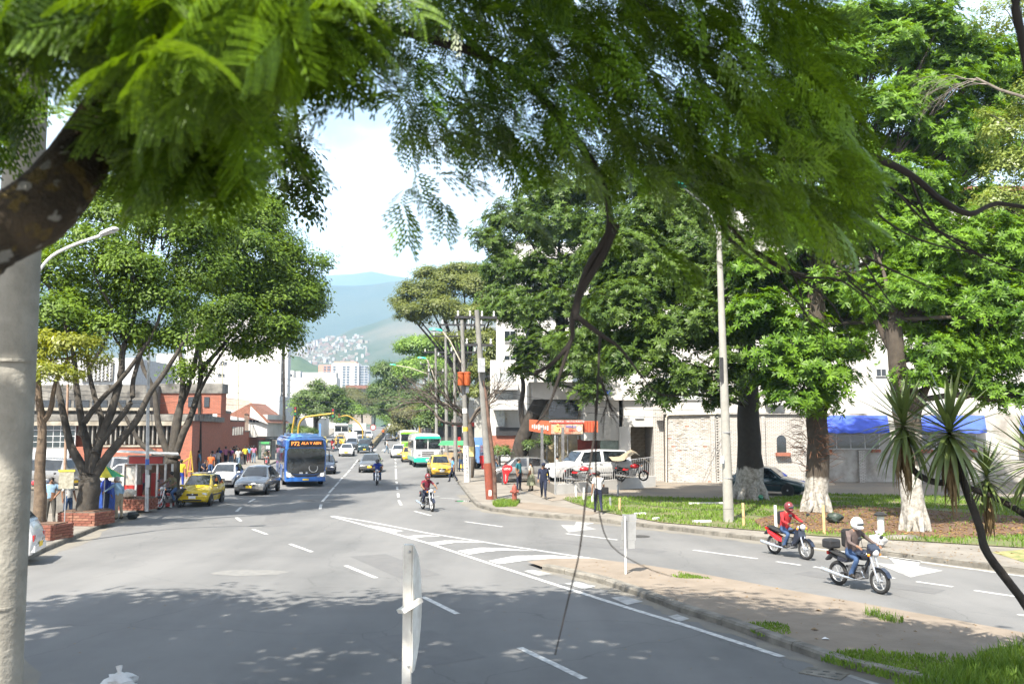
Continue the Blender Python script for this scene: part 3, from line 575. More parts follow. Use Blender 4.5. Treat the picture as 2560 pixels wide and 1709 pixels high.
pb(wb, 'pilaster', 1776, 1787, 1040, 1217, Yr - .2, .3, PBRICK); pb(wb, 'pilaster', 1904, 1912, 1040, 1212, Yr - .2, .3, PBRICK); pb(wb, 'pilaster', 2145, 2160, 1125, 1210, Yr - .2, .3, PBRICK)
pp = empty('x', (0, 0, 0)); bpy.data.objects.remove(pp)
a, b, c = P(1666, 1214, Yr - .15) - wb.location, P(1666, 1036, Yr - .15) - wb.location, P(1790, 1034, Yr - .15) - wb.location
MB().tube([a, b + Vector((0, 0, -.2)), b + Vector((.05, 0, -.05)), b + Vector((.2, 0, 0)), c], .06, 8).build('drain_pipe', M('beige_pipe', (.55, .5, .42), .7, var=.1), wb, 60)
a, b = P(1780, 1010, Yr - .1) - wb.location, P(1790, 850, Yr - .1) - wb.location; MB().tube([a, b], .05, 6).build('drain_pipe', MATS['beige_pipe'], wb, 60)
aw = M('blue_canvas', (.04, .085, .48), .7, var=.12, scale=2)
for k, (p0, p1) in enumerate(((2053, 2218), (2305, 2461), (2552, 2720))):
    A = [P(p0, 1038, Yr) - wb.location, P(p1, 1038, Yr) - wb.location, P(p1 + 6, 1074, Yr - 1.1) - wb.location, P(p0 - 4, 1074, Yr - 1.1) - wb.location]
    dz = Vector((0, 0, -.22)); aw_o = MB().add(A + [A[2] + dz, A[3] + dz, A[0] + Vector((0, 0, -.05)), A[1] + Vector((0, 0, -.05))], [(0, 1, 2, 3), (3, 2, 4, 5), (0, 3, 5, 6), (1, 7, 4, 2), (6, 7, 4, 5)]).build('awning', aw, wb)
    bpy.data.objects.remove(aw_o); V = []; nu = 25
    for i in range(nu):
        u = i / (nu - 1); sag = .035 * (1 - abs(math.cos(u * math.pi * 4)))
        for j in range(5):
            v = j / 4; q_ = A[0].lerp(A[1], u).lerp(A[3].lerp(A[2], u), v); V.append(q_ - Vector((0, 0, sag * (.3 + v) + .05 * math.sin(v * math.pi))))
        q_ = A[3].lerp(A[2], u); V.append(q_ + Vector((0, -.01 + .02 * math.sin(i * 2.1), -.2 - .03 * math.sin(i * 1.3))))
    MB().add(V, [(i * 6 + j, i * 6 + j + 1, (i + 1) * 6 + j + 1, (i + 1) * 6 + j) for i in range(nu - 1) for j in range(5)]).build('awning', aw, wb, 50)
    for e_ in (0, 1): MB().tube([A[e_] + Vector((0, 0, -.3)), A[3 - e_] + Vector((0, .03, -.12))], .02, 5).build('awning_strut', STEEL, wb)
    window(wb, p0, p1 - 20, 1084, 1122, Yr - .05, 4, 1, GLASS, FRAME, .07, .12); pb(wb, 'sill', p0 - 4, p0 + 25, 1122, 1131, Yr - .25, .25, RED_BRICK); pb(wb, 'sill', p1 - 40, p1 - 18, 1122, 1129, Yr - .25, .25, RED_BRICK)
window(wb, 2195, 2222, 921, 941, Yr + .15, 2, 1)
window(wb, 1660, 1758, 938, 1000, Yr + .15, 3, 1, M('curtain_glass', (.55, .58, .58), .15, var=.2, scale=1.5))
for i in range(7): window(wb, 1900 + i * 105, 1955 + i * 105, 640, 690, Yr + .15, 2, 1); window(wb, 1900 + i * 105, 1955 + i * 105, 780, 830, Yr + .15, 2, 1)
# arched niche window
ar = [(-.3, 0), (.3, 0), (.3, .8)] + [(.3 * math.cos(t), .8 + .3 * math.sin(t)) for t in (.5, 1.05, 1.57, 2.1, 2.64)] + [(-.3, .8)]
q = P(1954, 1130, Yr) - wb.location; MB().prism(ar, -.03, .1).build('arched_window', GLASS, wb, None, q); pb(wb, 'sill', 1940, 1975, 1130, 1139, Yr - .3, .3, RED_BRICK)
ac = root_at('air_conditioner', 1943, Yr, 'white air conditioner box fixed high on the white wall', 'air conditioner', z=zat(1010, Yr)); pb(ac, 'casing', 1920, 1960, 972, 1012, Yr - .5, .62, WHITE); q = P(1934, 992, Yr - .52) - ac.location
MB().lathe([(.36, 0), (.36, .03), (.1, .05)], (q.x, q.y, q.z), 16, 'Y').build('fan_grille', DARK, ac)
# --- gate house and arched white building
ag = root_at('arched_building', 1540, 58, 'white building with tall arched niche and covered gateway beside the ramp')
STONE = M('stone_block', (.46, .41, .33), .9, col2=(.28, .25, .2), scale=3, bump=.5)
pb(ag, 'gate_pier', 1634, 1661, 1000, 1218, 57.6, 5, PBRICK); pb(ag, 'lintel_wall', 1560, 1634, 1000, 1066, 57.8, 3, WALLW); pb(ag, 'gate_pier', 1548, 1576, 1066, 1200, 57.8, 3, WALLW)
bs = MB().box((0, 0, 0), (.46, .1, .2)).mesh('stone', STONE); inner = pb(ag, 'gateway_wall', 1570, 1640, 1040, 1160, 61.5, .4, STONE); il = inner.location + ag.location
for j in range(13):
    for i in range(5): ob('stone', bs, inner, Vector((wpx(1576, 61.4) + .2 + i * .48 - (j % 2) * .2, 61.45 - rnd.uniform(0, .03), zat(1150, 61.4) + j * .215)) - il)
pb(ag, 'upper_wall', 1458, 1634, 905, 1000, 58.2, 10, WALLW); pb(ag, 'facade', 1460, 1548, 1000, 1100, 58.0, 10, WALLW); pb(ag, 'shop_glass', 1500, 1548, 1100, 1130, 58.3, .3, M('greenish_glass', (.22, .28, .24), .1))
pb(ag, 'parapet', 1500, 1640, 990, 1000, 57.5, .5, WALLW)
q = P(1519, 1098, 57.9) - ag.location; MB().prism([(x * 1.0, z * 2.0) for x, z in ((-.22, 0), (.22, 0), (.22, .45), (.17, .62), (.09, .74), (0, .8), (-.09, .74), (-.17, .62), (-.22, .45))], -.02, .2).build('arched_niche', M('niche_render', (.5, .48, .44), .9), ag, None, q)  # niche panel in a slightly warmer off-white than the wall
window(ag, 1508, 1525, 988, 1012, 57.85, 1, 1, M('pale_glass', (.4, .42, .42), .2)); pb(ag, 'number_panel', 1588, 1610, 1030, 1046, 57.7, .08, WALLG)
pb(ag, 'blue_shade', 1494, 1526, 976, 986, 57.5, .6, aw)
# palms in pot on roof
# --- white ramp with railing
rp = root_at('ramp', 1510, 45, 'white sloping ramp parapet with thin metal railing beside the parked jeep', 'ramp')
def rpt(px, py, Y): return P(px, py, Y) - rp.location
Y0, Y1 = 46.5, 52.5
A = [rpt(1387, 1240, Y0), rpt(1639, 1216, Y1), rpt(1639, 1189, Y1), rpt(1387, 1211, Y0)]
MB().add(A + [q + Vector((0, .3, 0)) for q in A], [(0, 1, 2, 3), (7, 6, 5, 4), (3, 2, 6, 7), (0, 3, 7, 4), (1, 5, 6, 2), (0, 4, 5, 1)]).build('parapet', WALLW, rp)
B = [q + Vector((0, .3, -.03)) for q in (A[3], A[2])]; D = [B[1] + Vector((-1.0, 5.5, 0)), B[0] + Vector((-1.0, 8.5, .1))]
MB().add([B[0], B[1], D[0], D[1]] + [Vector((q.x, q.y, 0)) for q in (B[0], B[1], D[0], D[1])], [(0, 1, 2, 3), (4, 7, 6, 5), (0, 4, 5, 1), (1, 5, 6, 2), (2, 6, 7, 3), (3, 7, 4, 0)]).build('deck', WALKM, rp)
t0, t1 = rpt(1393, 1171, Y0), rpt(1637, 1141, Y1); RAILM = M('rail_grey', (.5, .5, .5), .5, .4)
MB().tube([t0, t1], .022, 6).build('top_rail', RAILM, rp); nb = 46
for i in range(nb + 1):
    k = i / nb; b = A[3].lerp(A[2], k) + Vector((0, .1, 0)); t = t0.lerp(t1, k); t = Vector((b.x, b.y, t.z)); MB().tube([b, t], .012, 5, False).build('baluster', RAILM, rp)
# --- bakery with orange sign
bk_ = root_at('bakery', 1400, 57, 'bakery restaurant with bright orange sign box and glass front', 'shop')
ORG = M('orange_sign', (.42, .10, .042), .6, var=.08)
pb(bk_, 'wall', 1322, 1500, 955, 1220, 61, 8, M('cream_wall', (.4, .37, .32), .85, var=.08)); pb(bk_, 'upper_glass', 1372, 1445, 998, 1046, 60.8, .2, GLASS); pb(bk_, 'glass_front', 1362, 1490, 1088, 1160, 60.8, .2, M('shop_glass_dark', (.10, .10, .08), .1, col2=(.3, .24, .14), scale=1.2))
pb(bk_, 'balcony', 1330, 1450, 955, 998, 59.5, 1.4, WALLW); pb(bk_, 'red_door', 1444, 1492, 1098, 1150, 60.6, .2, M('maroon_door', (.22, .04, .03), .6))
for i in range(5): pb(bk_, 'mullion', 1366 + i * 26, 1368 + i * 26, 1088, 1160, 60.7, .12, FRAME)
A = [P(1323, 1048, 56.6), P(1377, 1053, 54.0), P(1377, 1086, 54.0), P(1323, 1076, 56.6)]; A = [q - bk_.location for q in A]
s1 = MB().add(A + [q + Vector((.2, .5, 0)) for q in A], [(0, 1, 2, 3), (7, 6, 5, 4), (0, 4, 5, 1), (3, 2, 6, 7), (1, 5, 6, 2), (0, 3, 7, 4)]).build('sign_side', ORG, bk_)
s2 = pb(bk_, 'sign_front', 1377.5, 1457, 1050, 1084, 54.0, .6, M('menu_board', (.42, .33, .24), .6, col2=(.28, .09, .05), scale=2.6)); s3 = pb(bk_, 'sign_end', 1457.5, 1495, 1052, 1080, 54.3, .6, ORG)
for i in range(5): pb(s3, 'stripe', 1460 + i * 7, 1463 + i * 7, 1053, 1079, 54.26, .05, M('dark_orange', (.35, .05, .02), .6))
def text(body, par, loc, size, mat, rot=(math.pi / 2, 0, 0), name='lettering', ax='CENTER', ext=.004):
    cu = bpy.data.curves.new(name, 'FONT'); cu.body = body; cu.size = size; cu.align_x = ax; cu.align_y = 'CENTER'; cu.extrude = ext; cu.resolution_u = 2
    o = ob(name, cu, par, loc); o.rotation_euler = rot; cu.materials.append(mat); return o
pb(s2, 'title_band', 1378, 1456.5, 1051, 1058.5, 53.97, .03, M('sign_red', (.55, .05, .03), .6))
text('PANADERIA • RESTAURANTE', s2, (0, -.36, .33), .165, WHITE); text('MENUS', s2, (.25, -.33, .02), .2, M('sign_blue', (.05, .1, .5), .6)); text('PAN', s2, (.3, -.33, -.2), .2, MATS['sign_red'])
for (x, z, r, m) in ((-.62, -.12, .2, 'bun'), (-.35, -.2, .16, 'bun'), (.75, -.1, .16, 'WHITE'), (-.55, .1, .1, 'bun')): MB().lathe([(r, 0), (r, .02)], (x, -.33, z), 14, 'Y').build('food_picture', WHITE if m == 'WHITE' else M('bun', (.75, .42, .16), .7, var=.2, scale=6), s2)
d = (A[1] - A[0]); text('HHHH', s1, tuple((A[0] + A[2]) / 2 + Vector((.18, -.1, -.08))), .0001, WHITE) if False else None
for i, h in enumerate((.2, .3, .22, .34, .24, .3, .2, .3)):
    q = A[0].lerp(A[1], .16 + i * .1) ; MB().box(q + Vector((0, -.05, -.42)), (.1, .05, h), math.atan2(d.y, d.x)).build('letter', WHITE, s1)
for (px, y0, y1) in ((1355, 1068, 1150), (1407, 1068, 1150)): pb(bk_, 'sign_post', px - 3.5, px + 3.5, y0, y1 + 35, 53.4, .25, M('post_grey', (.12, .12, .125), .6))
# --- balconied block further along
b9 = root_at('balcony_block', 1280, 78, 'white block with rounded balconies and brick ground floor behind the poles')
pb(b9, 'wall', 1225, 1335, 900, 1160, 78, 10, WALLW); 
for (y0, y1) in ((1000, 1024), (955, 974)): pb(b9, 'balcony', 1232, 1295, y0, y1, 76, 2, WALLW); pb(b9, 'balcony_glass', 1237, 1282, y0 - 22, y0 - 1, 77.7, .3, MATS['pale_glass'])
pb(b9, 'balcony_glass', 1240, 1262, 1024.5, 1066, 77.7, .3, MATS['pale_glass']); pb(b9, 'ground_floor', 1225, 1300, 1088, 1130, 77.4, .6, RED_BRICK); pb(b9, 'shopfront', 1240, 1300, 1068, 1088, 77.2, .4, DARK)
pb(b9, 'air_conditioner', 1166, 1186, 905, 928, 78.5, 1, WHITE) if False else None
b10 = root_at('tall_white_block', 1500, 84, 'tall white apartment block hidden behind the dark tree crown')
tw_ = pb(b10, 'wall', 1240, 1700, 600, 1100, 84, 14, WALLW)
for i in range(8):
    for j in range(5): window(b10, 1260 + i * 54, 1290 + i * 54, 640 + j * 62, 668 + j * 62, 83.8, 2, 1)
b11 = root_at('pale_tower', 1215, 100, 'pale concrete block with air conditioners behind the leaning pole')
pb(b11, 'wall', 1186, 1250, 905, 1130, 100, 10, M('pale_concrete', (.36, .36, .335), .85, var=.08)); 
for (x0, x1) in ((1167, 1183), (1203, 1223)):
    a_ = pb(b11, 'air_conditioner', x0, x1, 905, 928, 98.6, 1.0, WHITE)
    for i in range(5): pb(a_, 'vent_slat', x0 + 2 + i * 2.6, x0 + 3 + i * 2.6, 908, 925, 98.5, .08, DARK)
for (p0, p1, y0, y1, Y, m, lab) in ((1085, 1135, 1020, 1110, 135, 'house_cream', 'cream shop building with dark doorways far along the right pavement'), (1050, 1084, 1030, 1100, 175, 'house_brick', 'brick shop row under the trees far along the avenue'), (1128, 1190, 1000, 1112, 112, 'house_white', 'white shop with red boards behind the food cart')):
    q = root_at('far_shop', (p0 + p1) / 2, Y, lab, 'shop'); pb(q, 'wall', p0, p1, y0, y1, Y, 8, MATS[m]); pb(q, 'shopfront', p0 + 5, p1 - 6, y1 - 45, y1 - 18, Y - .15, .3, DARK); pb(q, 'sign', p0 + 3, p1 - 3, y1 - 56, y1 - 47, Y - .3, .3, MATS['sign_red'] if m != 'house_cream' else MATS['green_sign'])
# ================================================================== TREES
def np_mesh(name, V, nq, mat, quad=4):
    """V: (n*quad,3) array, one polygon per quad vertices"""
    me = bpy.data.meshes.new(name); V = np.ascontiguousarray(V, dtype=np.float32); n = len(V) // quad
    me.vertices.add(len(V)); me.vertices.foreach_set('co', V.ravel()); me.loops.add(len(V)); me.loops.foreach_set('vertex_index', np.arange(len(V), dtype=np.int32))
    me.polygons.add(n); me.polygons.foreach_set('loop_start', np.arange(0, len(V), quad, dtype=np.int32)); me.update(calc_edges=True); me.materials.append(mat); return me
def unit(a): return a / np.maximum(np.linalg.norm(a, axis=1, keepdims=True), 1e-6)
def leaf_quads(p, d, n, L_, W_, fold=.12):
    s = unit(np.cross(d, n)); n = np.cross(s, d); L_ = L_[:, None]; W_ = W_[:, None]
    m = p + d * L_ * .55 + n * L_ * fold
    return np.stack([p, m + s * W_ * .5, p + d * L_ - n * L_ * fold * .6, m - s * W_ * .5], axis=1).reshape(-1, 3)
def crown_points(lobes, dens=1.0, sub=.75, n_sub=26, per=120, flat=.62, shell=.45):
    """lobes: (centre, radii); returns leaf spots and outward directions gathered in sub-clumps"""
    C, D = [], []
    for c, r in lobes:
        c = np.array(c); r = np.array(r); k = max(3, int(n_sub * dens * (r[0] * r[2] + r[0] * r[1]) / 8.0))
        u = unit(nrs.normal(size=(k, 3))); u[:, 2] = np.where(u[:, 2] < -.35, -u[:, 2] * .5, u[:, 2]); u = unit(u)
        q = c + u * r * (shell + (1 - shell) * nrs.rand(k, 1) ** .5)
        for i in range(k):
            m = int(per * nrs.uniform(.55, 1.3)); s = sub * nrs.uniform(.6, 1.25)
            g = nrs.normal(size=(m, 3)) * np.array([s, s, s * flat]) * .5
            C.append(q[i] + g); D.append(unit(unit(g) * .7 + u[i] * .6 + np.array([0, 0, .55])))
    return np.concatenate(C), np.concatenate(D)
def simple_leaves(P_, D_, L0, L1, ratio=.45, droop=.35, fold=.1):
    n = len(P_); a = unit(nrs.normal(size=(n, 3))); d = unit(np.cross(a, D_) + D_ * .35 * nrs.rand(n, 1) - np.array([0, 0, droop]) * nrs.rand(n, 1))
    L_ = nrs.uniform(L0, L1, n); return leaf_quads(P_, d, D_, L_, L_ * ratio, fold)
def whorls(P_, D_, k, L0, L1, ratio=.3, spread=(.2, .9)):
    n = len(P_); a = unit(nrs.normal(size=(n, 3))); e1 = unit(np.cross(D_, a)); e2 = np.cross(D_, e1); out = []
    ph = nrs.uniform(0, 6.28, n); L_ = nrs.uniform(L0, L1, n)
    for i in range(k):
        t = ph + 2 * math.pi * i / k + nrs.uniform(-.25, .25, n); lift = nrs.uniform(*spread, n)[:, None] * .6
        d = unit(e1 * np.cos(t)[:, None] + e2 * np.sin(t)[:, None] + D_ * lift); ll = L_ * nrs.uniform(.75, 1.15, n)
        out.append(leaf_quads(P_, d, D_, ll, ll * ratio, .06))
    return np.concatenate(out)
def lobe(px, py, Y, rx, ry, rd=None):
    k = Y / FPX; return (tuple(P(px, py, Y)), (rx * k, (rd or rx) * k, ry * k))
BARK = M('grey_bark', (.062, .054, .044), .95, col2=(.028, .024, .02), scale=3.5, bump=.8)
BARKD = M('dark_bark', (.045, .038, .031), .95, col2=(.02, .017, .014), scale=3.5, bump=.9)
def limewash_bark(name, z_top, dark=(.06, .048, .036)):
    m = M(name, (.40, .385, .35), .95, col2=(.17, .155, .13), scale=7, bump=.9); t = m.node_tree; b = t.nodes['Principled BSDF']
    old = b.inputs['Base Color'].links[0].from_socket; tc = nd(t, 'ShaderNodeTexCoord'); sp = nd(t, 'ShaderNodeSeparateXYZ'); nz = nd(t, 'ShaderNodeTexNoise', i_Scale=2.0, i_Detail=6.0); t.links.new(tc.outputs['Object'], sp.inputs[0]); t.links.new(tc.outputs['Object'], nz.inputs['Vector'])
    ad = nd(t, 'ShaderNodeMath', operation='MULTIPLY_ADD'); ad.inputs[1].default_value = .9; t.links.new(nz.outputs[0], ad.inputs[0]); t.links.new(sp.outputs[2], ad.inputs[2])
    mr = nd(t, 'ShaderNodeMapRange'); mr.inputs['From Min'].default_value = z_top + .4; mr.inputs['From Max'].default_value = z_top + .52; t.links.new(ad.outputs[0], mr.inputs['Value'])
    n2 = nd(t, 'ShaderNodeTexNoise', i_Scale=6.0, i_Detail=6.0); t.links.new(tc.outputs['Object'], n2.inputs['Vector']); dm = nd(t, 'ShaderNodeMixRGB'); dm.inputs[1].default_value = (*[c * .5 for c in dark], 1); dm.inputs[2].default_value = (*[c * 1.4 for c in dark], 1); t.links.new(n2.outputs[0], dm.inputs[0])
    mx = nd(t, 'ShaderNodeMixRGB'); t.links.new(mr.outputs[0], mx.inputs[0]); t.links.new(old, mx.inputs[1]); t.links.new(dm.outputs[0], mx.inputs[2]); t.links.new(mx.outputs[0], b.inputs['Base Color']); return m
def smooth_path(pts, n=4):
    pts = [Vector(p) for p in pts]; out = []
    for i in range(len(pts) - 1):
        p0, p1, p2, p3 = pts[max(i - 1, 0)], pts[i], pts[i + 1], pts[min(i + 2, len(pts) - 1)]
        for k in range(n):
            t = k / n; out.append(.5 * ((2 * p1) + (p2 - p0) * t + (2 * p0 - 5 * p1 + 4 * p2 - p3) * t * t + (3 * p1 - p0 - 3 * p2 + p3) * t ** 3))
    return out + [pts[-1]]
def limb(mb, pts, r0, r1, n=4, sides=10, wob=.05):
    ps = smooth_path(pts, n); k = len(ps) - 1
    ps = [p + Vector((rnd.uniform(-1, 1), rnd.uniform(-1, 1), rnd.uniform(-1, 1))) * wob * r0 for p in ps]
    return mb.tube(ps, [(r0 + (r1 - r0) * (i / k) ** .8) * rnd.uniform(.96, 1.04) for i in range(k + 1)], sides)
def tree(name, base, label, limbs, crown_me, bark, group=None, shift=True):
    e = empty(name, base, 0, label, 'tree', group); b = Vector(base); mb = MB()
    for pts, r0, r1, *o in limbs: limb(mb, [Vector(p) - b for p in pts], r0, r1, *(o or []))
    mb.build('trunk', bark, e, 50)
    if crown_me is not None: ob('crown', crown_me, e, -b)
    return e
def in_z1(pts, Y, dY=0.0): return [P(x / 2.703, 800 + y / 2.703, Y + dY * i) for i, (x, y) in enumerate(pts)]
# --- big fig trees on the left
FIG = leafmat('fig_leaf', (.026, .060, .008), (.145, .225, .026), .32, .5, .18)
def reach(lobes, starts, r=.06, n=3):
    """thin boughs running into each lobe"""
    out = []
    for c, rr in lobes:
        c = Vector(c); s = min(starts, key=lambda q: (Vector(q) - c).length); s = Vector(s)
        out.append(([s, s.lerp(c, .5) + Vector((rnd.uniform(-.3, .3), rnd.uniform(-.3, .3), .2)), c], r, r * .35))
        for _ in range(n):
            e = c + Vector((rnd.uniform(-.8, .8) * rr[0], rnd.uniform(-.6, .6) * rr[1], rnd.uniform(-.2, .8) * rr[2])); out.append(([s.lerp(c, .7), (s.lerp(c, .85) + e) / 2 + Vector((0, 0, .2)), e], r * .5, r * .15))
    return out
lobA = [lobe(*a) for a in ((130, 700, 34, 95, 75), (240, 640, 33, 95, 75), (150, 790, 33, 80, 60), (330, 690, 33, 95, 80), (430, 580, 34, 105, 85), (300, 560, 36, 100, 75), (240, 760, 35, 90, 70), (400, 760, 34, 90, 65), (420, 470, 37, 90, 70), (190, 860, 36, 70, 45), (500, 690, 35, 85, 75), (80, 620, 36, 80, 60), (330, 480, 37, 80, 60), (460, 850, 34, 60, 40), (300, 830, 33.5, 80, 45), (380, 850, 35, 70, 40), (120, 850, 35, 60, 40), (240, 500, 37, 80, 60), (520, 600, 36, 80, 70), (340, 400, 37, 80, 60), (440, 400, 37, 70, 50))]
bA = G(218, 1268, .6); bA = Vector((wpx(218, 32.5), 32.6, .13))
LA = [in_z1(p, 32.6, dy) for p, dy in (([(590, 1330), (592, 1240), (605, 1130), (600, 1060)], 0), ([(595, 1090), (550, 980), (480, 850), (430, 640), (395, 480), (385, 420)], .15), ([(600, 1080), (600, 900), (560, 720), (520, 480), (505, 300), (470, 120)], .3), ([(615, 1070), (660, 860), (750, 620), (815, 380), (830, 200), (890, 40), (930, -160)], .2),
      ([(620, 1080), (690, 970), (800, 830), (920, 680), (1010, 500), (1130, 330), (1240, 150)], .1), ([(610, 1060), (650, 850), (690, 690), (640, 520), (600, 330), (590, 200)], .3), ([(540, 780), (570, 690), (680, 540), (800, 420), (930, 250), (1050, 60), (1100, -120)], .12), ([(640, 900), (700, 800), (880, 560), (900, 400), (960, 200), (990, 0)], .25), ([(600, 330), (680, 200), (740, 60), (760, -80)], .2))]
RA = [(.40, .36), (.2, .09), (.2, .07), (.21, .07), (.2, .07), (.15, .06), (.13, .05), (.15, .05), (.08, .04)]
limbsA = [(p, *r) for p, r in zip(LA, RA)]; limbsA[0][0][0].z = .3
limbsA += reach(lobA, [p[-1] for p in LA[1:]] + [p[-3] for p in LA[1:]])
Pp, Dd = crown_points(lobA, 1.0, .6, 84, 118)
tree('fig_tree', bA, 'big multi-stemmed green fig growing from the brick planter nearest the kiosk', limbsA, np_mesh('crown', simple_leaves(Pp, Dd, .12, .22), 0, FIG), BARK)
lobB = [lobe(*a) for a in ((560, 560, 46, 95, 70), (640, 520, 48, 70, 55), (640, 640, 45, 110, 80), (730, 680, 47, 80, 70), (560, 700, 44, 95, 75), (690, 760, 46, 95, 75), (600, 790, 44, 85, 60), (760, 790, 47, 55, 55), (540, 470, 48, 90, 60), (700, 850, 46, 50, 40), (800, 660, 48, 24, 26), (500, 800, 44, 70, 55), (480, 930, 44, 42, 28), (630, 880, 45, 55, 28), (460, 410, 49, 80, 55), (630, 440, 49, 40, 30), (560, 850, 44, 70, 40), (690, 840, 45, 70, 50), (720, 740, 46, 80, 70), (610, 720, 46, 90, 80), (640, 570, 46, 90, 70), (780, 740, 47, 40, 60))]
bB = Vector((wpx(425, 44), 44.2, .13))
LB = [in_z1(p, 44.2, dy) for p, dy in (([(1165, 1120), (1165, 1000), (1170, 920)], 0), ([(1170, 950), (1230, 780), (1290, 650), (1345, 470), (1370, 330), (1500, 180), (1640, 10)], .15), ([(1160, 940), (1200, 640), (1280, 420), (1330, 220), (1330, 60)], .3), ([(1150, 960), (1070, 700), (1040, 480), (960, 300), (930, 120)], .2), ([(1165, 920), (1230, 500), (1225, 300), (1200, 100), (1190, -60)], .3), ([(1150, 960), (970, 850), (890, 730), (820, 600), (740, 440)], .1), ([(1370, 330), (1350, 200), (1420, 60), (1500, -90)], .2), ([(1290, 650), (1330, 520), (1450, 300), (1560, 150), (1700, 60)], .2))]
RB = [(.4, .36), (.22, .08), (.24, .08), (.19, .08), (.19, .07), (.16, .06), (.11, .05), (.11, .04)]
limbsB = [(p, *r) for p, r in zip(LB, RB)]; limbsB[0][0][0].z = .13
limbsB += reach(lobB, [p[-1] for p in LB[1:]] + [p[-3] for p in LB[1:]])
Pp, Dd = crown_points(lobB, 1.0, .72, 60, 125)
tree('fig_tree', bB, 'wide-crowned green fig with fanning stems behind the kiosk', limbsB, np_mesh('crown', simple_leaves(Pp, Dd, .15, .26), 0, FIG), BARK)
# small yellow green tree by the near planter
YEL = leafmat('yellow_green_leaf', (.095, .125, .016), (.24, .26, .035), .35, .4, .4)
lobC = [lobe(*a) for a in ((120, 860, 31, 60, 32), (190, 870, 31, 60, 34), (235, 900, 31.5, 38, 28), (100, 930, 30.5, 55, 32), (150, 940, 30.5, 50, 28), (60, 900, 31, 60, 40))]
bC = Vector((wpx(98, 31.4), 31.6, .13)); LC = [in_z1(p, 31.6) for p in ([(262, 1380), (272, 1200), (268, 1000), (285, 800), (280, 660), (262, 520), (250, 330)], [(280, 700), (340, 610), (380, 400), (460, 260)], [(270, 560), (200, 450), (160, 300)])]; LC[0][0].z = .13
Pp, Dd = crown_points(lobC, 1.0, .42, 120, 60, .5)
tree('street_tree', bC, 'small yellow-green tree with rough brown trunk beside the grey lamp pole', [(LC[0], .24, .1), (LC[1], .12, .05), (LC[2], .1, .04)] + reach(lobC, [LC[0][-1], LC[1][-1], LC[2][-1]], .04), np_mesh('crown', simple_leaves(Pp, Dd, .13, .24, .3, .5), 0, YEL), M('brown_bark', (.15, .11, .075), .95, col2=(.07, .05, .035), scale=5, bump=.9))
# --- fig bough hanging at the top, from a tree beside the road on the left
FIGD = leafmat('backlit_fig_leaf', (.02, .04, .008), (.05, .09, .014), .2, .45, .2)  # darker copy of the fig leaf, its backlit look put into the colour
lobH = [lobe(*a) for a in ((690, 230, 10.2, 60, 60, 40), (740, 200, 10.2, 60, 60, 40), (800, 190, 10.2, 50, 40, 30), (700, 330, 10.2, 50, 50, 40), (740, 400, 10.2, 55, 50, 40), (770, 470, 10.2, 38, 40, 30), (775, 530, 10.2, 26, 30, 22), (640, 150, 10.2, 60, 60, 40), (650, 270, 10.2, 30, 36, 24), (650, 420, 10.2, 16, 12, 12), (850, 150, 10.2, 50, 40, 30), (700, 80, 10.2, 90, 60, 50), (560, 40, 10.2, 120, 60, 60), (720, 480, 10.2, 18, 14, 14))]
lobH += [((-15, 11, 13), (1.6, 1.6, 1.2)), ((-13, 9, 13.5), (1.5, 1.5, 1))]
Pp, Dd = crown_points(lobH[:-2], 1.0, .17, 1150, 44, 1.2, .2)
hb = [P(150, -520, 10.2), P(400, -160, 10.2), P(640, -20, 10.2), P(720, 180, 10.2), P(745, 330, 10.2), P(775, 480, 10.2)]
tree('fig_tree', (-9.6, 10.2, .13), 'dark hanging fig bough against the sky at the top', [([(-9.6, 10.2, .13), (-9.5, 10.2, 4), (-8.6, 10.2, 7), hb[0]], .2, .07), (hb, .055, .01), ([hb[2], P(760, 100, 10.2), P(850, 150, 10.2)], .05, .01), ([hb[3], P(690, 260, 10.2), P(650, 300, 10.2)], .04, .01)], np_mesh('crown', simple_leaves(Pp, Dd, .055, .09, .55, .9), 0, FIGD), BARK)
# --- whitewashed trees on the lawn
RLEAF = leafmat('glossy_leaf', (.024, .066, .008), (.145, .265, .022), .36, .45, .2)
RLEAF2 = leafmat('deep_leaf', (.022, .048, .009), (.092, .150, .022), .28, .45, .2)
def rtree(name, px, py, Y, r0, r1, lob, label, mat, wash, top, dens, per, L0, L1, extra=(), bark=(.06, .048, .036), sub=.8, k=8, lean=0):
    b = Vector((wpx(px, Y), Y, .15)); tp = P(*top, Y); st = [b, b.lerp(tp, .3) + Vector((.05, 0, 0)), b.lerp(tp, .65), tp]
    Pp, Dd = crown_points(lob, dens, sub * .9, 46, per, .7, .25)
    limbs = [(st, r0, r1, 4, 14, .08)] + [(p, *r) for p, r in extra] + reach(lob, [b.lerp(tp, .6), tp, b.lerp(tp, .8)], .1, 3)
    e = tree(name, b, label, limbs, np_mesh('crown', whorls(Pp, Dd, k, L0, L1), 0, mat), limewash_bark(label, wash, bark)); mb = MB()
    for i in range(7): a = i * .9 + .3; mb.tube([(math.cos(a) * r0 * .6, math.sin(a) * r0 * .66, 1.1), (math.cos(a) * r0 * .9, math.sin(a) * r0 * .9, .35), (math.cos(a) * r0 * 1.2, math.sin(a) * r0 * 1.2, -.08)], [.08 * r0 / .5, .17 * r0 / .5, .1 * r0 / .5], 8)
    mb.build('root_flare', MATS[label], e, 60); return e
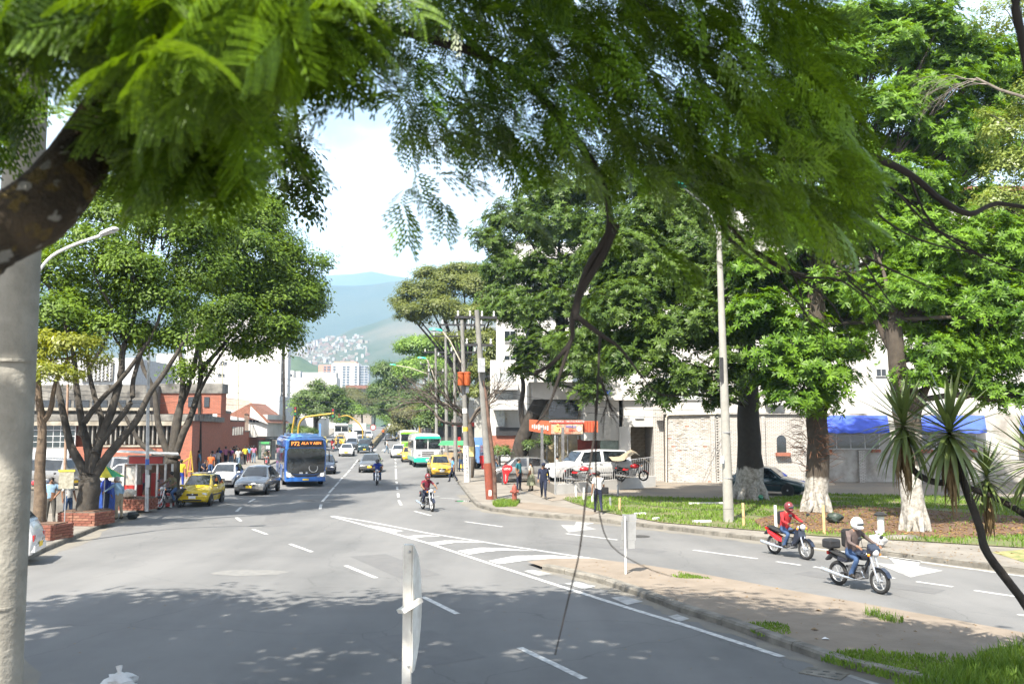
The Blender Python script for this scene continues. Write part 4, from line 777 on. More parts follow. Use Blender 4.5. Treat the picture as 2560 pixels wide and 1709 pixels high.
lob1 = [lobe(*a) for a in ((1560, 640, 41.5, 110, 75), (1660, 720, 40.5, 100, 80), (1760, 640, 41.5, 120, 80), (1560, 780, 39.5, 90, 75), (1680, 850, 39.5, 100, 80), (1780, 830, 38.5, 90, 80), (1600, 920, 39.5, 90, 60), (1720, 960, 38.5, 70, 50), (1840, 930, 37.5, 60, 60), (1480, 880, 41.5, 80, 70), (1850, 720, 39.5, 90, 90), (1900, 840, 39.5, 60, 80), (1800, 1000, 38.0, 40, 30), (1650, 560, 42.5, 120, 70), (1780, 470, 43.5, 140, 80), (1690, 640, 42.5, 120, 80), (1600, 700, 41.5, 100, 70), (1740, 760, 41.5, 100, 80), (1540, 860, 41.5, 90, 60), (1640, 980, 40.0, 60, 25))]
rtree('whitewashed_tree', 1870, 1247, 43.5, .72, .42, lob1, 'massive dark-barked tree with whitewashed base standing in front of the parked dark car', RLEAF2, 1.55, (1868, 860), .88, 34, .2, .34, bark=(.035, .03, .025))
lob2 = [lobe(*a) for a in ((1900, 690, 38, 75, 70), (1890, 800, 37, 65, 70), (1990, 620, 38, 90, 70), (2060, 740, 38, 100, 75), (1980, 830, 37, 80, 60), (2110, 880, 38, 85, 55), (2000, 930, 37, 60, 50), (1960, 1000, 36.5, 42, 38), (2050, 1000, 37, 55, 38), (1940, 960, 36.5, 50, 45), (1990, 1010, 36.2, 50, 32), (2085, 960, 37, 60, 45), (2020, 880, 37, 75, 50), (1930, 890, 36.8, 55, 50), (1960, 940, 36.2, 50, 40), (2050, 930, 36.6, 60, 45), (2100, 540, 39, 120, 80), (2020, 380, 40, 130, 90), (2180, 330, 40, 140, 110), (2060, 200, 41, 120, 90), (2200, 150, 41, 120, 80), (2330, 110, 41, 110, 80), (2090, 80, 42, 110, 60), (2320, 260, 40, 120, 90), (2150, 450, 39, 110, 80), (1920, 500, 40, 110, 90), (1940, 310, 41, 110, 90), (2280, 480, 39, 110, 90), (1990, 120, 42, 100, 70), (2420, 170, 41, 90, 70), (2480, 270, 42, 90, 80), (2300, 60, 42, 90, 50), (2200, 60, 42, 90, 60), (2480, 150, 42, 80, 60), (2540, 220, 42, 80, 70), (2420, 340, 41, 90, 80), (2360, 210, 42, 100, 80), (2480, 420, 42, 90, 90), (2540, 560, 42, 90, 90), (2150, 640, 39, 110, 80), (2260, 600, 39, 100, 80), (2180, 740, 40, 90, 60), (2370, 380, 40, 110, 90), (2400, 540, 40, 100, 90), (2140, 800, 40, 110, 60), (2260, 720, 40, 110, 70), (2380, 660, 41, 110, 80), (2500, 640, 41, 100, 90), (2300, 820, 41, 80, 50), (1960, 560, 40, 90, 80), (1990, 720, 39, 90, 70), (2200, 560, 41, 120, 90))]
rtree('whitewashed_tree', 2034, 1277, 37.2, .5, .36, lob2, 'tall bright-leaved tree with pale whitewashed base between the parked dark car and blue awning', RLEAF, 1.4, (2040, 700), .56, 38, .23, .36, sub=.8)
lob3 = [lobe(*a) for a in ((2280, 760, 31, 100, 60), (2400, 800, 31, 100, 65), (2220, 720, 32, 80, 60), (2490, 760, 31, 90, 70), (2330, 880, 30.5, 80, 55), (2440, 900, 31, 90, 60), (2530, 900, 31, 80, 70), (2290, 960, 30.5, 50, 40), (2480, 990, 31, 60, 40), (2350, 650, 32, 110, 70), (2480, 620, 32, 100, 90), (2180, 610, 33, 90, 60), (2580, 820, 30, 60, 80), (2560, 1000, 30.5, 60, 40), (2420, 700, 32, 90, 60), (2300, 600, 33, 90, 70), (2540, 700, 32, 70, 70), (2460, 840, 32, 100, 50), (2360, 780, 32.5, 90, 50), (2240, 830, 31.5, 50, 40), (2400, 950, 31, 60, 35))]
rtree('whitewashed_tree', 2276, 1325, 30.6, .40, .27, lob3, 'white-trunked tree rising behind the spiky yucca, nearest the path', RLEAF, 2.2, (2230, 800), 1.1, 40, .17, .27, extra=[([P(2290, 1080, 30.6), P(2280, 960, 30.6), P(2230, 880, 30.8), P(2190, 800, 31)], (.2, .1)), ([P(2285, 1060, 30.6), P(2330, 940, 30.6), P(2420, 860, 31), P(2500, 800, 31)], (.16, .07))], sub=.6)
OLV = leafmat('pale_olive_leaf', (.075, .115, .02), (.22, .27, .055), .35, .4, .4)
lob4 = [lobe(*a) for a in ((2500, 330, 33, 70, 80), (2540, 430, 33, 70, 90), (2500, 520, 33, 70, 70), (2560, 620, 33, 70, 80), (2600, 300, 33, 90, 110), (2540, 40, 35, 90, 50), (2620, 480, 33, 100, 120), (2560, 720, 33, 50, 40))]
b4_ = Vector((wpx(2760, 33), 33, .15)); Pp, Dd = crown_points(lob4, 1.0, .55, 45, 110)
tree('leaning_tree', b4_, 'pale olive leafy tree at the right edge with a bare dry bough', [([b4_, b4_ + Vector((-.3, 0, 4)), P(2640, 600, 33), P(2600, 300, 33)], .35, .15)] + reach(lob4, [P(2640, 600, 33), P(2600, 300, 33)]), np_mesh('crown', simple_leaves(Pp, Dd, .1, .2), 0, OLV), BARK)
# dry bough
def twig_tree(mb, p, d, L0, r, depth, spread=.55, droop=0., n=3):
    q = p + d * L0; m = (p + q) / 2 + Vector((rnd.uniform(-1, 1), rnd.uniform(-1, 1), rnd.uniform(-1, 1))) * L0 * .07; mb.tube([p, m, q], [r, r * .85, r * .68], 5 if r > .015 else 4)
    if depth <= 0: return
    for i in range(n if depth > 1 else n):
        a = Vector((rnd.gauss(0, 1), rnd.gauss(0, 1), rnd.gauss(0, 1))); dd = (d + a.normalized() * spread * rnd.uniform(.6, 1.3) + Vector((0, 0, -droop))).normalized()
        twig_tree(mb, m if rnd.random() < .3 else q, dd, L0 * rnd.uniform(.62, .86), r * .62, depth - 1, spread, droop, n)
DRY = M('dry_wood', (.2, .175, .145), .9, var=.2)
mb = MB(); p0, p1, p2 = P(2600, 255, 27), P(2500, 225, 27), P(2440, 195, 27); mb.tube([p0, p1, p2], [.05, .045, .035], 6)
for i in range(5): twig_tree(mb, p2.lerp(p1, rnd.random() * .6), Vector((-.8, rnd.uniform(-.2, .2), rnd.uniform(-.35, .15))).normalized(), .75, .018, 4, .45, .16, 2)
dryroot = bpy.data.objects['leaning_tree']; mb.build('dry_bough', DRY, dryroot, None, -dryroot.location)
# --- big crown behind the bakery, trunk leaning
lob0 = [lobe(*a) for a in ((1230, 610, 62, 55, 40), (1300, 560, 62, 80, 60), (1400, 590, 60, 100, 75), (1270, 690, 62, 70, 60), (1360, 700, 60, 90, 70), (1300, 800, 60, 90, 70), (1420, 800, 58, 95, 75), (1490, 700, 58, 90, 80), (1370, 890, 58, 90, 60), (1460, 930, 56, 80, 50), (1260, 760, 62, 60, 50), (1520, 580, 58, 100, 70), (1480, 990, 55, 50, 25), (1320, 930, 58, 40, 35), (1400, 500, 62, 110, 60), (1540, 480, 60, 120, 70))]
b0 = Vector((wpx(1296, 60), 60, .13)); tp = [b0, P(1300, 1120, 60), P(1335, 1030, 60), P(1375, 960, 60), P(1400, 860, 60), P(1400, 740, 60)]
Pp, Dd = crown_points(lob0, 1.0, .9, 20, 44, .7, .3)
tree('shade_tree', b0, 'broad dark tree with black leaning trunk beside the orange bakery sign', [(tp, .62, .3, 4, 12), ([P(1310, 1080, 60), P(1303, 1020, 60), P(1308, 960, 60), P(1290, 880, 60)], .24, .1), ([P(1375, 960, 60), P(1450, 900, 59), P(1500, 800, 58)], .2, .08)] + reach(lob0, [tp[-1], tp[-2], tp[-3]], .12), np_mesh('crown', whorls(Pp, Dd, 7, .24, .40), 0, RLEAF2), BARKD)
# --- olive umbrella tree and the rows of far trees
UMB = leafmat('olive_umbrella_leaf', (.055, .075, .014), (.15, .175, .036), .3, .5, .3); BRT = leafmat('bright_far_leaf', (.07, .135, .022), (.20, .31, .06), .3, .5, .3); FARL = leafmat('far_green_leaf', (.042, .075, .022), (.12, .18, .045), .3, .5, .3); FARD = leafmat('far_dull_leaf', (.075, .085, .03), (.16, .16, .06), .3, .5, .3)
def far_tree(name, px, Y, lobs, label, mat, L0, L1, sub, n_sub=14, per=80, flat=.5, r=.3, fork=.35, group=None, bark=BARK, dens=1.0):
    lob = [lobe(a, b, Y + c, d, e) for a, b, c, d, e in lobs]; b = Vector((wpx(px, Y), Y, hgt(Y) + .1)); Pp, Dd = crown_points(lob, dens, sub, n_sub, per, flat)
    cz = min(l[0][2] for l in lob); f = Vector((b.x + rnd.uniform(-.3, .3), Y, b.z + (cz - b.z) * .75)); limbs = [([b, b.lerp(f, .5) + Vector((rnd.uniform(-.2, .2), 0, 0)), f], r, r * .75)]
    for c, rr in lob: limbs.append(([f, f.lerp(Vector(c), .5) + Vector((0, 0, .3)), Vector(c)], r * .5, r * .12))
    return tree(name, b, label, limbs, np_mesh('crown', simple_leaves(Pp, Dd, L0, L1, .55), 0, mat), bark, group)
far_tree('umbrella_tree', 1165, 100, ((1060, 735, 0, 66, 40), (1130, 715, 2, 70, 46), (1200, 725, 0, 70, 44), (1022, 785, -2, 36, 34), (1100, 775, -3, 56, 36), (1050, 800, -1, 30, 24), (1075, 690, 2, 40, 22), (1000, 760, 0, 24, 22), (1240, 760, 0, 60, 35), (1180, 790, -3, 70, 26), (1210, 850, -4, 60, 28), (1140, 850, -4, 45, 20), (1250, 700, 4, 60, 30), (1160, 675, 2, 50, 18), (1230, 900, -4, 50, 24)), 'olive umbrella-shaped tree with layered crown above the power poles', UMB, .2, .33, .85, 60, 72, .45, .45)
far_tree('avenue_tree', 1090, 132, ((1050, 870, 0, 60, 28), (1110, 865, 2, 60, 30), (1070, 920, 0, 70, 34), (1130, 930, 0, 50, 40), (1030, 930, -3, 40, 30), (1140, 880, 0, 40, 34)), 'bright green rounded tree behind the green street lamps', BRT, .24, .42, 1.0, 40, 85)
far_tree('avenue_tree', 985, 150, ((970, 930, 0, 38, 26), (960, 980, 0, 36, 34), (1000, 950, 0, 40, 40), (990, 1010, -2, 42, 26), (950, 1030, 0, 20, 16), (1020, 1000, 0, 40, 34)), 'dense dark green tree overhanging the far right lanes', FARL, .26, .46, 1.1, 44, 86)
for k, (px, Y, lab, lb, mt) in enumerate(((1112, 92, 'leafy green tree filling the gap behind the orange transformer', ((1095, 985, 0, 44, 30), (1130, 970, 0, 46, 34), (1110, 1030, 0, 44, 24), (1075, 1020, 0, 28, 20)), FARL), (1222, 88, 'olive-green tree crown just right of the leaning pole', ((1215, 930, 0, 44, 30), (1240, 890, 0, 40, 34), (1230, 970, 0, 36, 24), (1200, 980, 0, 30, 18)), UMB), (1040, 120, 'dull thin-crowned tree beside the green street lamp poles', ((1020, 1040, 0, 42, 22), (1060, 1030, 0, 40, 22), (1000, 1070, 0, 28, 18)), FARD), (1085, 112, 'low bushy green tree behind the white and green bus', ((1070, 1060, 0, 30, 22), (1100, 1050, 0, 34, 24)), FARL),
        (975, 200, 'pale green tree far along the right side of the avenue', ((970, 1040, 0, 22, 16), (985, 1056, 0, 20, 14), (1000, 1030, 0, 18, 14)), BRT), (1015, 175, 'mid green far tree in the row beyond the bare tree', ((1010, 1060, 0, 24, 16), (1030, 1050, 0, 20, 14)), FARL),
        (790, 118, 'dark spreading tree at the corner beside the yellow traffic mast', ((775, 1000, 0, 44, 24), (820, 990, 0, 40, 26), (800, 1030, 0, 46, 22), (790, 965, 0, 18, 16), (845, 1010, 0, 28, 20)), FARL), (735, 125, 'yellow-green tree beside the dark pole behind the bus', ((745, 1012, 0, 26, 12), (760, 1030, 0, 22, 12)), BRT),
        (870, 165, 'light green tree along the left side of the avenue', ((860, 1020, 0, 30, 18), (885, 1030, 0, 28, 16), (850, 1045, 0, 24, 12)), BRT), (905, 230, 'dull olive tree near the end of the avenue', ((890, 1000, 0, 34, 18), (915, 1010, 0, 26, 18), (875, 985, 4, 26, 14)), FARD), (935, 260, 'hazy tree closing the view at the end of the avenue', ((930, 1020, 0, 26, 20), (945, 1000, 0, 20, 22), (950, 1035, 0, 18, 14)), FARL), (850, 240, 'grey-green tree in front of the red-roofed block', ((845, 985, 0, 30, 14), (865, 1000, 0, 22, 14)), FARD))):
    far_tree('avenue_tree', px, Y, lb, lab, mt, .2, .38, .9 * Y / 130, 44, 100, .6, .26)
# small palm by the corner
pm = empty('palm', (wpx(726, 112), 112, hgt(112) + .13), 0, 'small fan palm at the street corner behind the bus', 'palm'); MB().tube([(0, 0, 0), (.1, 0, 1.6), (0, 0, 3.0)], [.16, .13, .12], 8).build('trunk', BARK, pm)
fl = MB().add([(0, 0, 0), (.7, .22, .35), (1.5, .1, .1), (2.0, 0, -.5), (1.5, -.1, .1), (.7, -.22, .35)], [(0, 1, 5), (1, 2, 4, 5), (2, 3, 4)]).mesh('frond', FARL)
for i in range(18): o = ob('frond', fl, pm, (0, 0, 3)); o.rotation_euler = (0, rnd.uniform(-.9, .4), i * .35 + rnd.uniform(-.1, .1)); o.scale = (.7,) * 3
# --- bare tree behind the poles
mb = MB(); b = Vector((wpx(1174, 62), 62, .13)); f = P(1172, 1060, 62); limb(mb, [Vector((0, 0, 0)), P(1180, 1130, 62) - b, f - b], .3, .2)
for tgt, r in (((1130, 1010), .15), ((1090, 1000), .12), ((1215, 1010), .12), ((1150, 960), .1), ((1240, 1000), .1)):
    q = P(*tgt, 62 + rnd.uniform(-1.5, 1.5)); limb(mb, [f - b, (f.lerp(q, .5) + Vector((0, 0, .3))) - b, q - b], r, r * .6); d = (q - f).normalized()
    for i in range(5): twig_tree(mb, f.lerp(q, rnd.uniform(.45, 1)) - b, (d + Vector((rnd.uniform(-.4, .4), rnd.uniform(-.6, .6), rnd.uniform(-.1, .6)))).normalized(), 1.15, r * .42, 4, .5, 0, 2)
q = P(1040, 990, 62); limb(mb, [f - b, P(1110, 1055, 62) - b, P(1075, 1020, 62) - b, q - b], .13, .06)
for i in range(7): twig_tree(mb, f.lerp(q, rnd.uniform(.5, 1)) - b, Vector((-.7, rnd.uniform(-.4, .4), rnd.uniform(-.2, .7))).normalized(), 1.2, .045, 4, .5, 0, 2)
e = tag(ob('bare_tree', None, None, b), 'leafless grey tree with tangled twigs behind the white-painted pole', 'tree'); mb.build('trunk', M('grey_brown_wood', (.11, .09, .072), .9, var=.2), e, 50)
lob = [lobe(1100, 1040, 62, 60, 26), lobe(1190, 1010, 62, 60, 30), lobe(1230, 1040, 62, 40, 24)]; Pp, Dd = crown_points(lob, .5, .9, 14, 34); ob('crown', np_mesh('crown', simple_leaves(Pp, Dd, .08, .15), 0, FARD), e, -b)
# dry epiphytes round the second trunk
mb = MB(); b2 = P(2030, 1100, 37)
for i in range(150):
    a = rnd.uniform(0, 6.28); z = rnd.gauss(0, .75); s = Vector((math.cos(a) * .4, math.sin(a) * .4 - .05, z)); mb.tube([s, s + Vector((math.cos(a) * .35, math.sin(a) * .35, rnd.uniform(-.1, .3))), s + Vector((math.cos(a) * rnd.uniform(.5, .95), math.sin(a) * rnd.uniform(.5, .95), rnd.uniform(-.3, .4)))], [.012, .009, .004], 4, False)
pt = bpy.data.objects['whitewashed_tree.001']; mb.build('dry_twigs', M('rust_twigs', (.15, .07, .035), .9, var=.3), pt, None, b2 - pt.location)
# ---------------------------------------------------------------- foreground mimosa
FRONDM = leafmat('mimosa_leaflet', (.012, .040, .003), (.150, .260, .016), .24, .4, .32)
def frond_mesh(seed, npin=7, nl=9):
    r = random.Random(seed); V = []; F = []; Lr = .20
    def rach(t): return Vector((Lr * t, 0, -.06 * t * t))
    for i in range(npin + 1):
        t = .12 + .86 * i / npin; b = rach(t); pl = .115 * (1 - .55 * abs(t - .45) ** 1.3) * r.uniform(.9, 1.08)
        for s in (-1, 1):
            a = R(58 - 22 * t) + r.uniform(-.1, .1); dv = Vector((math.cos(a), s * math.sin(a), -.25 + r.uniform(-.1, .1))).normalized(); side = Vector((-s * math.sin(a), math.cos(a), 0)).normalized()
            for k in range(nl):
                u = (k + .5) / nl; c = b + dv * pl * (.08 + .92 * u) + Vector((0, 0, -.03 * u * u)); w_ = .0155 * (1.05 - .45 * u); h = pl / nl * .62
                for s2 in (-1, 1):
                    q = len(V); tip = c + side * s2 * w_ + dv * h * 1.1 + Vector((0, 0, .003 * s2)); mid = c + side * s2 * w_ * .5; V += [tuple(c), tuple(mid - dv * h * .8), tuple(tip), tuple(mid + dv * h * 1.2)]; F.append((q, q + 1, q + 2, q + 3))
    q = len(V)
    for i in range(7):
        c = rach(i / 6); V += [(c.x, .003, c.z), (c.x, -.003, c.z)]
        if i: F.append((q + 2 * i - 2, q + 2 * i - 1, q + 2 * i + 1, q + 2 * i))
    me = bpy.data.meshes.new('frond'); me.from_pydata(V, [], F); me.materials.append(FRONDM); return me
FM = [frond_mesh(i, 6 + i % 3, 13) for i in range(5)]; FMLOW = [frond_mesh(20 + i, 7, 4) for i in range(3)]
mim = empty('mimosa_tree', (-2.7, 2.2, 0), 0, 'feathery-leaved tree with thick lichen-spotted limb hanging over the view', 'tree'); mo = Vector(mim.location)
LICH = M('lichen_bark', (.05, .036, .022), .95, col2=(.018, .014, .010), scale=9, bump=.9); t = LICH.node_tree; b_ = t.nodes['Principled BSDF']; old = b_.inputs['Base Color'].links[0].from_socket; tc = nd(t, 'ShaderNodeTexCoord')
for sc_, th, colr in ((13.0, .60, (.075, .052, .014)), (16.0, .68, (.16, .155, .14))):
    nz = nd(t, 'ShaderNodeTexNoise', i_Scale=sc_, i_Detail=2.0); t.links.new(tc.outputs['Object'], nz.inputs['Vector']); mr = nd(t, 'ShaderNodeMapRange'); mr.inputs['From Min'].default_value = th - .06; mr.inputs['From Max'].default_value = th; t.links.new(nz.outputs[0], mr.inputs['Value']); mx = nd(t, 'ShaderNodeMixRGB'); mx.inputs[2].default_value = (*colr, 1); t.links.new(mr.outputs[0], mx.inputs[0]); t.links.new(old, mx.inputs[1]); old = mx.outputs[0]
t.links.new(old, b_.inputs['Base Color'])
mb = MB(); main = [Vector((-2.7, 2.2, 0)), Vector((-2.65, 2.3, 2.2)), Vector((-2.35, 2.45, 3.75)), P(-120, 640, 2.55), P(0, 575, 2.6), P(95, 525, 2.65), P(175, 434, 2.75), P(243, 325, 2.9), P(300, 220, 3.1), P(390, 60, 3.4), P(560, -160, 3.9)]
mb.tube([p - mo for p in smooth_path(main, 4)], [(.15 - .045 * min(1, max(0, (i - 6) / 8))) - .035 * min(1, max(0, (i - 20) / 16)) for i in range(len(smooth_path(main, 4)))], 14); mb.build('trunk', LICH, mim, 60)
mb = MB(); TW = M('dark_twig', (.025, .02, .017), .9, var=.2)
def pth(pts, Y, dY=0): return [P(x, y, Y + dY * i) for i, (x, y) in enumerate(pts)]
Pcr = P(560, -160, 3.9)
for pts, r0, r1 in (([Pcr, P(900, -220, 4.2), P(1300, -180, 4.5), P(1640, 40, 4.6), P(1823, 214, 4.7), P(1912, 303, 4.8), P(1979, 330, 4.8), P(2069, 366, 4.9), P(2180, 393, 4.9), P(2270, 433, 5), P(2359, 504, 5), P(2426, 533, 5), P(2493, 509, 5.1), P(2600, 525, 5.1)], .05, .012),
        ([Pcr, P(900, 40, 4), P(1250, 160, 4.1), P(1450, 360, 4.1), P(1526, 545, 4.1), P(1465, 676, 4.1), P(1433, 785, 4.1), P(1428, 850, 4.1), P(1384, 905, 4.1), P(1335, 935, 4.1)], .027, .009), ([P(1540, 560, 4.1), P(1505, 640, 4.1), P(1452, 730, 4.1), P(1436, 800, 4.1)], .022, .018), ([P(1440, 790, 4.1), P(1500, 835, 4.1), P(1550, 870, 4.1), P(1600, 935, 4.1)], .016, .004), ([P(1428, 850, 4.1), P(1395, 950, 4.1), P(1370, 1020, 4.1), P(1340, 1060, 4.1)], .012, .003),
        ([P(1500, 838, 4.1), P(1495, 950, 4), P(1489, 1060, 4), P(1468, 1210, 3.9), P(1450, 1370, 3.9), P(1425, 1480, 3.8), P(1388, 1635, 3.8)], .0065, .003), ([P(1489, 1000, 4), P(1490, 1180, 4), P(1500, 1290, 4), P(1530, 1365, 4), P(1613, 1417, 4), P(1680, 1440, 4)], .0045, .0015),
        ([P(1823, 214, 4.7), P(1850, 300, 4.7), P(1885, 350, 4.7), P(1900, 420, 4.7)], .02, .006), ([P(1980, 262, 4.8), P(2037, 241, 4.8), P(2085, 262, 4.8), P(2092, 312, 4.8), P(2127, 370, 4.8), P(2154, 424, 4.9), P(2230, 470, 4.9), P(2320, 560, 5), P(2420, 610, 5)], .016, .005), ([P(1820, 560, 4.7), P(1900, 640, 4.8), P(2000, 690, 4.8), P(2100, 700, 4.8), P(2180, 760, 4.8)], .012, .004), ([P(1823, 214, 4.7), P(1810, 400, 4.6), P(1805, 560, 4.6), P(1850, 620, 4.7), P(1930, 680, 4.7)], .02, .006),
        ([P(2037, 520, 4.9), P(2100, 600, 4.9), P(2200, 660, 4.9), P(2330, 720, 5)], .014, .004), ([P(2080, 560, 4.9), P(2150, 640, 4.9), P(2200, 720, 4.9), P(2260, 800, 4.9)], .01, .003), ([P(2270, 433, 5), P(2330, 560, 5), P(2450, 640, 5), P(2560, 680, 5)], .01, .003), ([P(1935, 590, 4.8), P(1990, 700, 4.8), P(2010, 780, 4.8), P(2000, 850, 4.8)], .008, .002), ([P(2600, -60, 3.6), P(2540, 0, 3.6), P(2555, 90, 3.6), P(2570, 180, 3.6)], .022, .018), ([P(1600, 935, 4.1), P(1650, 985, 4.1), P(1740, 985, 4.1), P(1780, 970, 4.1)], .004, .002), ([P(1880, 620, 4.8), P(1990, 690, 4.8), P(2080, 760, 4.8), P(2130, 860, 4.8)], .008, .003), ([P(2069, 366, 4.9), P(2180, 520, 4.9), P(2300, 600, 4.9), P(2480, 640, 5)], .01, .004)):
    limb(mb, [p - mo for p in pts], r0, r1, 4, 6, .05)
for s, d, l in ((P(2020, 640, 4.8), Vector((.9, .1, -.35)), .22), (P(2120, 700, 4.8), Vector((.8, .1, -.5)), .2), (P(2300, 560, 5), Vector((.9, 0, -.4)), .2), (P(1950, 700, 4.8), Vector((.6, 0, -.8)), .18), (P(2230, 470, 5), Vector((.7, 0, -.6)), .22), (P(1500, 940, 4), Vector((.3, 0, -.9)), .1)):
    for _ in range(2): twig_tree(mb, s - mo, d.normalized(), l, .006, 3, .45, .1, 2)
mb.build('branch', TW, mim, 60)
# fronds: dense sprays laid along the overhanging boughs
def in_area(px, py):
    if px < 640: return py < 330 + 110 * math.sin(px * .012) + 40 * math.sin(px * .05)
    if px < 930: return py < 330 - (px - 640) * .75
    if px < 1010: return py < 150 + (px - 930) * 2.0
    if px < 1150: return py < 400
    if px < 1560: return py < 420 + (px - 1150) * .12
    if px < 1950: return py < 480 + (px - 1560) * .30
    return py > (px - 1960) * 2.0 and py < 600 and px < 2130
spots = []
def addf(px, py, Y, spread_px=1, ang=None, sc=1.0): spots.append((px, py, Y, ang, sc))
for _ in range(620):
    px, py = rnd.uniform(-140, 780), rnd.uniform(-160, 300)
    if in_area(px, py + 60) and (px > 310 or py < 20 + max(0, 90 - px) * .9) and (px < 600 or py < 110): addf(px, py, rnd.uniform(2.0, 2.9))
for _ in range(130): px = rnd.uniform(350, 640); addf(px, rnd.uniform(200, 420) - abs(px - 430) * .2, rnd.uniform(2.6, 3.2))
for _ in range(120): px = rnd.uniform(640, 900); addf(px, rnd.uniform(-160, 110) - (px - 640) * .1, rnd.uniform(2.4, 3.2))
n_mid = 0
for _ in range(46): addf(rnd.uniform(-90, 130), rnd.uniform(120, 300), rnd.uniform(2.9, 3.8))
while n_mid < 1120:
    px, py = rnd.uniform(860, 2120), rnd.uniform(-160, 620)
    if in_area(px, py + 45) or (py < 0 and px < 2000): addf(px, py, rnd.uniform(3.6, 5.4)); n_mid += 1
for a in ((1040, 430), (1060, 470), (1090, 440), (1020, 470), (1110, 500), (1000, 500), (880, 200), (870, 230), (860, 180), (1230, 500), (1300, 530),  (1500, 560), (1560, 590), (1640, 620), (1700, 640), (1760, 640), (1820, 600), (1900, 560), (1980, 560), (2030, 560), (2080, 540), (2100, 480)): addf(a[0], a[1], 4.3 if a[0] > 900 else 3.2)
left = 0; rest_v = []; rest_f = []
order = sorted(range(len(spots)), key=lambda i: spots[i][2])
for rank, i in enumerate(order):
    px, py, Y, ang, sc = spots[i]; p = P(px, py, Y)
    lean = (px - 700) / 900.0; hd = math.atan2(rnd.gauss(-.35, .5), lean + rnd.gauss(0, .55)); pitch = rnd.uniform(-.1, 1.05)
    m = Matrix.Translation(p) @ Matrix.Rotation(hd, 4, 'Z') @ Matrix.Rotation(pitch, 4, 'Y') @ Matrix.Rotation(rnd.gauss(0, .45), 4, 'X') @ Matrix.Scale(rnd.uniform(.75, 1.2) * sc, 4)
    if rank < 300:
        o = ob('frond', FM[rank % 5], mim); o.matrix_local = Matrix.Translation(-mo) @ m
    else:
        me = FMLOW[rank % 3]; co = np.empty(len(me.vertices) * 3, np.float32); me.vertices.foreach_get('co', co); co = co.reshape(-1, 3); A_ = np.array((Matrix.Translation(-mo) @ m)); rest_v.append(co[:-14] @ A_[:3, :3].T + A_[:3, 3])
tag(ob('fronds', np_mesh('fronds', np.concatenate(rest_v), 0, FRONDM), mim), kind='stuff')
# its crown overhead, out of the picture, shades the near road
lobM = [((x, y, z), (1.2, 1.1, .45)) for x, y, z in ((-.3, 2.4, 8.6), (.9, 2.6, 8.6), (2.0, 2.9, 8.6), (3.0, 3.3, 8.6), (.3, 3.4, 8.6), (1.6, 3.9, 8.6), (-.9, 3.3, 8.6), (-.2, 4.6, 7.7), (.9, 4.4, 7.6), (2.0, 4.4, 7.6), (3.1, 4.5, 7.7), (4.0, 4.2, 7.8), (3.9, 2.9, 8.4), (.4, 2.5, 8.2), (1.5, 3.1, 8.0), (2.6, 3.6, 7.9))] + [((x, y, z), (rx, ry, .9)) for x, y, z, rx, ry in ((1.2, .6, 11, 2.0, 1.5), (3.4, .8, 11, 2, 1.6), (1.4, 2.4, 11.4, 2.4, 1.6), (-10.5, 6.5, 12, 3, 2.6), (-7, 9, 12.4, 3, 2.5), (-3.5, 9.6, 12.6, 3, 2.4), (-.5, 9.2, 12.4, 2.6, 2.4), (2.0, 7.2, 12, 2.4, 2.4), (-8, 4, 11.5, 3, 2.6), (-4, 5.2, 12, 3, 2.8), (-.5, 5, 12, 2.8, 2.6), (2.6, 3.4, 11.6, 2, 2.0), (-11.5, 10, 12.4, 2.6, 2.0), (-5.5, 3.2, 11.4, 2.6, 1.8), (-1.8, 3.2, 11.4, 2.2, 1.6), (-13, 5, 12, 2.4, 2.6))]  # the first, low lobes are added out of view to shade the middle fronds
Pp, Dd = crown_points(lobM, 1.0, 1.1, 62, 40, .4, .02); ob('crown', np_mesh('crown', simple_leaves(Pp, Dd, .3, .5, .6), 0, FRONDM), mim, -mo)
mb = MB(); limb(mb, [main[-1] - mo, Vector((-2.0, 4.4, 8)) - mo, Vector((-3, 5, 11)) - mo], .1, .06)
for c, r_ in lobM: limb(mb, [Vector((-2.4, 4.6, 9.2)) - mo, Vector(c) * .6 + Vector((-2.4, 4.6, 10)) * .4 - mo, Vector(c) - mo], .05, .015)
mb.build('upper_boughs', TW, mim, 60)
# --- yuccas
YUC = leafmat('yucca_leaf', (.055, .085, .022), (.14, .18, .05), .12, .35, .5); YDRY = M('dry_yucca_leaf', (.2, .14, .065), .9, col2=(.11, .07, .03), scale=6)
def blade(L_, w_, mat, name, droop):
    V = []; n = 5
    for i in range(n + 1):
        t = i / n; wd = w_ * (.75 + .9 * t - 1.65 * t * t) if t < .999 else 0; z = -droop * t * t * L_; x = L_ * t * (1 - .12 * droop * t)
        V += [(x, wd, z + wd * .35), (x, 0, z), (x, -wd, z + wd * .35)]
    F = [f for i in range(n) for f in ((3 * i, 3 * i + 1, 3 * i + 4, 3 * i + 3), (3 * i + 1, 3 * i + 2, 3 * i + 5, 3 * i + 4))]
    return MB().add(V, F).mesh(name, mat, 60)
yb = [blade(.74, .036, YUC, 'leaf', d) for d in (.05, .18, .35)]; yd = [blade(.6, .02, YDRY, 'dry_leaf', d) for d in (.2, .5)]
yu = empty('yucca', (8.3, 12.6, .085), 0, 'many-headed spiky yucca with hanging dry leaf skirts and a dark leaning stem', 'yucca'); yo = Vector(yu.location)
mb = MB(); heads = [(2258, 1061, 13.6, 1.12), (2374, 1080, 13.2, 1.3), (2466, 1190, 13.4, .8), (2590, 1150, 13.0, 1.1)]
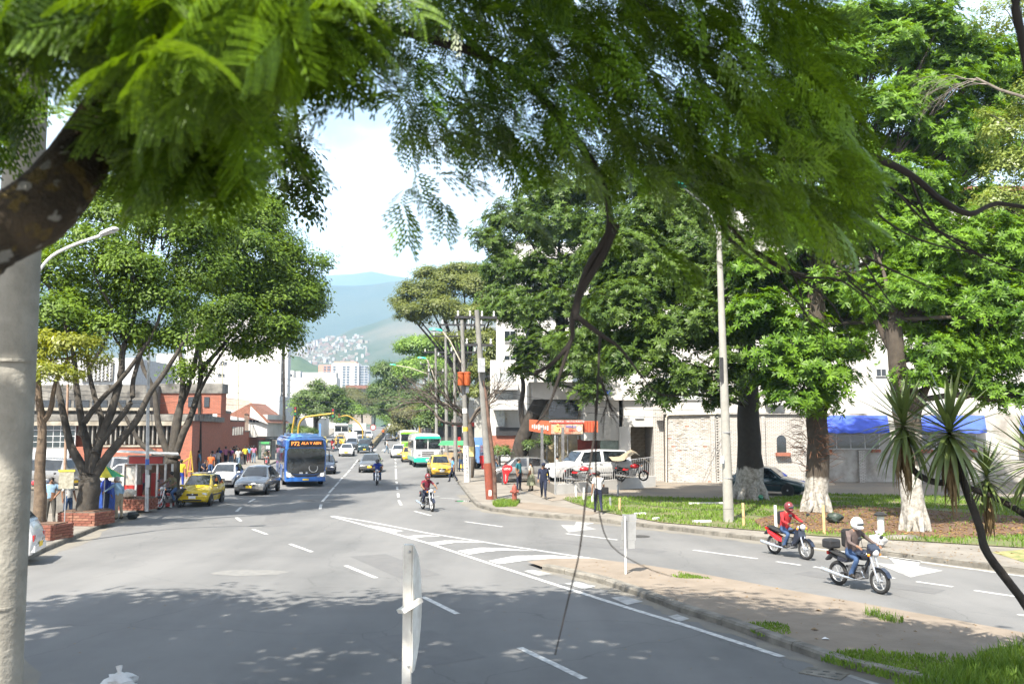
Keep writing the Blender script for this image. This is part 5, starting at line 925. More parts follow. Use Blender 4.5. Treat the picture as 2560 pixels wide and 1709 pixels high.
limb(mb, [Vector((0, 0, 0)), P(2640, 1620, 12.8) - yo, P(2550, 1490, 12.9) - yo, P(2470, 1385, 13) - yo, P(2448, 1315, 13.1) - yo, P(2416, 1225, 13.2) - yo, P(2376, 1110, 13.2) - yo], .075, .05)
limb(mb, [P(2405, 1195, 13.2) - yo, P(2340, 1205, 13.4) - yo, P(2280, 1170, 13.6) - yo, P(2258, 1090, 13.6) - yo], .05, .045); limb(mb, [P(2410, 1215, 13.2) - yo, P(2480, 1240, 13.3) - yo, P(2560, 1285, 13.3) - yo, P(2680, 1380, 13) - yo, P(2740, 1600, 12.8) - yo], .04, .05); limb(mb, [P(2500, 1250, 13.3) - yo, P(2470, 1215, 13.4) - yo], .03, .03); limb(mb, [P(2600, 1310, 13.2) - yo, P(2595, 1180, 13) - yo], .04, .04)
mb.build('stem', BARKD, yu, 60)
for (px, py, Y, sc) in heads:
    h = P(px, py, Y) - yo; nl = 74 if sc > .7 else 44
    for i in range(nl):
        el = R(80 - 135 * (i / nl) ** .85); a = i * 2.39996 + rnd.uniform(-.2, .2); o = ob('leaf', yb[0 if i < nl * .4 else 1 + i % 2], yu); o.matrix_local = Matrix.Translation(h + Vector((0, 0, .1 - .25 * i / nl))) @ Matrix.Rotation(a, 4, 'Z') @ Matrix.Rotation(-el, 4, 'Y') @ Matrix.Scale(sc * rnd.uniform(.8, 1.1), 4)
    for i in range(42 if sc > .7 else 0):
        a = rnd.uniform(0, 6.28); o = ob('dry_leaf', yd[i % 2], yu); o.matrix_local = Matrix.Translation(h + Vector((math.cos(a) * .05, math.sin(a) * .05, -.15 - rnd.uniform(0, .42)))) @ Matrix.Rotation(a, 4, 'Z') @ Matrix.Rotation(R(rnd.uniform(60, 86)), 4, 'Y') @ Matrix.Scale(sc * rnd.uniform(.7, 1.05), 4)
# leafy plant on the gateway roof
rf = empty('roof_fern', P(1632, 1000, 58), 0, 'bright green fern growing on the white gateway roof', 'plant')
for i in range(34): o = ob('leaf', fl, rf); o.matrix_local = Matrix.Translation((rnd.uniform(-.6, .6), 0, 0)) @ Matrix.Rotation(rnd.uniform(0, 6.28), 4, 'Z') @ Matrix.Rotation(-R(rnd.uniform(20, 75)), 4, 'Y') @ Matrix.Scale(.32, 4)
for q in rf.children: q.data = fl
# ================================================================== VEHICLES
def paint(name, col, rough=.25, metal=0.0): return M(name, col, rough, metal, var=.04, scale=2, spec=.5, coat=.6)
HEADL = M('headlamp_glass', (.42, .43, .44), .08, .0, var=.15, scale=20, spec=.9); PLATE = M('yellow_plate', (.75, .5, .03), .5, var=.03); PLATEW = M('white_plate', (.75, .75, .72), .5, var=.03); AMBER = M('amber_lens', (.8, .25, .02), .2); REDL = M('red_lens', (.45, .02, .02), .2)
CARGL = M('car_glass', (.025, .03, .034), .04, var=.4, scale=1.5, spec=.9)
def wheel(par, x, y, r, w_=.17, n=16):
    t = MB().lathe([(r * .62, -w_ / 2), (r * .92, -w_ / 2), (r, -w_ * .3), (r, w_ * .3), (r * .92, w_ / 2), (r * .62, w_ / 2)], (0, 0, 0), n, 'Y').build('wheel', RUBBER, par, 40, (x, y, r))
    s = 1 if y > 0 else -1; m = MB().lathe([(r * .60, 0), (r * .52, .02), (r * .2, .01), (r * .12, .035)], (0, 0, 0), n, 'Y')
    if s < 0: m.v = [(a, -b, c) for a, b, c in m.v]
    ob('rim', m.mesh('rim', STEEL, 40), t, (0, s * (w_ / 2 - .02), 0)); return t
PROF = {
 'sedan': [(0, .34, .50, .54, .80, .70), (.02, .24, .60, .64, .93, .78), (.08, .2, .68, .74, .98, .84), (.27, .2, .84, .90, 1, .84), (.43, .2, .90, 1.38, 1, .66), (.58, .2, .92, 1.44, 1, .67), (.72, .2, .92, 1.38, 1, .65), (.86, .2, .93, 1.0, .99, .80), (.97, .22, .86, .94, .95, .78), (1, .34, .66, .70, .85, .7)],
 'hatch': [(0, .34, .55, .60, .80, .70), (.02, .24, .66, .70, .93, .78), (.08, .2, .74, .80, .98, .84), (.24, .2, .88, .96, 1, .84), (.40, .2, .93, 1.44, 1, .70), (.60, .2, .95, 1.50, 1, .71), (.86, .2, .96, 1.42, 1, .68), (.95, .22, .93, 1.06, .97, .76), (.985, .26, .80, .86, .94, .76), (1, .36, .6, .64, .86, .7)],
 'suv': [(0, .42, .72, .78, .84, .74), (.02, .34, .86, .92, .95, .80), (.06, .3, .96, 1.02, .98, .86), (.26, .3, 1.04, 1.12, 1, .86), (.37, .3, 1.08, 1.70, 1, .74), (.60, .3, 1.10, 1.78, 1, .75), (.93, .3, 1.10, 1.72, 1, .73), (.985, .32, 1.04, 1.2, .97, .8), (1, .42, .8, .84, .9, .78)],
 'van': [(0, .36, .75, .80, .86, .78), (.03, .26, .95, 1.0, .97, .84), (.10, .22, 1.08, 1.16, 1, .86), (.26, .22, 1.12, 1.85, 1, .80), (.6, .22, 1.14, 1.95, 1, .82), (.96, .22, 1.14, 1.92, 1, .82), (1, .3, 1.0, 1.1, .96, .82)]}
def car(name, label, loc, rz, kind='sedan', Lg=4.2, W=1.66, col=None, sc=1.0, cat='car', group=None, plate=PLATE, grille=DARK, trim=None, wheel_r=.29, rack=False, door=True, hs=1.0, dark_bumper=False):
    e = empty(name, loc, rz, label, cat, group); e.scale = (sc,) * 3; st = [(Lg / 2 - t * Lg, b * 1, be * hs, tp * hs, w_ * W / 2, wt * W / 2) for t, b, be, tp, w_, wt in PROF[kind]]
    V = []; F = []; secs = []
    for x, zb, zs, zt, wb_, wt in st:
        zm = zb + (zs - zb) * .55; half = [(wb_ * .88, zb), (wb_, zm), (wb_ * .97, zs), (wt, zt), (wt * .55, zt + .035)]
        sec = [(x, y, z) for y, z in half] + [(x, 0, zt + .05)] + [(x, -y, z) for y, z in half[::-1]]; secs.append(sec)
    n = len(secs[0]); V = [p for s in secs for p in s]
    for i in range(len(secs) - 1):
        for k in range(n): F.append((i * n + k, i * n + (k + 1) % n, (i + 1) * n + (k + 1) % n, (i + 1) * n + k))
    F += [tuple(range(n)), tuple(range(len(secs) * n - 1, (len(secs) - 1) * n - 1, -1))]
    body = MB().add(V, F).build('body', col, e, 38); bevel(body, .03, 2, 40)
    def glass(nm, quad, ins=.10, off=.012, tri=False, mat=CARGL):
        q = [Vector(p) for p in quad]; c = sum(q, Vector()) / len(q); nn = (q[1] - q[0]).cross(q[-1] - q[0]).normalized()
        if nn.dot(c - Vector((0, 0, .7))) < 0: nn = -nn
        MB().add([c + (p - c) * (1 - ins) + nn * off for p in q] + [c + (p - c) * (1 - ins) - nn * .01 for p in q], [tuple(range(len(q)))] + [(i, i + len(q), (i + 1) % len(q) + len(q), (i + 1) % len(q)) for i in range(len(q))]).build(nm, mat, e)
    c_, rf, rm, rr, tr = 3, 4, 5, 6, 7
    if kind in ('suv',): pass
    S = secs; glass('windscreen', [S[c_][3], S[c_][7], S[rf][7], S[rf][3]], .1, .045); glass('rear_window', [S[rr][3], S[rr][7], S[min(tr, len(S) - 1)][7], S[min(tr, len(S) - 1)][3]], .16, .045)
    for sd in (0, 1):
        a, b = (2, 3) if sd == 0 else (8, 7); lp = lambda p, q, t: tuple(Vector(p).lerp(Vector(q), t))
        glass('side_window', [lp(S[c_][a], S[rf][a], .25), S[rm][a], S[rm][b], S[rf][b]], .13, .014); glass('side_window', [S[rm][a], S[rr][a] if kind != 'sedan' else lp(S[rr][a], S[tr][a], .3), S[rr][b], S[rm][b]], .13, .014)
        y = (1 if sd == 0 else -1)
        ob('mirror', MB().ball((0, 0, 0), (.07, .10, .07), 8, 6).mesh('mirror', col if trim is None else PLASTIC, 60), e, (S[c_][2][0] - Lg * .06, y * (W / 2 + .07), S[c_][2][2] + .08))
        zc = (S[1][1][2] + S[1][2][2]) / 2 + .06; ob('headlight', MB().ball((0, 0, 0), (.07, .17, .085), 10, 7).mesh('headlight', HEADL, 60), e, (Lg / 2 - .07, y * W * .35, S[1][2][2] - .06 if kind != 'van' else .8))
        ob('tail_light', MB().box((0, 0, 0), (.05, .2, .16)).mesh('tail_light', REDL), e, (-Lg / 2 + .03, y * W * .37, S[-2][2][2] - .1)); 
        for x in (Lg * .5 - .78 * Lg / 4.2, -Lg * .5 + .82 * Lg / 4.2):
            ob('wheel_arch', MB().lathe([(wheel_r * 1.17, -.02), (wheel_r * 1.17, .012)], (0, 0, 0), 16, 'Y').mesh('wheel_arch', PLASTIC), e, (x, y * (W / 2 - .005), wheel_r)); wheel(e, x, y * (W / 2 - .065), wheel_r)
        if door: ob('door_handle', MB().box((0, 0, 0), (.14, .03, .03)).mesh('door_handle', PLASTIC), e, (S[rm][2][0] + .12, y * (W / 2 + .0), S[rm][2][2] - .1)); ob('side_moulding', MB().box((0, 0, 0), (Lg * .44, .02, .06)).mesh('side_moulding', trim or PLASTIC), e, (0, y * (W / 2 + .004), .52))
    ob('grille', MB().box((0, 0, 0), (.06, W * .36, .10)).mesh('grille', grille), e, (Lg / 2 - .01, 0, S[1][2][2] - .07)); ob('bumper', bm_ := MB().box((0, 0, 0), (.12, W * .86, .17)).mesh('bumper', PLASTIC if dark_bumper else (trim or col)), e, (Lg / 2 - .02, 0, .40)); ob('air_intake', MB().box((0, 0, 0), (.05, W * .6, .07)).mesh('air_intake', DARK), e, (Lg / 2 + .025, 0, .33)); ob('bumper', bm_, e, (-Lg / 2 + .03, 0, .42))
    pm_ = MB().box((0, 0, 0), (.015, .33, .13)).mesh('number_plate', plate); ob('number_plate', pm_, e, (Lg / 2 + .05, 0, .47)); ob('number_plate', pm_, e, (-Lg / 2 - .035, 0, .5))
    ob('badge', MB().ball((0, 0, 0), (.03, .05, .05), 8, 5).mesh('badge', CHROME), e, (Lg / 2 + .02, 0, S[1][2][2] - .05))
    if rack:
        r_ = MB()
        for y in (-.5, .5): r_.tube([(-.6, y, 1.54 * hs), (.5, y, 1.54 * hs)], .02, 5)
        for x in (-.5, 0, .4): r_.tube([(x, -.5, 1.55 * hs), (x, .5, 1.55 * hs)], .02, 5)
        r_.build('roof_rack', DARK, e)
    return e
def gp(px, py, z=0.0): q = G(px, py, z); return q
YELLOW = paint('taxi_yellow', (.52, .38, .012)); YELLOW2 = paint('taxi_orange_yellow', (.52, .32, .025)); SILVER = paint('silver_paint', (.26, .26, .26), .25, .5); CARW = paint('car_white', (.5, .5, .495)); GREYD = paint('dark_grey_paint', (.10, .10, .098), .25, .4); BLK = paint('blue_black_paint', (.012, .016, .03)); GREENB = paint('blue_green_paint', (.02, .045, .055), .2, .3)
cars = [('taxi', 'small yellow taxi with roof rack stopped by the kiosk', (505, 1259), -86, 'hatch', 3.5, 1.5, YELLOW, dict(cat='taxi', plate=PLATEW, rack=True, sc=.95)),
 ('car', 'silver grey sedan driving between the yellow taxi and the blue bus', (645, 1231), -87, 'sedan', 4.25, 1.74, SILVER, dict(hs=1.04)),
 ('car', 'old white hatchback queued behind the yellow taxi', (566, 1215), -84, 'hatch', 3.8, 1.6, CARW, dict(dark_bumper=True, hs=.94)),
 ('car', 'blue-black sedan half hidden behind the blue bus', (812, 1182), -80, 'sedan', 4.2, 1.68, BLK, {}),
 ('car', 'dark grey sedan in the middle lane behind the blue-shirted motorcyclist', (927, 1178), -84, 'sedan', 4.4, 1.74, GREYD, {}),
 ('car', 'white sedan coming down the middle lane beyond the bus', (867, 1139), -82, 'sedan', 4.3, 1.7, CARW, {}),
 ('pickup', 'dark green-grey jeep beside the end of the median', (912, 1131), -82, 'suv', 4.4, 1.76, GREENB, dict(cat='jeep', wheel_r=.36)),
 ('car', 'silver estate following the white sedan in the queue', (880, 1121), -82, 'hatch', 4.1, 1.7, SILVER, {}),
 ('van', 'white van with dark windscreen in the queue left of the median', (880, 1111), -82, 'van', 4.6, 1.8, CARW, dict(cat='van')),
 ('car', 'white car beside the median barrier with a yellow plate', (920, 1097), -82, 'sedan', 4.2, 1.7, CARW, {}),
 ('taxi', 'bright yellow taxi pulling in beside the right pavement', (1098, 1190), -79, 'hatch', 3.5, 1.52, YELLOW2, dict(cat='taxi', plate=PLATEW, sc=1.03)),
 ('taxi', 'second yellow taxi half hidden left of the white and green bus', (1022, 1153), -81, 'hatch', 3.6, 1.52, YELLOW2, dict(cat='taxi', plate=PLATEW)),
 ('car', 'white car overtaking beside the second yellow taxi', (995, 1143), -81, 'sedan', 4.2, 1.68, CARW, {}),
 ('taxi', 'yellow-bonneted cab behind the white overtaking car', (1012, 1131), -81, 'hatch', 3.6, 1.55, YELLOW, dict(cat='taxi')),
 ('car', 'far white car right of the median, left of a pair', (976, 1099), -82, 'suv', 4.3, 1.75, CARW, {}),
 ('car', 'far silver car right of the median, right of a pair', (992, 1101), -82, 'sedan', 4.2, 1.7, SILVER, {}),
 ('van', 'most distant white van on the right lanes', (979, 1081), -82, 'van', 4.4, 1.8, CARW, dict(cat='van')),
 ('car', 'most distant pale car near the trees on the right lanes', (998, 1077), -82, 'suv', 4.2, 1.7, CARW, {}),
 ('taxi', 'yellow cab in the queue at the crossing left of the white van', (805, 1117), -78, 'hatch', 3.6, 1.5, YELLOW, dict(cat='taxi')),
 ('taxi', 'yellow cab partly behind the white van at the crossing', (850, 1113), -80, 'hatch', 3.6, 1.5, YELLOW2, dict(cat='taxi')),
 ('car', 'pale grey car squeezed beside the box truck in the far queue', (905, 1112), -82, 'sedan', 4.2, 1.7, SILVER, {}),
 ('car', 'dark car far back in the left queue behind the pale bus', (872, 1092), -82, 'sedan', 4.2, 1.7, GREYD, {}),
 ('taxi', 'tiny yellow cab far back in the left queue', (890, 1088), -82, 'hatch', 3.6, 1.5, YELLOW, dict(cat='taxi')),
 ('car', 'dark car between the far white pair and the lime bus', (1008, 1108), -82, 'sedan', 4.2, 1.7, BLK, {}),
 ('car', 'white saloon waiting at the crossing near the bus stop', (788, 1123), -70, 'sedan', 4.2, 1.7, CARW, {})]
for nm, lab, p, hd, kd, Lg, W, cl, kw in cars: car(nm, lab, gp(*p), R(hd), kd, Lg, W, cl, **kw)
car('car', 'dark blue-green sedan parked behind the massive dark-barked tree', Vector((wpx(1912, 47), 47, .146)), R(-32), 'sedan', 4.2, 1.68, GREENB)
car('car', 'white hatchback cut off by the grey lamp pole on the left', Vector((-14.6, 24.0, .02)), R(196), 'hatch', 3.5, 1.52, CARW, hs=1.0)
suv = car('jeep', 'white long jeep with dark rear windows parked behind the ramp railing', Vector((wpx(1468, 50.5), 50.5, .58)), R(203), 'suv', 5.0, 1.85, CARW, wheel_r=.38, cat='jeep', sc=1.0)
car('car', 'silver hatchback parked beside the leaning dark trunk', Vector((wpx(1300, 60), 57.5, .14)), R(185), 'hatch', 3.9, 1.65, SILVER, sc=1.05)
for k, (px, Y, rz, kd, cl, lab) in enumerate(((110, 50, 170, 'suv', SILVER, 'silver estate parked behind the dark wall, left of the figs'), (160, 54, 175, 'sedan', BLK, 'dark sedan parked under the gridded window'), (290, 52, 165, 'suv', SILVER, 'silver jeep parked behind the kiosk'), (330, 50, 175, 'hatch', CARW, 'white hatchback parked behind the first fig trunk'))): car('parked_car', lab, Vector((wpx(px, Y), Y, .135)), R(rz), kd, 4.3, 1.7, cl)
# --- blue bus
BUSB = paint('bus_blue', (.018, .115, .40), .3); BUSL = paint('bus_light_blue', (.07, .2, .42), .35)
q = G(763, 1216); hd = R(-72.5); bus = empty('city_bus', q - Vector((math.cos(hd), math.sin(hd), 0)) * -.2, hd, 'blue city bus with route display driving towards the viewer', 'bus'); Lb, Wb = 11.5, 2.5
def bus_body(par, Lb, Wb, z0, z1, mat, x0=0., r=.28, nose=.25):
    secs = []; prof = [(-Lb, .96), (-Lb + .25, 1), (-.55, 1), (-.2, .985), (-.04, .95)]
    for x, k in prof:
        w_ = Wb / 2 * k; zt = z1 - (1 - k) * 1.2; s = [(w_, z0), (w_, zt - r), (w_ - r * .3, zt - r * .3), (w_ - r, zt)]; secs.append([(x, y, z) for y, z in s] + [(x, -y, z) for y, z in s[::-1]])
    n = len(secs[0]); V = [p for s in secs for p in s]; F = [(i * n + k, i * n + (k + 1) % n, (i + 1) * n + (k + 1) % n, (i + 1) * n + k) for i in range(len(secs) - 1) for k in range(n)] + [tuple(range(n)), tuple(range(len(V) - 1, len(V) - n - 1, -1))]
    o = MB().add(V, F).build('body', mat, par, 40); return bevel(o, .05, 3, 40)
bus_body(bus, Lb, Wb, .32, 2.98, BUSB)
MB().prism([(-9.5, 2.95), (-1.2, 2.95), (-1.6, 3.22), (-9, 3.22)], -.85, .85).build('roof_unit', BUSL, bus); o = MB().bb(-10.8, -.5, -1.1, 1.1, 2.96, 3.06).build('roof_panel', BUSL, bus); bevel(o, .04)
ws = [(-1.12, .98), (-1.0, .86), (-.5, .78), (.5, .78), (1.0, .86), (1.12, .98), (1.14, 2.2), (1.05, 2.36), (-1.05, 2.36), (-1.14, 2.2)]
MB().prism(ws, -.06, .0, 'YZ').build('windscreen', CARGL, bus); MB().prism([(-1.06, 2.42), (1.06, 2.42), (1.0, 2.84), (-1.0, 2.84)], -.06, .004, 'YZ').build('destination_display', M('display_black', (.02, .022, .026), .3), bus)
LED = M('led_orange', (1.0, .28, .05), .5, emit=.6)
for s_, y, zz, sz in (('P72', -.66, 2.63, .34), ('ALA V ABN', .3, 2.66, .24),): text(s_, bus, (.012, y, zz), sz, LED, (math.pi / 2, 0, math.pi / 2), 'route_lettering')
MB().prism([(-1.16, .88), (-.5, .72), (.5, .72), (1.16, .88), (1.16, .8), (.5, .62), (-.5, .62), (-1.16, .8)], -.05, .012, 'YZ').build('lower_trim', M('bus_black', (.02, .02, .022), .35), bus)
for y in (-1, 1):
    MB().prism([(y * 1.17, .62), (y * 1.19, .98), (y * .98, .86), (y * .66, .62), (y * .72, .56)], -.08, .02, 'YZ').build('headlight', HEADL, bus); MB().ball((0, 0, 0), (.03, .09, .09), 10, 6).build('lamp_bulb', M('lit_lamp', (1, .9, .7), .3, emit=2.5), bus, 60, (.03, y * .98, .74)); MB().lathe([(.08, 0), (.08, .02)], (0, 0, 0), 10, 'X').build('fog_light', DARK, bus, None, (.0, y * .78, .46))
    MB().box((0, 0, 0), (.16, .07, .42)).build('mirror', PLASTIC, bus, None, (.18, y * 1.38, 1.75)); MB().tube([(-.1, y * 1.2, 2.3), (.15, y * 1.36, 2.25), (.18, y * 1.38, 1.95)], .025, 6).build('mirror_arm', PLASTIC, bus)
    for x in (-2.6, -8.6): wheel(bus, x, y * (Wb / 2 - .13), .46, .26); MB().lathe([(.56, -.01), (.56, .01)], (0, 0, 0), 18, 'Y').build('wheel_arch', PLASTIC, bus, None, (x, y * (Wb / 2 + .001), .46))
    for i in range(6):
        if y < 0 and i in (0, 3): MB().bb(-.75 - i * 1.78 - 1.2, -.75 - i * 1.78, y * Wb / 2 - .01, y * Wb / 2 + .012, .42, 2.45).build('door', GLASS, bus)
        else: MB().bb(-.5 - i * 1.78 - 1.6, -.5 - i * 1.78, y * Wb / 2 - .01, y * Wb / 2 + .012, 1.25, 2.4).build('side_window', GLASS, bus)
MB().bb(-.03, .03, -1.0, 1.0, .36, .6).build('bumper', BUSB, bus); MB().bb(.0, .035, -.18, .18, .40, .5).build('number_plate', PLATE, bus); MB().bb(-.02, .014, -.4, -.18, .8, .9).build('badge', CHROME, bus); MB().ball((.02, .05, .84), (.02, .06, .06), 8, 6).build('emblem', CHROME, bus)
MB().torus((0, 0, 0), .26, .02, 16, 6, 'Z').build('steering_wheel', WHITE, bus, None, (.014, .45, 1.15)).rotation_euler = (0, R(75), 0)
# --- white and green minibus, lime bus behind it
def minibus(label, q, rz, c1, c2, c3, sc=1.0):
    e = empty('minibus', q, rz, label, 'bus'); e.scale = (sc,) * 3; bus_body(e, 7.0, 2.3, .55, 2.82, c1, r=.42)
    for y in (-.53, .53): MB().prism([(y - .49, 1.55), (y + .49, 1.55), (y + .46, 2.35), (y - .46, 2.35)], -.05, .004, 'YZ').build('windscreen', CARGL, e)
    MB().prism([(-1.12, 2.38), (1.12, 2.38), (.98, 2.6), (-.98, 2.6)], -.1, .07, 'YZ').build('visor', c2, e); o = MB().bb(-.1, .16, -1.14, 1.14, .42, .78).build('bumper', c2, e); bevel(o, .04); MB().bb(-7.0, -.1, -1.165, 1.165, .5, .85).build('skirt', c2, e); o = MB().bb(-.1, .1, -.98, .98, .79, 1.45).build('bonnet', c3, e); bevel(o, .06)
    for i in range(3): MB().bb(.09, .12, -.5, .5, .95 + i * .14, 1.02 + i * .14).build('grille_slat', DARK, e)
    for y in (-1, 1):
        MB().lathe([(.12, 0), (.12, .05), (.06, .07)], (0, 0, 0), 12, 'X').build('headlight', HEADL, e, None, (.1, y * .75, 1.12)); MB().box((0, 0, 0), (.1, .05, .3)).build('mirror', PLASTIC, e, None, (.1, y * 1.3, 1.9))
        for x in (-1.2, -5.2): wheel(e, x, y * 1.0, .42, .24)
        for i in range(5): MB().bb(-.6 - i * 1.22 - 1.05, -.6 - i * 1.22, y * 1.15 - .01, y * 1.15 + .012, 1.6, 2.25).build('side_window', GLASS, e)
    MB().bb(.16, .18, -.16, .16, .55, .68).build('number_plate', PLATEW, e)
    return e
BGR = paint('bus_green', (.02, .38, .27)); LIME = paint('lime_green', (.2, .55, .04))
minibus('white and teal-green minibus with split windscreen near the right pavement', G(1069, 1168), R(-79), CARW, BGR, CARW, 1.08)
minibus('lime and white bus partly hidden behind the teal-green minibus', G(1024, 1135), R(-80), CARW, LIME, LIME, 1.05)
minibus('pale bus waiting beyond the crossing on the left lanes', G(853, 1102), R(-82), paint('pale_bus', (.55, .56, .55)), SILVER, paint('pale_bus2', (.5, .5, .48)), 1.05)
tk = empty('box_truck', G(897, 1105), R(-82), 'white box truck towering over the queue of cars', 'truck'); MB().bb(-6, -1.4, -1.1, 1.1, .8, 3.1).build('cargo_box', CARW, tk); o = MB().bb(-1.35, 0, -.95, .95, .5, 2.1).build('cab', CARW, tk); bevel(o, .12); MB().bb(0, .012, -.8, .8, 1.3, 1.95).build('windscreen', CARGL, tk); MB().bb(0, .05, -.9, .9, .45, .7).build('bumper', PLASTIC, tk)
for x in (-.8, -4.6):
    for y in (-.9, .9): wheel(tk, x, y, .4, .25)
pk = empty('flatbed_truck', Vector((wpx(1235, 75), 75, .13)), R(170), 'pale flatbed truck with open rail sides parked before the balcony block', 'truck'); MB().bb(-3, 1, -.9, .9, .7, 1.0).build('bed', CARW, pk); o = MB().bb(1, 2.4, -.9, .9, .45, 2.0).build('cab', paint('cab_blue', (.1, .2, .4)), pk); bevel(o, .12)
for x in (-1.9, 1.6):
    for y in (-.8, .8): wheel(pk, x, y, .38, .22)
for i in range(3): MB().tube([(-3, -.88, 1.1 + i * .25), (.9, -.88, 1.1 + i * .25)], .03, 5).build('side_rail', STEEL, pk)
# ---------------------------------------------------------------- motorcycles
def moto(label, loc, rz, tank=None, sc=1.0, box=False, scooter=False, fairing=None, group=None, lean=0):
    e = empty('motorcycle', loc, rz, label, 'motorcycle', group); e.scale = (sc,) * 3; tank = tank or BLK; r = .29
    for x in (.66, -.62):
        t = MB().torus((0, 0, 0), r - .045, .047, 22, 8).build('wheel', RUBBER, e, 50, (x, 0, r)); rm = MB().torus((0, 0, 0), r - .085, .014, 20, 6); 
        for i in range(6): a = i * math.pi / 3; rm.tube([(0, 0, 0), (math.cos(a) * (r - .08), 0, math.sin(a) * (r - .08))], .011, 4, False)
        rm.lathe([(.05, -.04), (.05, .04)], (0, 0, 0), 8, 'Y'); ob('rim', rm.mesh('rim', STEEL), t)
    f = MB()
    for y in (-.07, .07): f.tube([(.66, y, r), (.50, y, .72), (.44, y, .93)], [.024, .026, .026], 6)
    f.build('fork', CHROME, e, 50)
    MB().tube([(.44, 0, .88), (.2, 0, .78), (-.3, 0, .66), (-.75, 0, .72)], .04, 6).tube([(.42, 0, .82), (.2, 0, .42), (-.1, 0, .34), (-.35, 0, .5)], .03, 6).tube([(-.62, .07, r), (-.15, .07, .36)], .02, 5).tube([(-.62, -.07, r), (-.15, -.07, .36)], .02, 5).build('frame', DARK, e, 50)
    if scooter: o = MB().prism([(.50, .86), (.40, .9), (.25, .48), (.02, .34), (.10, .30), (.36, .40), (.56, .62)], -.13, .13).build('leg_shield', tank, e); bevel(o, .03); o = MB().prism([(-.25, .52), (-.8, .72), (-.78, .60), (-.4, .42), (-.2, .40)], -.12, .12).build('side_panel', fairing or tank, e); bevel(o, .03)
    else: MB().ball((0, 0, 0), (.27, .15, .13), 12, 8).build('tank', tank, e, 60, (.17, 0, .82)); o = MB().prism([(-.28, .58), (-.12, .70), (-.5, .72), (-.55, .6)], -.12, .12).build('side_panel', tank, e); bevel(o, .02)
    o = MB().prism([(.0, .76), (-.2, .72), (-.45, .76), (-.80, .84), (-.82, .78), (-.45, .69), (-.2, .65), (.0, .68)], -.125, .125).build('seat', M('seat_vinyl', (.02, .02, .02), .6), e); bevel(o, .03)
    o = MB().bb(-.18, .22, -.14, .14, .26, .56).build('engine', M('engine_metal', (.14, .14, .145), .45, .5, var=.3, scale=20), e); bevel(o, .03); fin = MB()
    for i in range(4): fin.bb(-.0, .22, -.165, .165, .44 + i * .035, .455 + i * .035)
    fin.build('cylinder_fins', STEEL, e)
    MB().tube([(.22, -.10, .46), (.32, -.14, .34), (.1, -.16, .25), (-.3, -.17, .27), (-.42, -.18, .29), (-.95, -.2, .36)], [.02, .022, .022, .03, .05, .055], 8).build('exhaust', CHROME, e, 50)
    MB().ball((0, 0, 0), (.07, .095, .09), 10, 7).build('headlight', HEADL, e, 60, (.56, 0, .90)); 
    if fairing is not None and not scooter: o = MB().prism([(.52, .82), (.60, .98), (.44, 1.12), (.40, .9)], -.14, .14).build('fairing', fairing, e); bevel(o, .03)
    MB().tube([(.36, -.35, 1.0), (.42, -.2, 1.04), (.44, 0, .99), (.42, .2, 1.04), (.36, .35, 1.0)], .014, 6).build('handlebar', DARK, e, 50)
    for y in (-1, 1): MB().tube([(.41, y * .24, 1.03), (.44, y * .3, 1.2)], .008, 4).ball((.43, y * .33, 1.23), (.015, .07, .045), 8, 6).build('mirror', PLASTIC, e, 60); MB().ball((0, 0, 0), .035, 6, 5).build('indicator', AMBER, e, 60, (.52, y * .17, .86))
    o = MB().prism([(.66 + (r + .03) * math.cos(a), r + (r + .03) * math.sin(a)) for a in (.35, .8, 1.3, 1.8, 2.3)] + [(.66 + (r + .012) * math.cos(a), r + (r + .012) * math.sin(a)) for a in (2.3, 1.8, 1.3, .8, .35)], -.06, .06).build('fender', tank, e); o = MB().prism([(-.55, .66), (-.8, .74), (-.98, .58), (-.94, .55), (-.8, .68), (-.6, .62)], -.07, .07).build('fender', PLASTIC, e)
    MB().bb(-.93, -.87, -.06, .06, .7, .78).build('tail_light', REDL, e); MB().tube([(.0, -.2, .3), (.0, .2, .3)], .014, 5).build('footpeg', DARK, e)
    if box: o = MB().bb(-.98, -.66, -.17, .17, .855, 1.08).build('tail_box', PLASTIC, e); bevel(o, .05); MB().tube([(-.55, 0, .78), (-.95, 0, .85)], .03, 6).build('rack', DARK, e)
    return e
REDB = paint('bike_red', (.5, .015, .02))
MOTOS = []
def ride(label, p, hd, z=0.0, **k):
    q = Vector(p) if len(p) == 3 else G(*p, z); MOTOS.append((q, R(hd), k.get('sc', 1.0))); return moto(label, q, R(hd), **k)
ride('black motorcycle with tail box in the right lane, ridden with white helmet', (2146, 1472), -66, box=True, fairing=BLK, sc=.97)
ride('black and red moped in the right lane, ridden in red jacket', (1974, 1391), -64, tank=BLK, scooter=True, fairing=REDB, sc=.98)
ride('motorcycle ridden by a maroon-shirted rider at the start of the gore', (1068, 1275), -66, tank=BLK, sc=.98)
ride('motorcycle ridden by a blue-shirted rider in the middle lane', (943, 1211), -84, tank=BLK)
ride('motorcycle approaching along the kerb by the bus shelter', (667, 1166), -78, tank=REDB)
ride('small motorcycle crossing at the lights behind the bus', (831, 1128), -70, tank=REDB)
ride('motorcycle just behind another one at the lights', (845, 1122), -75, tank=BLK)
ride('motorcycle beside the dark jeep at the median end', (928, 1135), -82, tank=BLK)
ride('motorcycle standing at the kerb in front of the kiosk', (426, 1270), -112, tank=BLK, sc=1.02)
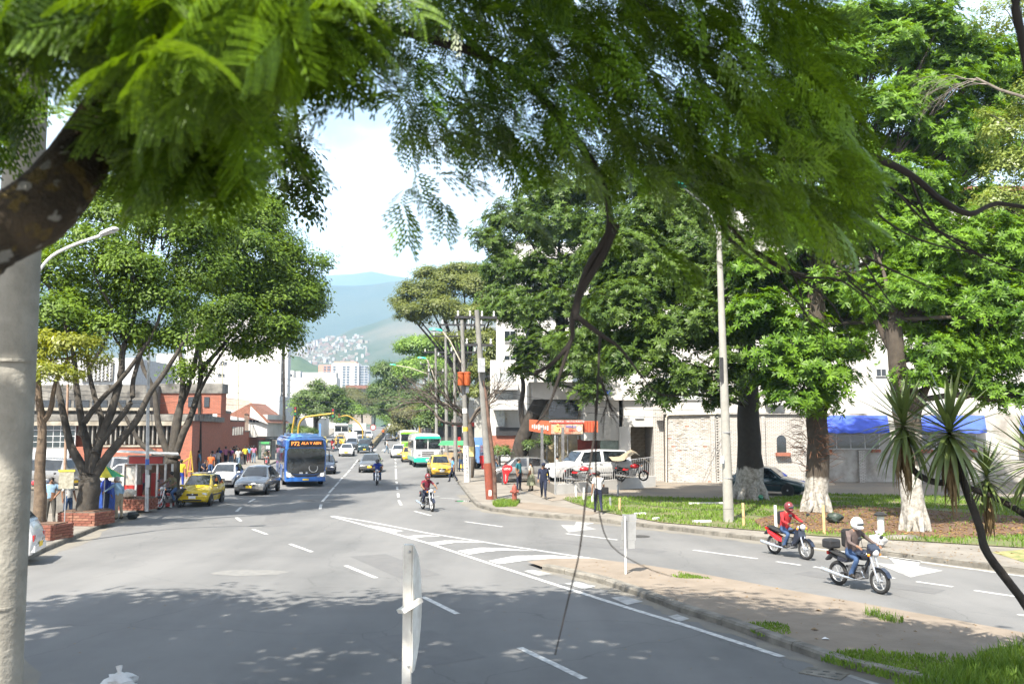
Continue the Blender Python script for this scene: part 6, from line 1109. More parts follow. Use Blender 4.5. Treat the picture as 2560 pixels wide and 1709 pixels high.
for (px, Y, z, rz, cl, lab) in ((1452, 47.6, .60, 8, REDB, 'red motorcycle parked behind the railing beside the jeep'), (1578, 49.6, .66, 5, REDB, 'red and black motorcycle parked under a tarpaulin at the ramp top'), (100, 43, .14, 150, REDB, 'red motorcycle parked behind the dark wall on the left'), (135, 43.5, .14, 140, BLK, 'black motorcycle parked beside the red one behind the wall'), (1378, 56, .14, 100, BLK, 'motorcycle parked beside the bakery posts')): moto(lab, Vector((wpx(px, Y), Y, z)), R(rz), tank=cl)
# ================================================================== PEOPLE
SKINS = [M('skin_tan', (.2, .105, .06), .6, var=.08), M('skin_brown', (.12, .06, .035), .6, var=.08), M('skin_light', (.5, .29, .19), .6, var=.08)]
HAIRM = M('black_hair', (.012, .010, .009), .6, var=.2); HAIRG = M('grey_hair', (.3, .3, .29), .7, var=.2); SHOE = M('dark_shoe', (.03, .025, .02), .6, var=.2)
def cloth(name, col): return M('cloth_' + name, tuple(c * .62 for c in col), .9, var=.14, scale=9, bump=.25, bscale=14)
CL = {k: cloth(k, v) for k, v in dict(white=(.72, .72, .70), pale_blue=(.32, .50, .68), sky=(.15, .42, .68), blue=(.03, .07, .42), navy=(.018, .025, .06), denim=(.06, .12, .26), pale_denim=(.2, .3, .42), grey=(.14, .135, .12), khaki=(.40, .34, .24), red=(.58, .03, .035), maroon=(.22, .015, .04), orange=(.75, .17, .04), yellow=(.75, .6, .04), pink=(.62, .24, .38), purple=(.12, .02, .12), black=(.02, .02, .022), teal=(.03, .2, .24), olive=(.18, .17, .10), brown=(.16, .12, .11), cream=(.66, .6, .48), lilac=(.55, .48, .6)).items()}
POSES = {
 'stand': dict(pel=(0, 0, .94), spi=(.01, 0, 1.14), che=(0, 0, 1.34), nek=(0, 0, 1.47), hed=(.015, 0, 1.565), top=(.015, 0, 1.645), kn=((.03, .11, .5), (.0, -.11, .5)), an=((.0, .12, .09), (-.03, -.12, .09)), el=((-.03, .25, 1.13), (-.03, -.25, 1.13)), wr=((.06, .27, .89), (.05, -.27, .89))),
 'walk': dict(pel=(0, 0, .93), spi=(.02, 0, 1.13), che=(.03, 0, 1.33), nek=(.04, 0, 1.46), hed=(.06, 0, 1.555), top=(.06, 0, 1.635), kn=((.20, .09, .52), (-.04, -.09, .49)), an=((.22, .1, .10), (-.28, -.1, .15)), el=((-.12, .24, 1.12), (.07, -.24, 1.10)), wr=((-.10, .26, .88), (.24, -.24, .92))),
 'hip': dict(pel=(0, 0, .94), spi=(.01, 0, 1.14), che=(0, 0, 1.34), nek=(0, 0, 1.47), hed=(.02, 0, 1.565), top=(.02, 0, 1.645), kn=((.05, .12, .5), (.0, -.11, .5)), an=((.04, .14, .09), (-.03, -.12, .09)), el=((-.05, .30, 1.16), (-.03, -.25, 1.13)), wr=((.1, .17, 1.02), (.05, -.27, .89))),
 'reach': dict(pel=(0, 0, .93), spi=(.06, 0, 1.13), che=(.11, 0, 1.31), nek=(.15, 0, 1.43), hed=(.19, 0, 1.52), top=(.2, 0, 1.6), kn=((.06, .1, .5), (.0, -.1, .49)), an=((.02, .11, .09), (-.06, -.11, .09)), el=((.32, .22, 1.2), (.0, -.25, 1.1)), wr=((.52, .2, 1.08), (.1, -.25, .9))),
 'ride': dict(pel=(-.17, 0, .86), spi=(-.14, 0, 1.04), che=(-.06, 0, 1.24), nek=(-.01, 0, 1.38), hed=(.03, 0, 1.475), top=(.04, 0, 1.555), kn=((.20, .2, .72), (.20, -.2, .72)), an=((-.03, .2, .34), (-.03, -.2, .34)), el=((.10, .33, 1.1), (.10, -.33, 1.1)), wr=((.32, .31, 1.03), (.32, -.31, 1.03))),
 'sit': dict(pel=(0, 0, .48), spi=(-.01, 0, .68), che=(.03, 0, .88), nek=(.06, 0, 1.0), hed=(.09, 0, 1.095), top=(.1, 0, 1.175), kn=((.4, .12, .52), (.4, -.12, .52)), an=((.36, .12, .09), (.38, -.12, .09)), el=((.08, .25, .7), (.08, -.25, .7)), wr=((.26, .16, .62), (.26, -.16, .62)))}
QUEUE = []
def person(label, loc, rz, h=1.70, pose='stand', top='white', legs='denim', skin=0, sleeve='short', hair=HAIRM, helmet=None, cap=None, skirt=None, girth=1.0, bag=None, group=None, shoe=None, fem=False, vis=None):
    e = empty('person', loc, rz, label, 'person', group); k = h / 1.70; e.scale = (k,) * 3; p = POSES[pose]; J = {a: Vector(p[a]) for a in ('pel', 'spi', 'che', 'nek', 'hed', 'top')}
    V = []; Rr = []; E = []; tagb = []
    def v(c, r): V.append(tuple(c)); Rr.append(r); return len(V) - 1
    def bone(a, b, t): E.append((a, b)); tagb.append(t)
    g = girth; pel = v(J['pel'], .135 * g); spi = v(J['spi'], .13 * g); che = v(J['che'], .145 * g); nek = v(J['nek'], .055); hed = v(J['hed'], .088); tp = v(J['top'], .072)
    bone(pel, spi, 'T'); bone(spi, che, 'T'); bone(che, nek, 'N'); bone(nek, hed, 'S'); bone(hed, tp, 'S')
    fwd = (J['hed'] - J['nek']); nose = v(J['hed'] + Vector((.10, 0, -.01)), .016); bone(hed, nose, 'S')
    for i, s in enumerate((1, -1)):
        hp = v(J['pel'] + Vector((.01, s * .085 * g, -.06)), .105 * g); kn = v(p['kn'][i], .068 * g); an = v(p['an'][i], .046); 
        toe = v(Vector(p['an'][i]) + Vector((.15, s * .02, -.05 if pose != 'ride' else -.03)), .036); heel = v(Vector(p['an'][i]) + Vector((-.03, 0, -.05)), .04)
        bone(pel, hp, 'L'); bone(hp, kn, 'L'); bone(kn, an, 'L'); bone(an, toe, 'F'); bone(an, heel, 'F')
        sh = v(J['che'] + Vector((-.0, s * .175 * g, .045)), .066 * g); el = v(p['el'][i], .045); wr = v(p['wr'][i], .032); d = (Vector(p['wr'][i]) - Vector(p['el'][i])).normalized(); pm = v(Vector(p['wr'][i]) + d * .07, .032)
        bone(che, sh, 'T'); bone(sh, el, 'U'); bone(el, wr, 'A'); bone(wr, pm, 'S'); sd = Vector((0, 0, 1)).cross(d); sd = sd.normalized() if sd.length > .1 else Vector((0, 1, 0)); c = Vector(V[pm])
        dn = Vector((0, 0, -1)) if pose == 'ride' else d
        for q, ll in ((-.026, .055), (-.009, .066), (.009, .062), (.026, .05)): f1 = v(c + sd * q + d * .03, .0085); f2 = v(c + sd * q + d * (.03 + ll * .5) + dn * ll * .5, .0075); bone(pm, f1, 'S'); bone(f1, f2, 'S')
        th = v(Vector(p['wr'][i]) + d * .05 + sd * .045 * -s, .0095); bone(wr, th, 'S')
    me = bpy.data.meshes.new('tmp'); me.from_pydata(V, E, []); tmp = bpy.data.objects.new('tmp', me); COL.objects.link(tmp); sk = tmp.modifiers.new('skin', 'SKIN'); sk.use_smooth_shade = True
    for i, r in enumerate(Rr): me.skin_vertices[0].data[i].radius = (r, r)
    me.skin_vertices[0].data[0].use_root = True; ss = tmp.modifiers.new('sub', 'SUBSURF'); ss.levels = 1; ss.render_levels = 1
    sl = {'short': CL[top] if top in CL else top}; mt = CL[top]; ml = CL[legs]; ms = SKINS[skin]
    body = ob('body', None, e) if False else None
    QUEUE.append((e, tmp, V, E, tagb, mt, ml, ms, shoe or SHOE, sleeve, vis))
    hc = J['hed'] + Vector((-.012, 0, .035))
    if helmet is not None:
        hm1 = MB().ball((0, 0, 0), (.155, .135, .155), 14, 10).build('helmet', helmet, e, 60, hc + Vector((.01, 0, 0))); MB().ball((0, 0, 0), (.10, .115, .055), 12, 8).build('visor', CARGL, e, 60, hc + Vector((.075, 0, -.012))); MB().ball((0, 0, 0), (.08, .09, .04), 10, 6).build('chin_guard', helmet, e, 60, hc + Vector((.105, 0, -.095)))
    else:
        hb = MB().ball((0, 0, 0), (.108, .098, .10), 12, 8); 
        if fem: hb.ball((-.07, 0, -.10), (.055, .08, .14), 10, 7)
        hb.build('hair', hair, e, 60, hc + Vector((-.018, 0, .022)))
        for s in (-1, 1): MB().ball((0, 0, 0), (.008, .014, .01), 6, 5).build('eye', DARK, e, None, J['hed'] + Vector((.086, s * .032, .022)))
        if cap is not None: MB().ball((0, 0, 0), (.118, .108, .085), 12, 8).box((.13, 0, -.02), (.12, .15, .015)).build('cap', cap, e, 60, hc + Vector((0, 0, .05)))
    if skirt is not None: MB().lathe([(.13 * g, .06), (.17 * g, -.05), (.22, -.3), (.27, -.58), (.275, -.6)], J['pel'], 16).build('skirt', skirt, e, 60)
    if bag == 'shoulder': o = MB().box((0, 0, 0), (.10, .3, .26)).build('shoulder_bag', CL['black'], e, None, J['pel'] + Vector((-.02, -.27, .0))); bevel(o, .03); MB().tube([J['che'] + Vector((.1, .14, .08)), J['spi'] + Vector((.14, -.05, .0)), J['pel'] + Vector((.04, -.22, .1))], .014, 5).build('bag_strap', CL['black'], e)
    if bag == 'back': o = MB().box((0, 0, 0), (.17, .32, .42)).build('backpack', CL['black'], e, None, J['che'] + Vector((-.21, 0, -.09))); bevel(o, .06)
    return e
def finish_people():
    bpy.context.view_layer.update(); dg = bpy.context.evaluated_depsgraph_get()
    for e, tmp, V, E, tagb, mt, ml, ms, msh, sleeve, vis in QUEUE:
        me = bpy.data.meshes.new_from_object(tmp.evaluated_get(dg)); me.name = 'body'; me.materials.clear()
        for m in (mt, ml, ms, msh): me.materials.append(m)
        n = len(me.polygons); c = np.empty(n * 3); me.polygons.foreach_get('center', c); c = c.reshape(-1, 3); best = np.full(n, 9e9); idx = np.zeros(n, int); A = np.array(V)
        for (a, b), t in zip(E, tagb):
            p, q = A[a], A[b]; d = q - p; u = np.clip(((c - p) @ d) / max(d @ d, 1e-9), 0, 1); dist = np.linalg.norm(c - (p + u[:, None] * d), axis=1)
            if t == 'T' : m = np.zeros(n, int)
            elif t == 'L': m = np.ones(n, int)
            elif t == 'F': m = np.full(n, 3)
            elif t == 'U': m = np.where((u < .72) | (sleeve == 'long'), 0, 2) if sleeve != 'none' else np.full(n, 2)
            elif t == 'A': m = np.where((sleeve == 'long') & (u < .95), 0, 2)
            elif t == 'N': m = np.where(u < .72, 0, 2)
            else: m = np.full(n, 2)
            k = dist < best; best[k] = dist[k]; idx[k] = m[k]
        me.polygons.foreach_set('material_index', idx.astype(np.int32)); me.polygons.foreach_set('use_smooth', np.ones(n, bool)); me.update()
        o = ob('body', me, e); bpy.data.objects.remove(tmp)
def on_moto(i, label, **k): q, rz, sc = MOTOS[i]; return person(label, q, rz, pose='ride', h=k.pop('h', 1.7) * sc, **k)
HELW = paint('helmet_white', (.8, .8, .8)); HELB = paint('helmet_black', (.02, .02, .022)); HELR = paint('helmet_red', (.13, .018, .018))
on_moto(0, 'rider in white helmet and brown-grey jacket on the black motorcycle', top='brown', legs='denim', sleeve='long', helmet=HELW, bag='back', h=1.72)
on_moto(1, 'rider in red jacket and dark red helmet on the moped', top='red', legs='denim', sleeve='long', helmet=HELR, bag='back', h=1.62)
on_moto(2, 'rider in maroon shirt and red-black helmet near the gore tip', top='maroon', legs='navy', helmet=HELR)
on_moto(3, 'rider in bright blue shirt in the middle lane', top='blue', legs='denim', helmet=HELB)
on_moto(4, 'rider in camouflage-grey top by the bus shelter', top='olive', legs='grey', helmet=HELB, sleeve='long')
on_moto(5, 'rider in red top at the lights', top='red', legs='navy', helmet=HELB); on_moto(6, 'rider in white top at the lights', top='white', legs='denim', helmet=HELW); on_moto(7, 'rider in black beside the dark jeep', top='black', legs='black', helmet=HELB, sleeve='long')
on_moto(8, 'man in grey camouflage shirt sitting on the standing motorcycle', top='olive', legs='denim', skin=1)
def at(px, py, z=.135): return G(px, py, z)
FC = lambda a: R(a)     # heading: -90 faces the viewer
for lab, p, hd, k in (
 ('man in pale blue polo shirt and grey trousers standing by the near planter', (124, 1306), -60, dict(pose='hip', top='pale_blue', legs='grey', h=1.66, girth=1.12)),
 ('man in white striped shirt and jeans half behind the fig planter', (168, 1303), -30, dict(top='white', legs='denim', h=1.62)),
 ('old man in pale blue shirt and khaki trousers reaching towards the stall', (297, 1299), 170, dict(pose='reach', top='pale_blue', legs='khaki', sleeve='long', hair=HAIRG, h=1.68)),
 ('vendor in red behind the kiosk counter', (362, 1252), -90, dict(top='maroon', legs='navy', h=1.6, skin=1)),
 ('stall keeper in blue overall behind the fig planter', (262, 1292), 60, dict(top='blue', legs='navy', h=1.7, sleeve='long', skin=1)),
 ('person in yellow shirt and blue shorts behind the kiosk', (451, 1226), 100, dict(top='yellow', legs='blue', h=1.72)),
 ('person in blue-white shirt leaning by the dark pole', (497, 1184), 20, dict(top='sky', legs='pale_denim', h=1.75)),
 ('stout person in bright orange shirt beside the queue of cars', (526, 1190), -80, dict(top='orange', legs='denim', girth=1.2, h=1.6)),
 ('person in pale shirt just behind the orange-shirted one', (530, 1183), 80, dict(top='lilac', legs='navy', h=1.7)),
 ('person in white vest walking along the brick wall', (543, 1178), 95, dict(pose='walk', top='white', legs='pale_denim', h=1.7)),
 ('person in dark blue top close to the brick wall', (547, 1166), 95, dict(top='blue', legs='black', h=1.7, fem=True)),
 ('man in pink shirt and dark trousers on the left pavement', (563, 1166), 95, dict(pose='walk', top='pink', legs='navy', h=1.8)),
 ('woman in purple top on the left pavement', (577, 1166), -85, dict(top='purple', legs='pale_denim', h=1.68, fem=True)),
 ('person in dark vest behind the woman in purple', (584, 1160), 95, dict(top='black', legs='grey', h=1.7)),
 ('person in black and white behind the white-shirted walker', (590, 1157), 95, dict(top='grey', legs='black', h=1.7)),
 ('walker in white shirt, pale jeans and bright shoes at the kerb', (595, 1172), -85, dict(pose='walk', top='white', legs='pale_denim', h=1.78, shoe=CL['yellow'])),
 ('man in yellow shirt and black trousers walking by the wall', (612, 1162), 95, dict(pose='walk', top='yellow', legs='black', h=1.75)),
 ('person in turquoise top nearest the man in yellow', (622, 1157), 95, dict(top='sky', legs='maroon', h=1.65, fem=True)),
 ('person in tan top between turquoise and pink', (628, 1156), 95, dict(top='khaki', legs='denim', h=1.65)),
 ('woman in pink top farthest along the pavement group', (634, 1157), 95, dict(top='pink', legs='pale_denim', h=1.7, fem=True)),
 ('seated person low beside the yellow road tool', (511, 1190), -60, dict(pose='sit', top='navy', legs='navy', h=1.6)),
 ('woman in turquoise blouse and dark trousers beside the right taxi', (1133, 1205), 170, dict(pose='walk', top='sky', legs='navy', h=1.62, fem=True)),
 ('man in red cap, white shirt and shorts behind the leaning pole', (1243, 1189), -40, dict(pose='walk', top='white', legs='pale_denim', h=1.75, cap=CL['red'], bag='back')),
 ('man in blue striped polo shirt beside the red phone hood', (1297, 1226), -30, dict(top='teal', legs='navy', h=1.78, girth=1.1)),
 ('woman in cream top and patterned long skirt outside the bakery', (1328, 1227), 150, dict(top='cream', legs='khaki', h=1.62, fem=True, skirt=M('patterned_skirt', (.24, .25, .16), .9, col2=(.10, .11, .07), scale=16), girth=1.1)),
 ('guard in navy uniform and cap walking by the hydrant', (1359, 1247), -95, dict(pose='walk', top='navy', legs='navy', sleeve='long', cap=CL['navy'], h=1.76, girth=1.1)),
 ('man in white shirt standing at the jeep behind the railing', (1393, 1212), 150, dict(top='white', legs='black', h=1.8)),
 ('man in white shirt with black shoulder bag walking away on the verge', (1496, 1283), 92, dict(pose='walk', top='white', legs='navy', bag='shoulder', h=1.72)),
 ('person in white bending over the motorcycles by the bakery', (1378, 1170), 20, dict(pose='reach', top='white', legs='black', h=1.6)),
 ('dark-clothed person in the gateway', (1633, 1145), 160, dict(top='lilac', legs='black', h=1.7, skin=1)),
 ('vendor in white at the green-roofed food cart', (1112, 1160), -100, dict(top='white', legs='navy', h=1.7, skin=1)),
 ('pedestrian in white crossing the far road with a bag', (966, 1133), 10, dict(pose='walk', top='white', legs='pale_denim', h=1.75, bag='back')),
 ('worker in orange-red shirt standing at the median', (958, 1095), 90, dict(top='orange', legs='navy', h=1.75)),
 ('man in grey shirt beside the food cart and the white-footed pole', (1152, 1178), -60, dict(top='grey', legs='denim', h=1.72)),
 ('woman in red blouse walking past the red box bin', (1222, 1180), 150, dict(pose='walk', top='red', legs='navy', h=1.64, fem=True)),
 ('man in yellow shirt outside the bakery glass front', (1420, 1152), -100, dict(top='yellow', legs='black', h=1.72)),
 ('person in black top under the orange bakery sign', (1400, 1150), -60, dict(top='black', legs='denim', h=1.68)),
 ('person in red standing at the traffic island by the bus stop', (768, 1108), -60, dict(top='red', legs='denim', h=1.75)),
 ('person in pink waiting at the far corner', (780, 1105), -60, dict(top='pink', legs='navy', h=1.75, fem=True))):
    zz = .135
    if p in ((124, 1306),): zz = .135
    person(lab, at(*p, .0 if p in ((966, 1133), (768, 1108), (780, 1105)) else zz), FC(hd), **k)
finish_people()
# ================================================================== STREET FURNITURE
# --- brick planters: every brick a piece
PLB = M('planter_brick', (.2, .075, .05), .9, col2=(.12, .05, .037), scale=5, bump=.4); MORT = M('planter_mortar', (.13, .105, .085), .95, var=.2)
pbm = [MB().box((0, 0, 0), (.235, .11, .082)).mesh('brick', PLB), MB().box((0, 0, 0), (.228, .12, .078), .02).mesh('brick', PLB), MB().box((0, 0, 0), (.235, .105, .08)).mesh('brick', M('pale_brick', (.25, .12, .08), .9, var=.2))]
def planter(label, c, rz, W, D, H):
    e = empty('planter', c, rz, label, 'planter'); MB().bb(-W / 2 + .05, W / 2 - .05, -D / 2 + .05, D / 2 - .05, 0, H - .06).build('core', MORT, e); MB().bb(-W / 2 + .12, W / 2 - .12, -D / 2 + .12, D / 2 - .12, H - .06, H - .02).build('soil', MULCH, e)
    rows = int(H / .094)
    for r_ in range(rows):
        z = .047 + r_ * .094
        for (x0, y0, ln, a) in ((-W / 2, -D / 2, W, 0), (W / 2, -D / 2, D, math.pi / 2), (W / 2, D / 2, W, math.pi), (-W / 2, D / 2, D, -math.pi / 2)):
            n = max(1, round(ln / .247)); s = ln / n; off = .5 if r_ % 2 == 0 else 0.02
            for i in range(n):
                t = (i + off) * s
                if t < .04: t = .12
                if t > ln - .08: continue
                o = ob('brick', pbm[0 if rnd.random() < .6 else rnd.randrange(3)], e, (x0 + math.cos(a) * t - math.sin(a) * .05, y0 + math.sin(a) * t + math.cos(a) * .05, z), a + rnd.uniform(-.02, .02))
    return e
planter('brick planter holding the first big fig tree', Vector((wpx(222, 32.6), 32.75, .13)), R(-8), 1.45, 1.25, .56)
planter('low brick planter at the small yellow-green tree beside the grey pole', Vector((wpx(124, 28.2), 28.6, .13)), R(-8), .95, .9, .52)
planter('brick planter next to the red kiosk', Vector((wpx(342, 38.2), 38.6, .13)), R(-8), 1.25, 1.1, .55)
# --- dark parapet wall left
wl_ = empty('parapet_wall', (-20.5, 36.5, .13), R(12), 'dark stained low wall behind the two standing men', 'wall'); MB().bb(-4, 3.2, 0, .3, 0, 1.0).build('wall', FASC, wl_); MB().bb(-4.05, 3.25, -.04, .34, 1.0, 1.08).build('coping', FASC2, wl_)
wl2 = empty('parapet_wall', (-9.6, 11.4, 0), R(-35), 'dark low wall in the shaded bottom left corner', 'wall'); MB().bb(-3.2, 1.9, -.4, 0, .0, .38).build('wall', FASC, wl2); MB().bb(-3.2, 1.95, -.44, .03, .38, .46).build('coping', FASC, wl2)
# --- near concrete pole on the left with band
def pole(name, label, base, top, r0, r1, mat=POLE, n=14, cat='pole'):
    b = Vector(base); e = empty(name, b, 0, label, cat); MB().tube([Vector((0, 0, 0)), (Vector(top) - b) * .5, Vector(top) - b], [r0, (r0 + r1) / 2, r1], n).build('shaft', mat, e, 50); return e
np_ = pole('concrete_pole', 'thick pale concrete pole filling the left edge', (wpx(27, 6.8), 6.8, 0), (wpx(14, 6.8), 6.85, 9.0), .182, .132, M('near_pole_concrete', (.27, .258, .225), .9, col2=(.19, .18, .155), scale=4.5, bump=.5), 28)
for z in (2.35, 4.2): MB().lathe([(.176 - z * .004, -.012), (.181 - z * .004, -.008), (.181 - z * .004, .008), (.176 - z * .004, .012)], (-.02, 0, z), 24).build('seam_ring', MATS['near_pole_concrete'], np_)
# --- street lamp behind it
lb_ = Vector((wpx(60, 27), 27, .13)); lp = pole('street_lamp', 'grey street lamp with long curved arm rising behind the near pole', lb_, P(66, 760, 27), .10, .07, STEEL, 10, 'street lamp')
arm = [P(x, y, 27) - lb_ for x, y in ((66, 780), (75, 725), (95, 682), (130, 640), (190, 610), (255, 588))]; MB().tube(smooth_path(arm), .045, 8).build('arm', M('lamp_white', (.62, .63, .63), .5, var=.05), lp, 60)
def lamp_head(par, a, b, mat, w_=.17, h=.13):
    a, b = Vector(a), Vector(b); d = (b - a); L_ = d.length; d.normalize(); s = d.cross(Vector((0, 0, 1))).normalized(); u = s.cross(d); V = []; n = 5
    prof = [(0, .35, .5), (.15, .8, .9), (.5, 1, 1), (.85, .9, .9), (1, .4, .4)]
    for t, wk, hk in prof:
        c = a + d * L_ * t
        for y, z in ((-1, 0), (-.8, .7), (0, 1), (.8, .7), (1, 0)): V.append(c + s * y * w_ * wk + u * z * h * hk)
    F = [(i * 5 + k, i * 5 + k + 1, (i + 1) * 5 + k + 1, (i + 1) * 5 + k) for i in range(4) for k in range(4)] + [(i * 5 + 4, i * 5, (i + 1) * 5, (i + 1) * 5 + 4) for i in range(4)] + [(0, 1, 2, 3, 4), (24, 23, 22, 21, 20)]
    o = MB().add(V, F).build('lamp_head', mat, par, 50); MB().ball(a + d * L_ * .6 - u * .01, (L_ * .25, w_ * .6, .05), 8, 6).build('lens', HEADL, par, 60); return o
lamp_head(lp, P(250, 590, 27) - lb_, P(296, 572, 27) - lb_, M('lamp_grey', (.5, .51, .52), .5, var=.05))
# --- tall pale pole on the lawn
b = G(1822, 1303, .155); tl = pole('street_lamp', 'tall pale lamp pole standing on the lawn with green lamp head', b, P(1797, 580, 33.4), .20, .10, M('pale_pole', (.27, .262, .235), .9, var=.08, scale=3, bump=.2), 14, 'street lamp'); tb = Vector(tl.location)
MB().tube([P(1797, 590, 33.4) - tb, P(1770, 520, 33.4) - tb, P(1710, 470, 33.4) - tb], .035, 8).build('arm', STEEL, tl, 60); TEAL = M('teal_lamp', (.02, .30, .25), .45, var=.1); lamp_head(tl, P(1715, 472, 33.4) - tb, P(1655, 440, 33.4) - tb, TEAL, .2, .16)
for z in (1.6, 3.3): MB().lathe([(.205, 0), (.205, .03)], (0, 0, z), 14).build('band', STEEL, tl)
pb(tl, 'paper_notice', 1801, 1808, 1138, 1156, 33.15, .02, M('notice_blue', (.5, .6, .75), .7)); pb(tl, 'paper_notice', 1803, 1812, 893, 955, 33.22, .02, DARK)
# --- utility poles on the right
def arms(par, c, half, n=3, dz=.0, mat=DARK, rz=0.1):
    c = Vector(c); d = Vector((math.cos(rz), math.sin(rz), 0)); MB().box(c, (half * 2, .1, .12), rz).build('crossarm', mat, par)
    for i in range(n): x = -half * .85 + i * half * 1.7 / max(1, n - 1); MB().lathe([(.05, 0), (.06, .08), (.03, .12), (.055, .2), (.02, .26)], c + d * x + Vector((0, 0, .06)), 8).build('insulator', M('insulator_white', (.6, .6, .58), .3), par)
b = G(1226, 1247, .135); up1 = pole('utility_pole', 'leaning concrete utility pole with red-painted foot at the corner', b, P(1192, 775, 43.5), .21, .12, POLE, 12, 'utility pole'); ub_ = Vector(up1.location)
def seg(par, t0, t1, r0, r1, base, top, mat, name): a, c = base.lerp(top, t0), base.lerp(top, t1); MB().tube([a - base, c - base], [r0, r1], 12).build(name, mat, par, 50)
seg(up1, 0.0, .19, .222, .205, ub_, P(1192, 775, 43.5), M('red_oxide_paint', (.24, .055, .03), .85, col2=(.15, .045, .027), scale=4), 'painted_foot')
cb = [P(x, y, 43.3) - ub_ for x, y in ((1238, 1246), (1236, 1180), (1222, 1060), (1214, 980), (1208, 950))]; MB().tube(cb, [.1, .1, .09, .06, .03], 8).build('cable_duct', M('rusty_duct', (.12, .07, .05), .8, var=.3), up1, 50)
arms(up1, P(1190, 793, 43.5) - ub_, 1.05, 4); arms(up1, P(1197, 862, 43.5) - ub_, .7, 2)
pb(up1, 'transformer_box', 1194, 1212, 895, 930, 43.0, .35, STEEL); pb(up1, 'paper_notice', 1222, 1229, 1222, 1236, 43.2, .03, WHITE)
b = G(1168, 1204, .135); up2 = pole('utility_pole', 'utility pole with white-painted foot, black lettering and orange transformer', b, P(1155, 800, b.y), .19, .12, POLE, 12, 'utility pole'); u2 = Vector(up2.location); t2 = P(1155, 800, b.y)
seg(up2, 0, .22, .2, .195, u2, t2, WHITE, 'painted_foot'); seg(up2, .42, .45, .17, .168, u2, t2, WHITE, 'painted_band'); seg(up2, .31, .335, .178, .176, u2, t2, M('band_yellow', (.7, .45, .05), .7), 'painted_band')
for i, ch in enumerate('CUZACHOS'): text(ch, up2, tuple(u2.lerp(t2, .205 - i * .024) - u2 + Vector((0, -.215, 0))), .22, DARK, name='painted_letter')
OTR = M('orange_transformer', (.4, .09, .022), .6, var=.12)
for px in (1152, 1168): q = P(px, 963, b.y - .35) - u2; MB().lathe([(.2, 0), (.21, .02), (.21, .75), (.24, .78), (.24, .84), (.1, .88)], q, 14).build('transformer', OTR, up2, 40)
arms(up2, P(1155, 812, b.y) - u2, 1.5, 4, rz=.05); arms(up2, P(1158, 880, b.y) - u2, .9, 2); pb(up2, 'meter_box', 1164, 1172, 966, 982, b.y - .25, .15, STEEL)
others = []
for (px, py, ty, Y, lab, mt, tone) in ((1093, 1120, 870, 86, 'grey utility pole behind the minibus with two crossarms', POLE, 1), (1118, 1128, 830, 78, 'pole between the minibus and the food cart', POLE, 1), (1075, 1105, 900, 120, 'thin far pole beyond the lime bus', POLE, 1), (1062, 1100, 915, 150, 'farther thin pole among the avenue trees', POLE, 0), (1140, 1140, 880, 70, 'slim pole with yellow band beside the food cart', POLE, 0), (713, 1115, 870, 98, 'tall dark wooden pole behind the blue bus', BARKD, 0), (788, 1095, 950, 118, 'grey pole with green lamp arm at the far corner', POLE, 0), (503, 1178, 880, 68, 'dark pole standing before the brick building', BARKD, 0)):
    b = Vector((wpx(px, Y), Y, hgt(Y) + .13)); p_ = pole('utility_pole', lab, b, P(px - 4, ty, Y), .17, .1, mt, 10, 'utility pole'); others.append((p_, P(px - 4, ty, Y)))
    if tone: arms(p_, P(px - 4, ty + 10, Y) - b, 1.2, 3, rz=.05); arms(p_, P(px - 3, ty + 60, Y) - b, .8, 2, rz=.05)
    if px == 713: seg(p_, 0, .17, .18, .178, b, P(px - 4, ty, Y), WHITE, 'painted_foot')
GREEN_L = M('green_lamp', (.03, .36, .26), .45, var=.1)
for par, top, (x0, y0), (x1, y1), Y in ((up2, 0, (1152, 905), (1106, 828), 55), (others[0][0], 0, (1090, 955), (1066, 897), 84), (others[2][0], 0, (1072, 935), (990, 913), 118), (others[6][0], 0, (788, 1006), (826, 984), 117)):
    o = Vector(par.location); a, c = P(x0, y0, Y) - o, P(x1, y1, Y) - o; MB().tube([a, a.lerp(c, .6) + Vector((0, 0, .2)), c], .045, 6).build('lamp_arm', M('pale_arm', (.5, .45, .35), .6), par, 60); s = 1 if x1 > x0 else -1; lamp_head(par, c, c + Vector((s * .85, 0, .1)), GREEN_L, .2, .16)
for (px, ty, Y, dxs, lab) in ((596, 870, 108, (-30, 30), 'double-armed grey lamp post behind the brick wall'), (556, 880, 100, (28,), 'thin single-armed lamp post behind the brick block')):
    b = Vector((wpx(px, Y), Y, hgt(Y) + .13)); p_ = pole('street_lamp', lab, b, P(px, ty + 28, Y), .09, .06, M('thin_post', (.45, .42, .3), .6), 8, 'street lamp')
    for d in dxs: a = P(px, ty + 30, Y) - b; m = P(px + d * .4, ty + 10, Y) - b; c = P(px + d, ty, Y) - b; MB().tube(smooth_path([a, m, c]), .035, 6).build('arm', MATS['thin_post'], p_, 60); lamp_head(p_, c, c + Vector((.7 if d > 0 else -.7, 0, .1)), MATS['lamp_grey'], .14, .1)
gp_ = pole('street_pole', 'thin grey steel pole with blue band rising through the fig beside the kiosk', (wpx(375, 37.6), 37.6, .13), P(373, 800, 37.6), .08, .06, STEEL, 10); seg(gp_, .22, .27, .082, .081, Vector(gp_.location), P(373, 800, 37.6), M('band_blue', (.05, .12, .4), .6), 'painted_band'); pb(gp_, 'meter_box', 368, 381, 1160, 1172, 37.4, .12, POLE); pb(gp_, 'poster', 371, 379, 1185, 1215, 37.48, .02, WHITE)
tp_ = pole('street_pole', 'thin brown pole in front of the gridded window', (wpx(168, 46), 46, .13), P(170, 960, 46), .08, .06, M('pole_brown', (.3, .2, .14), .8), 8)
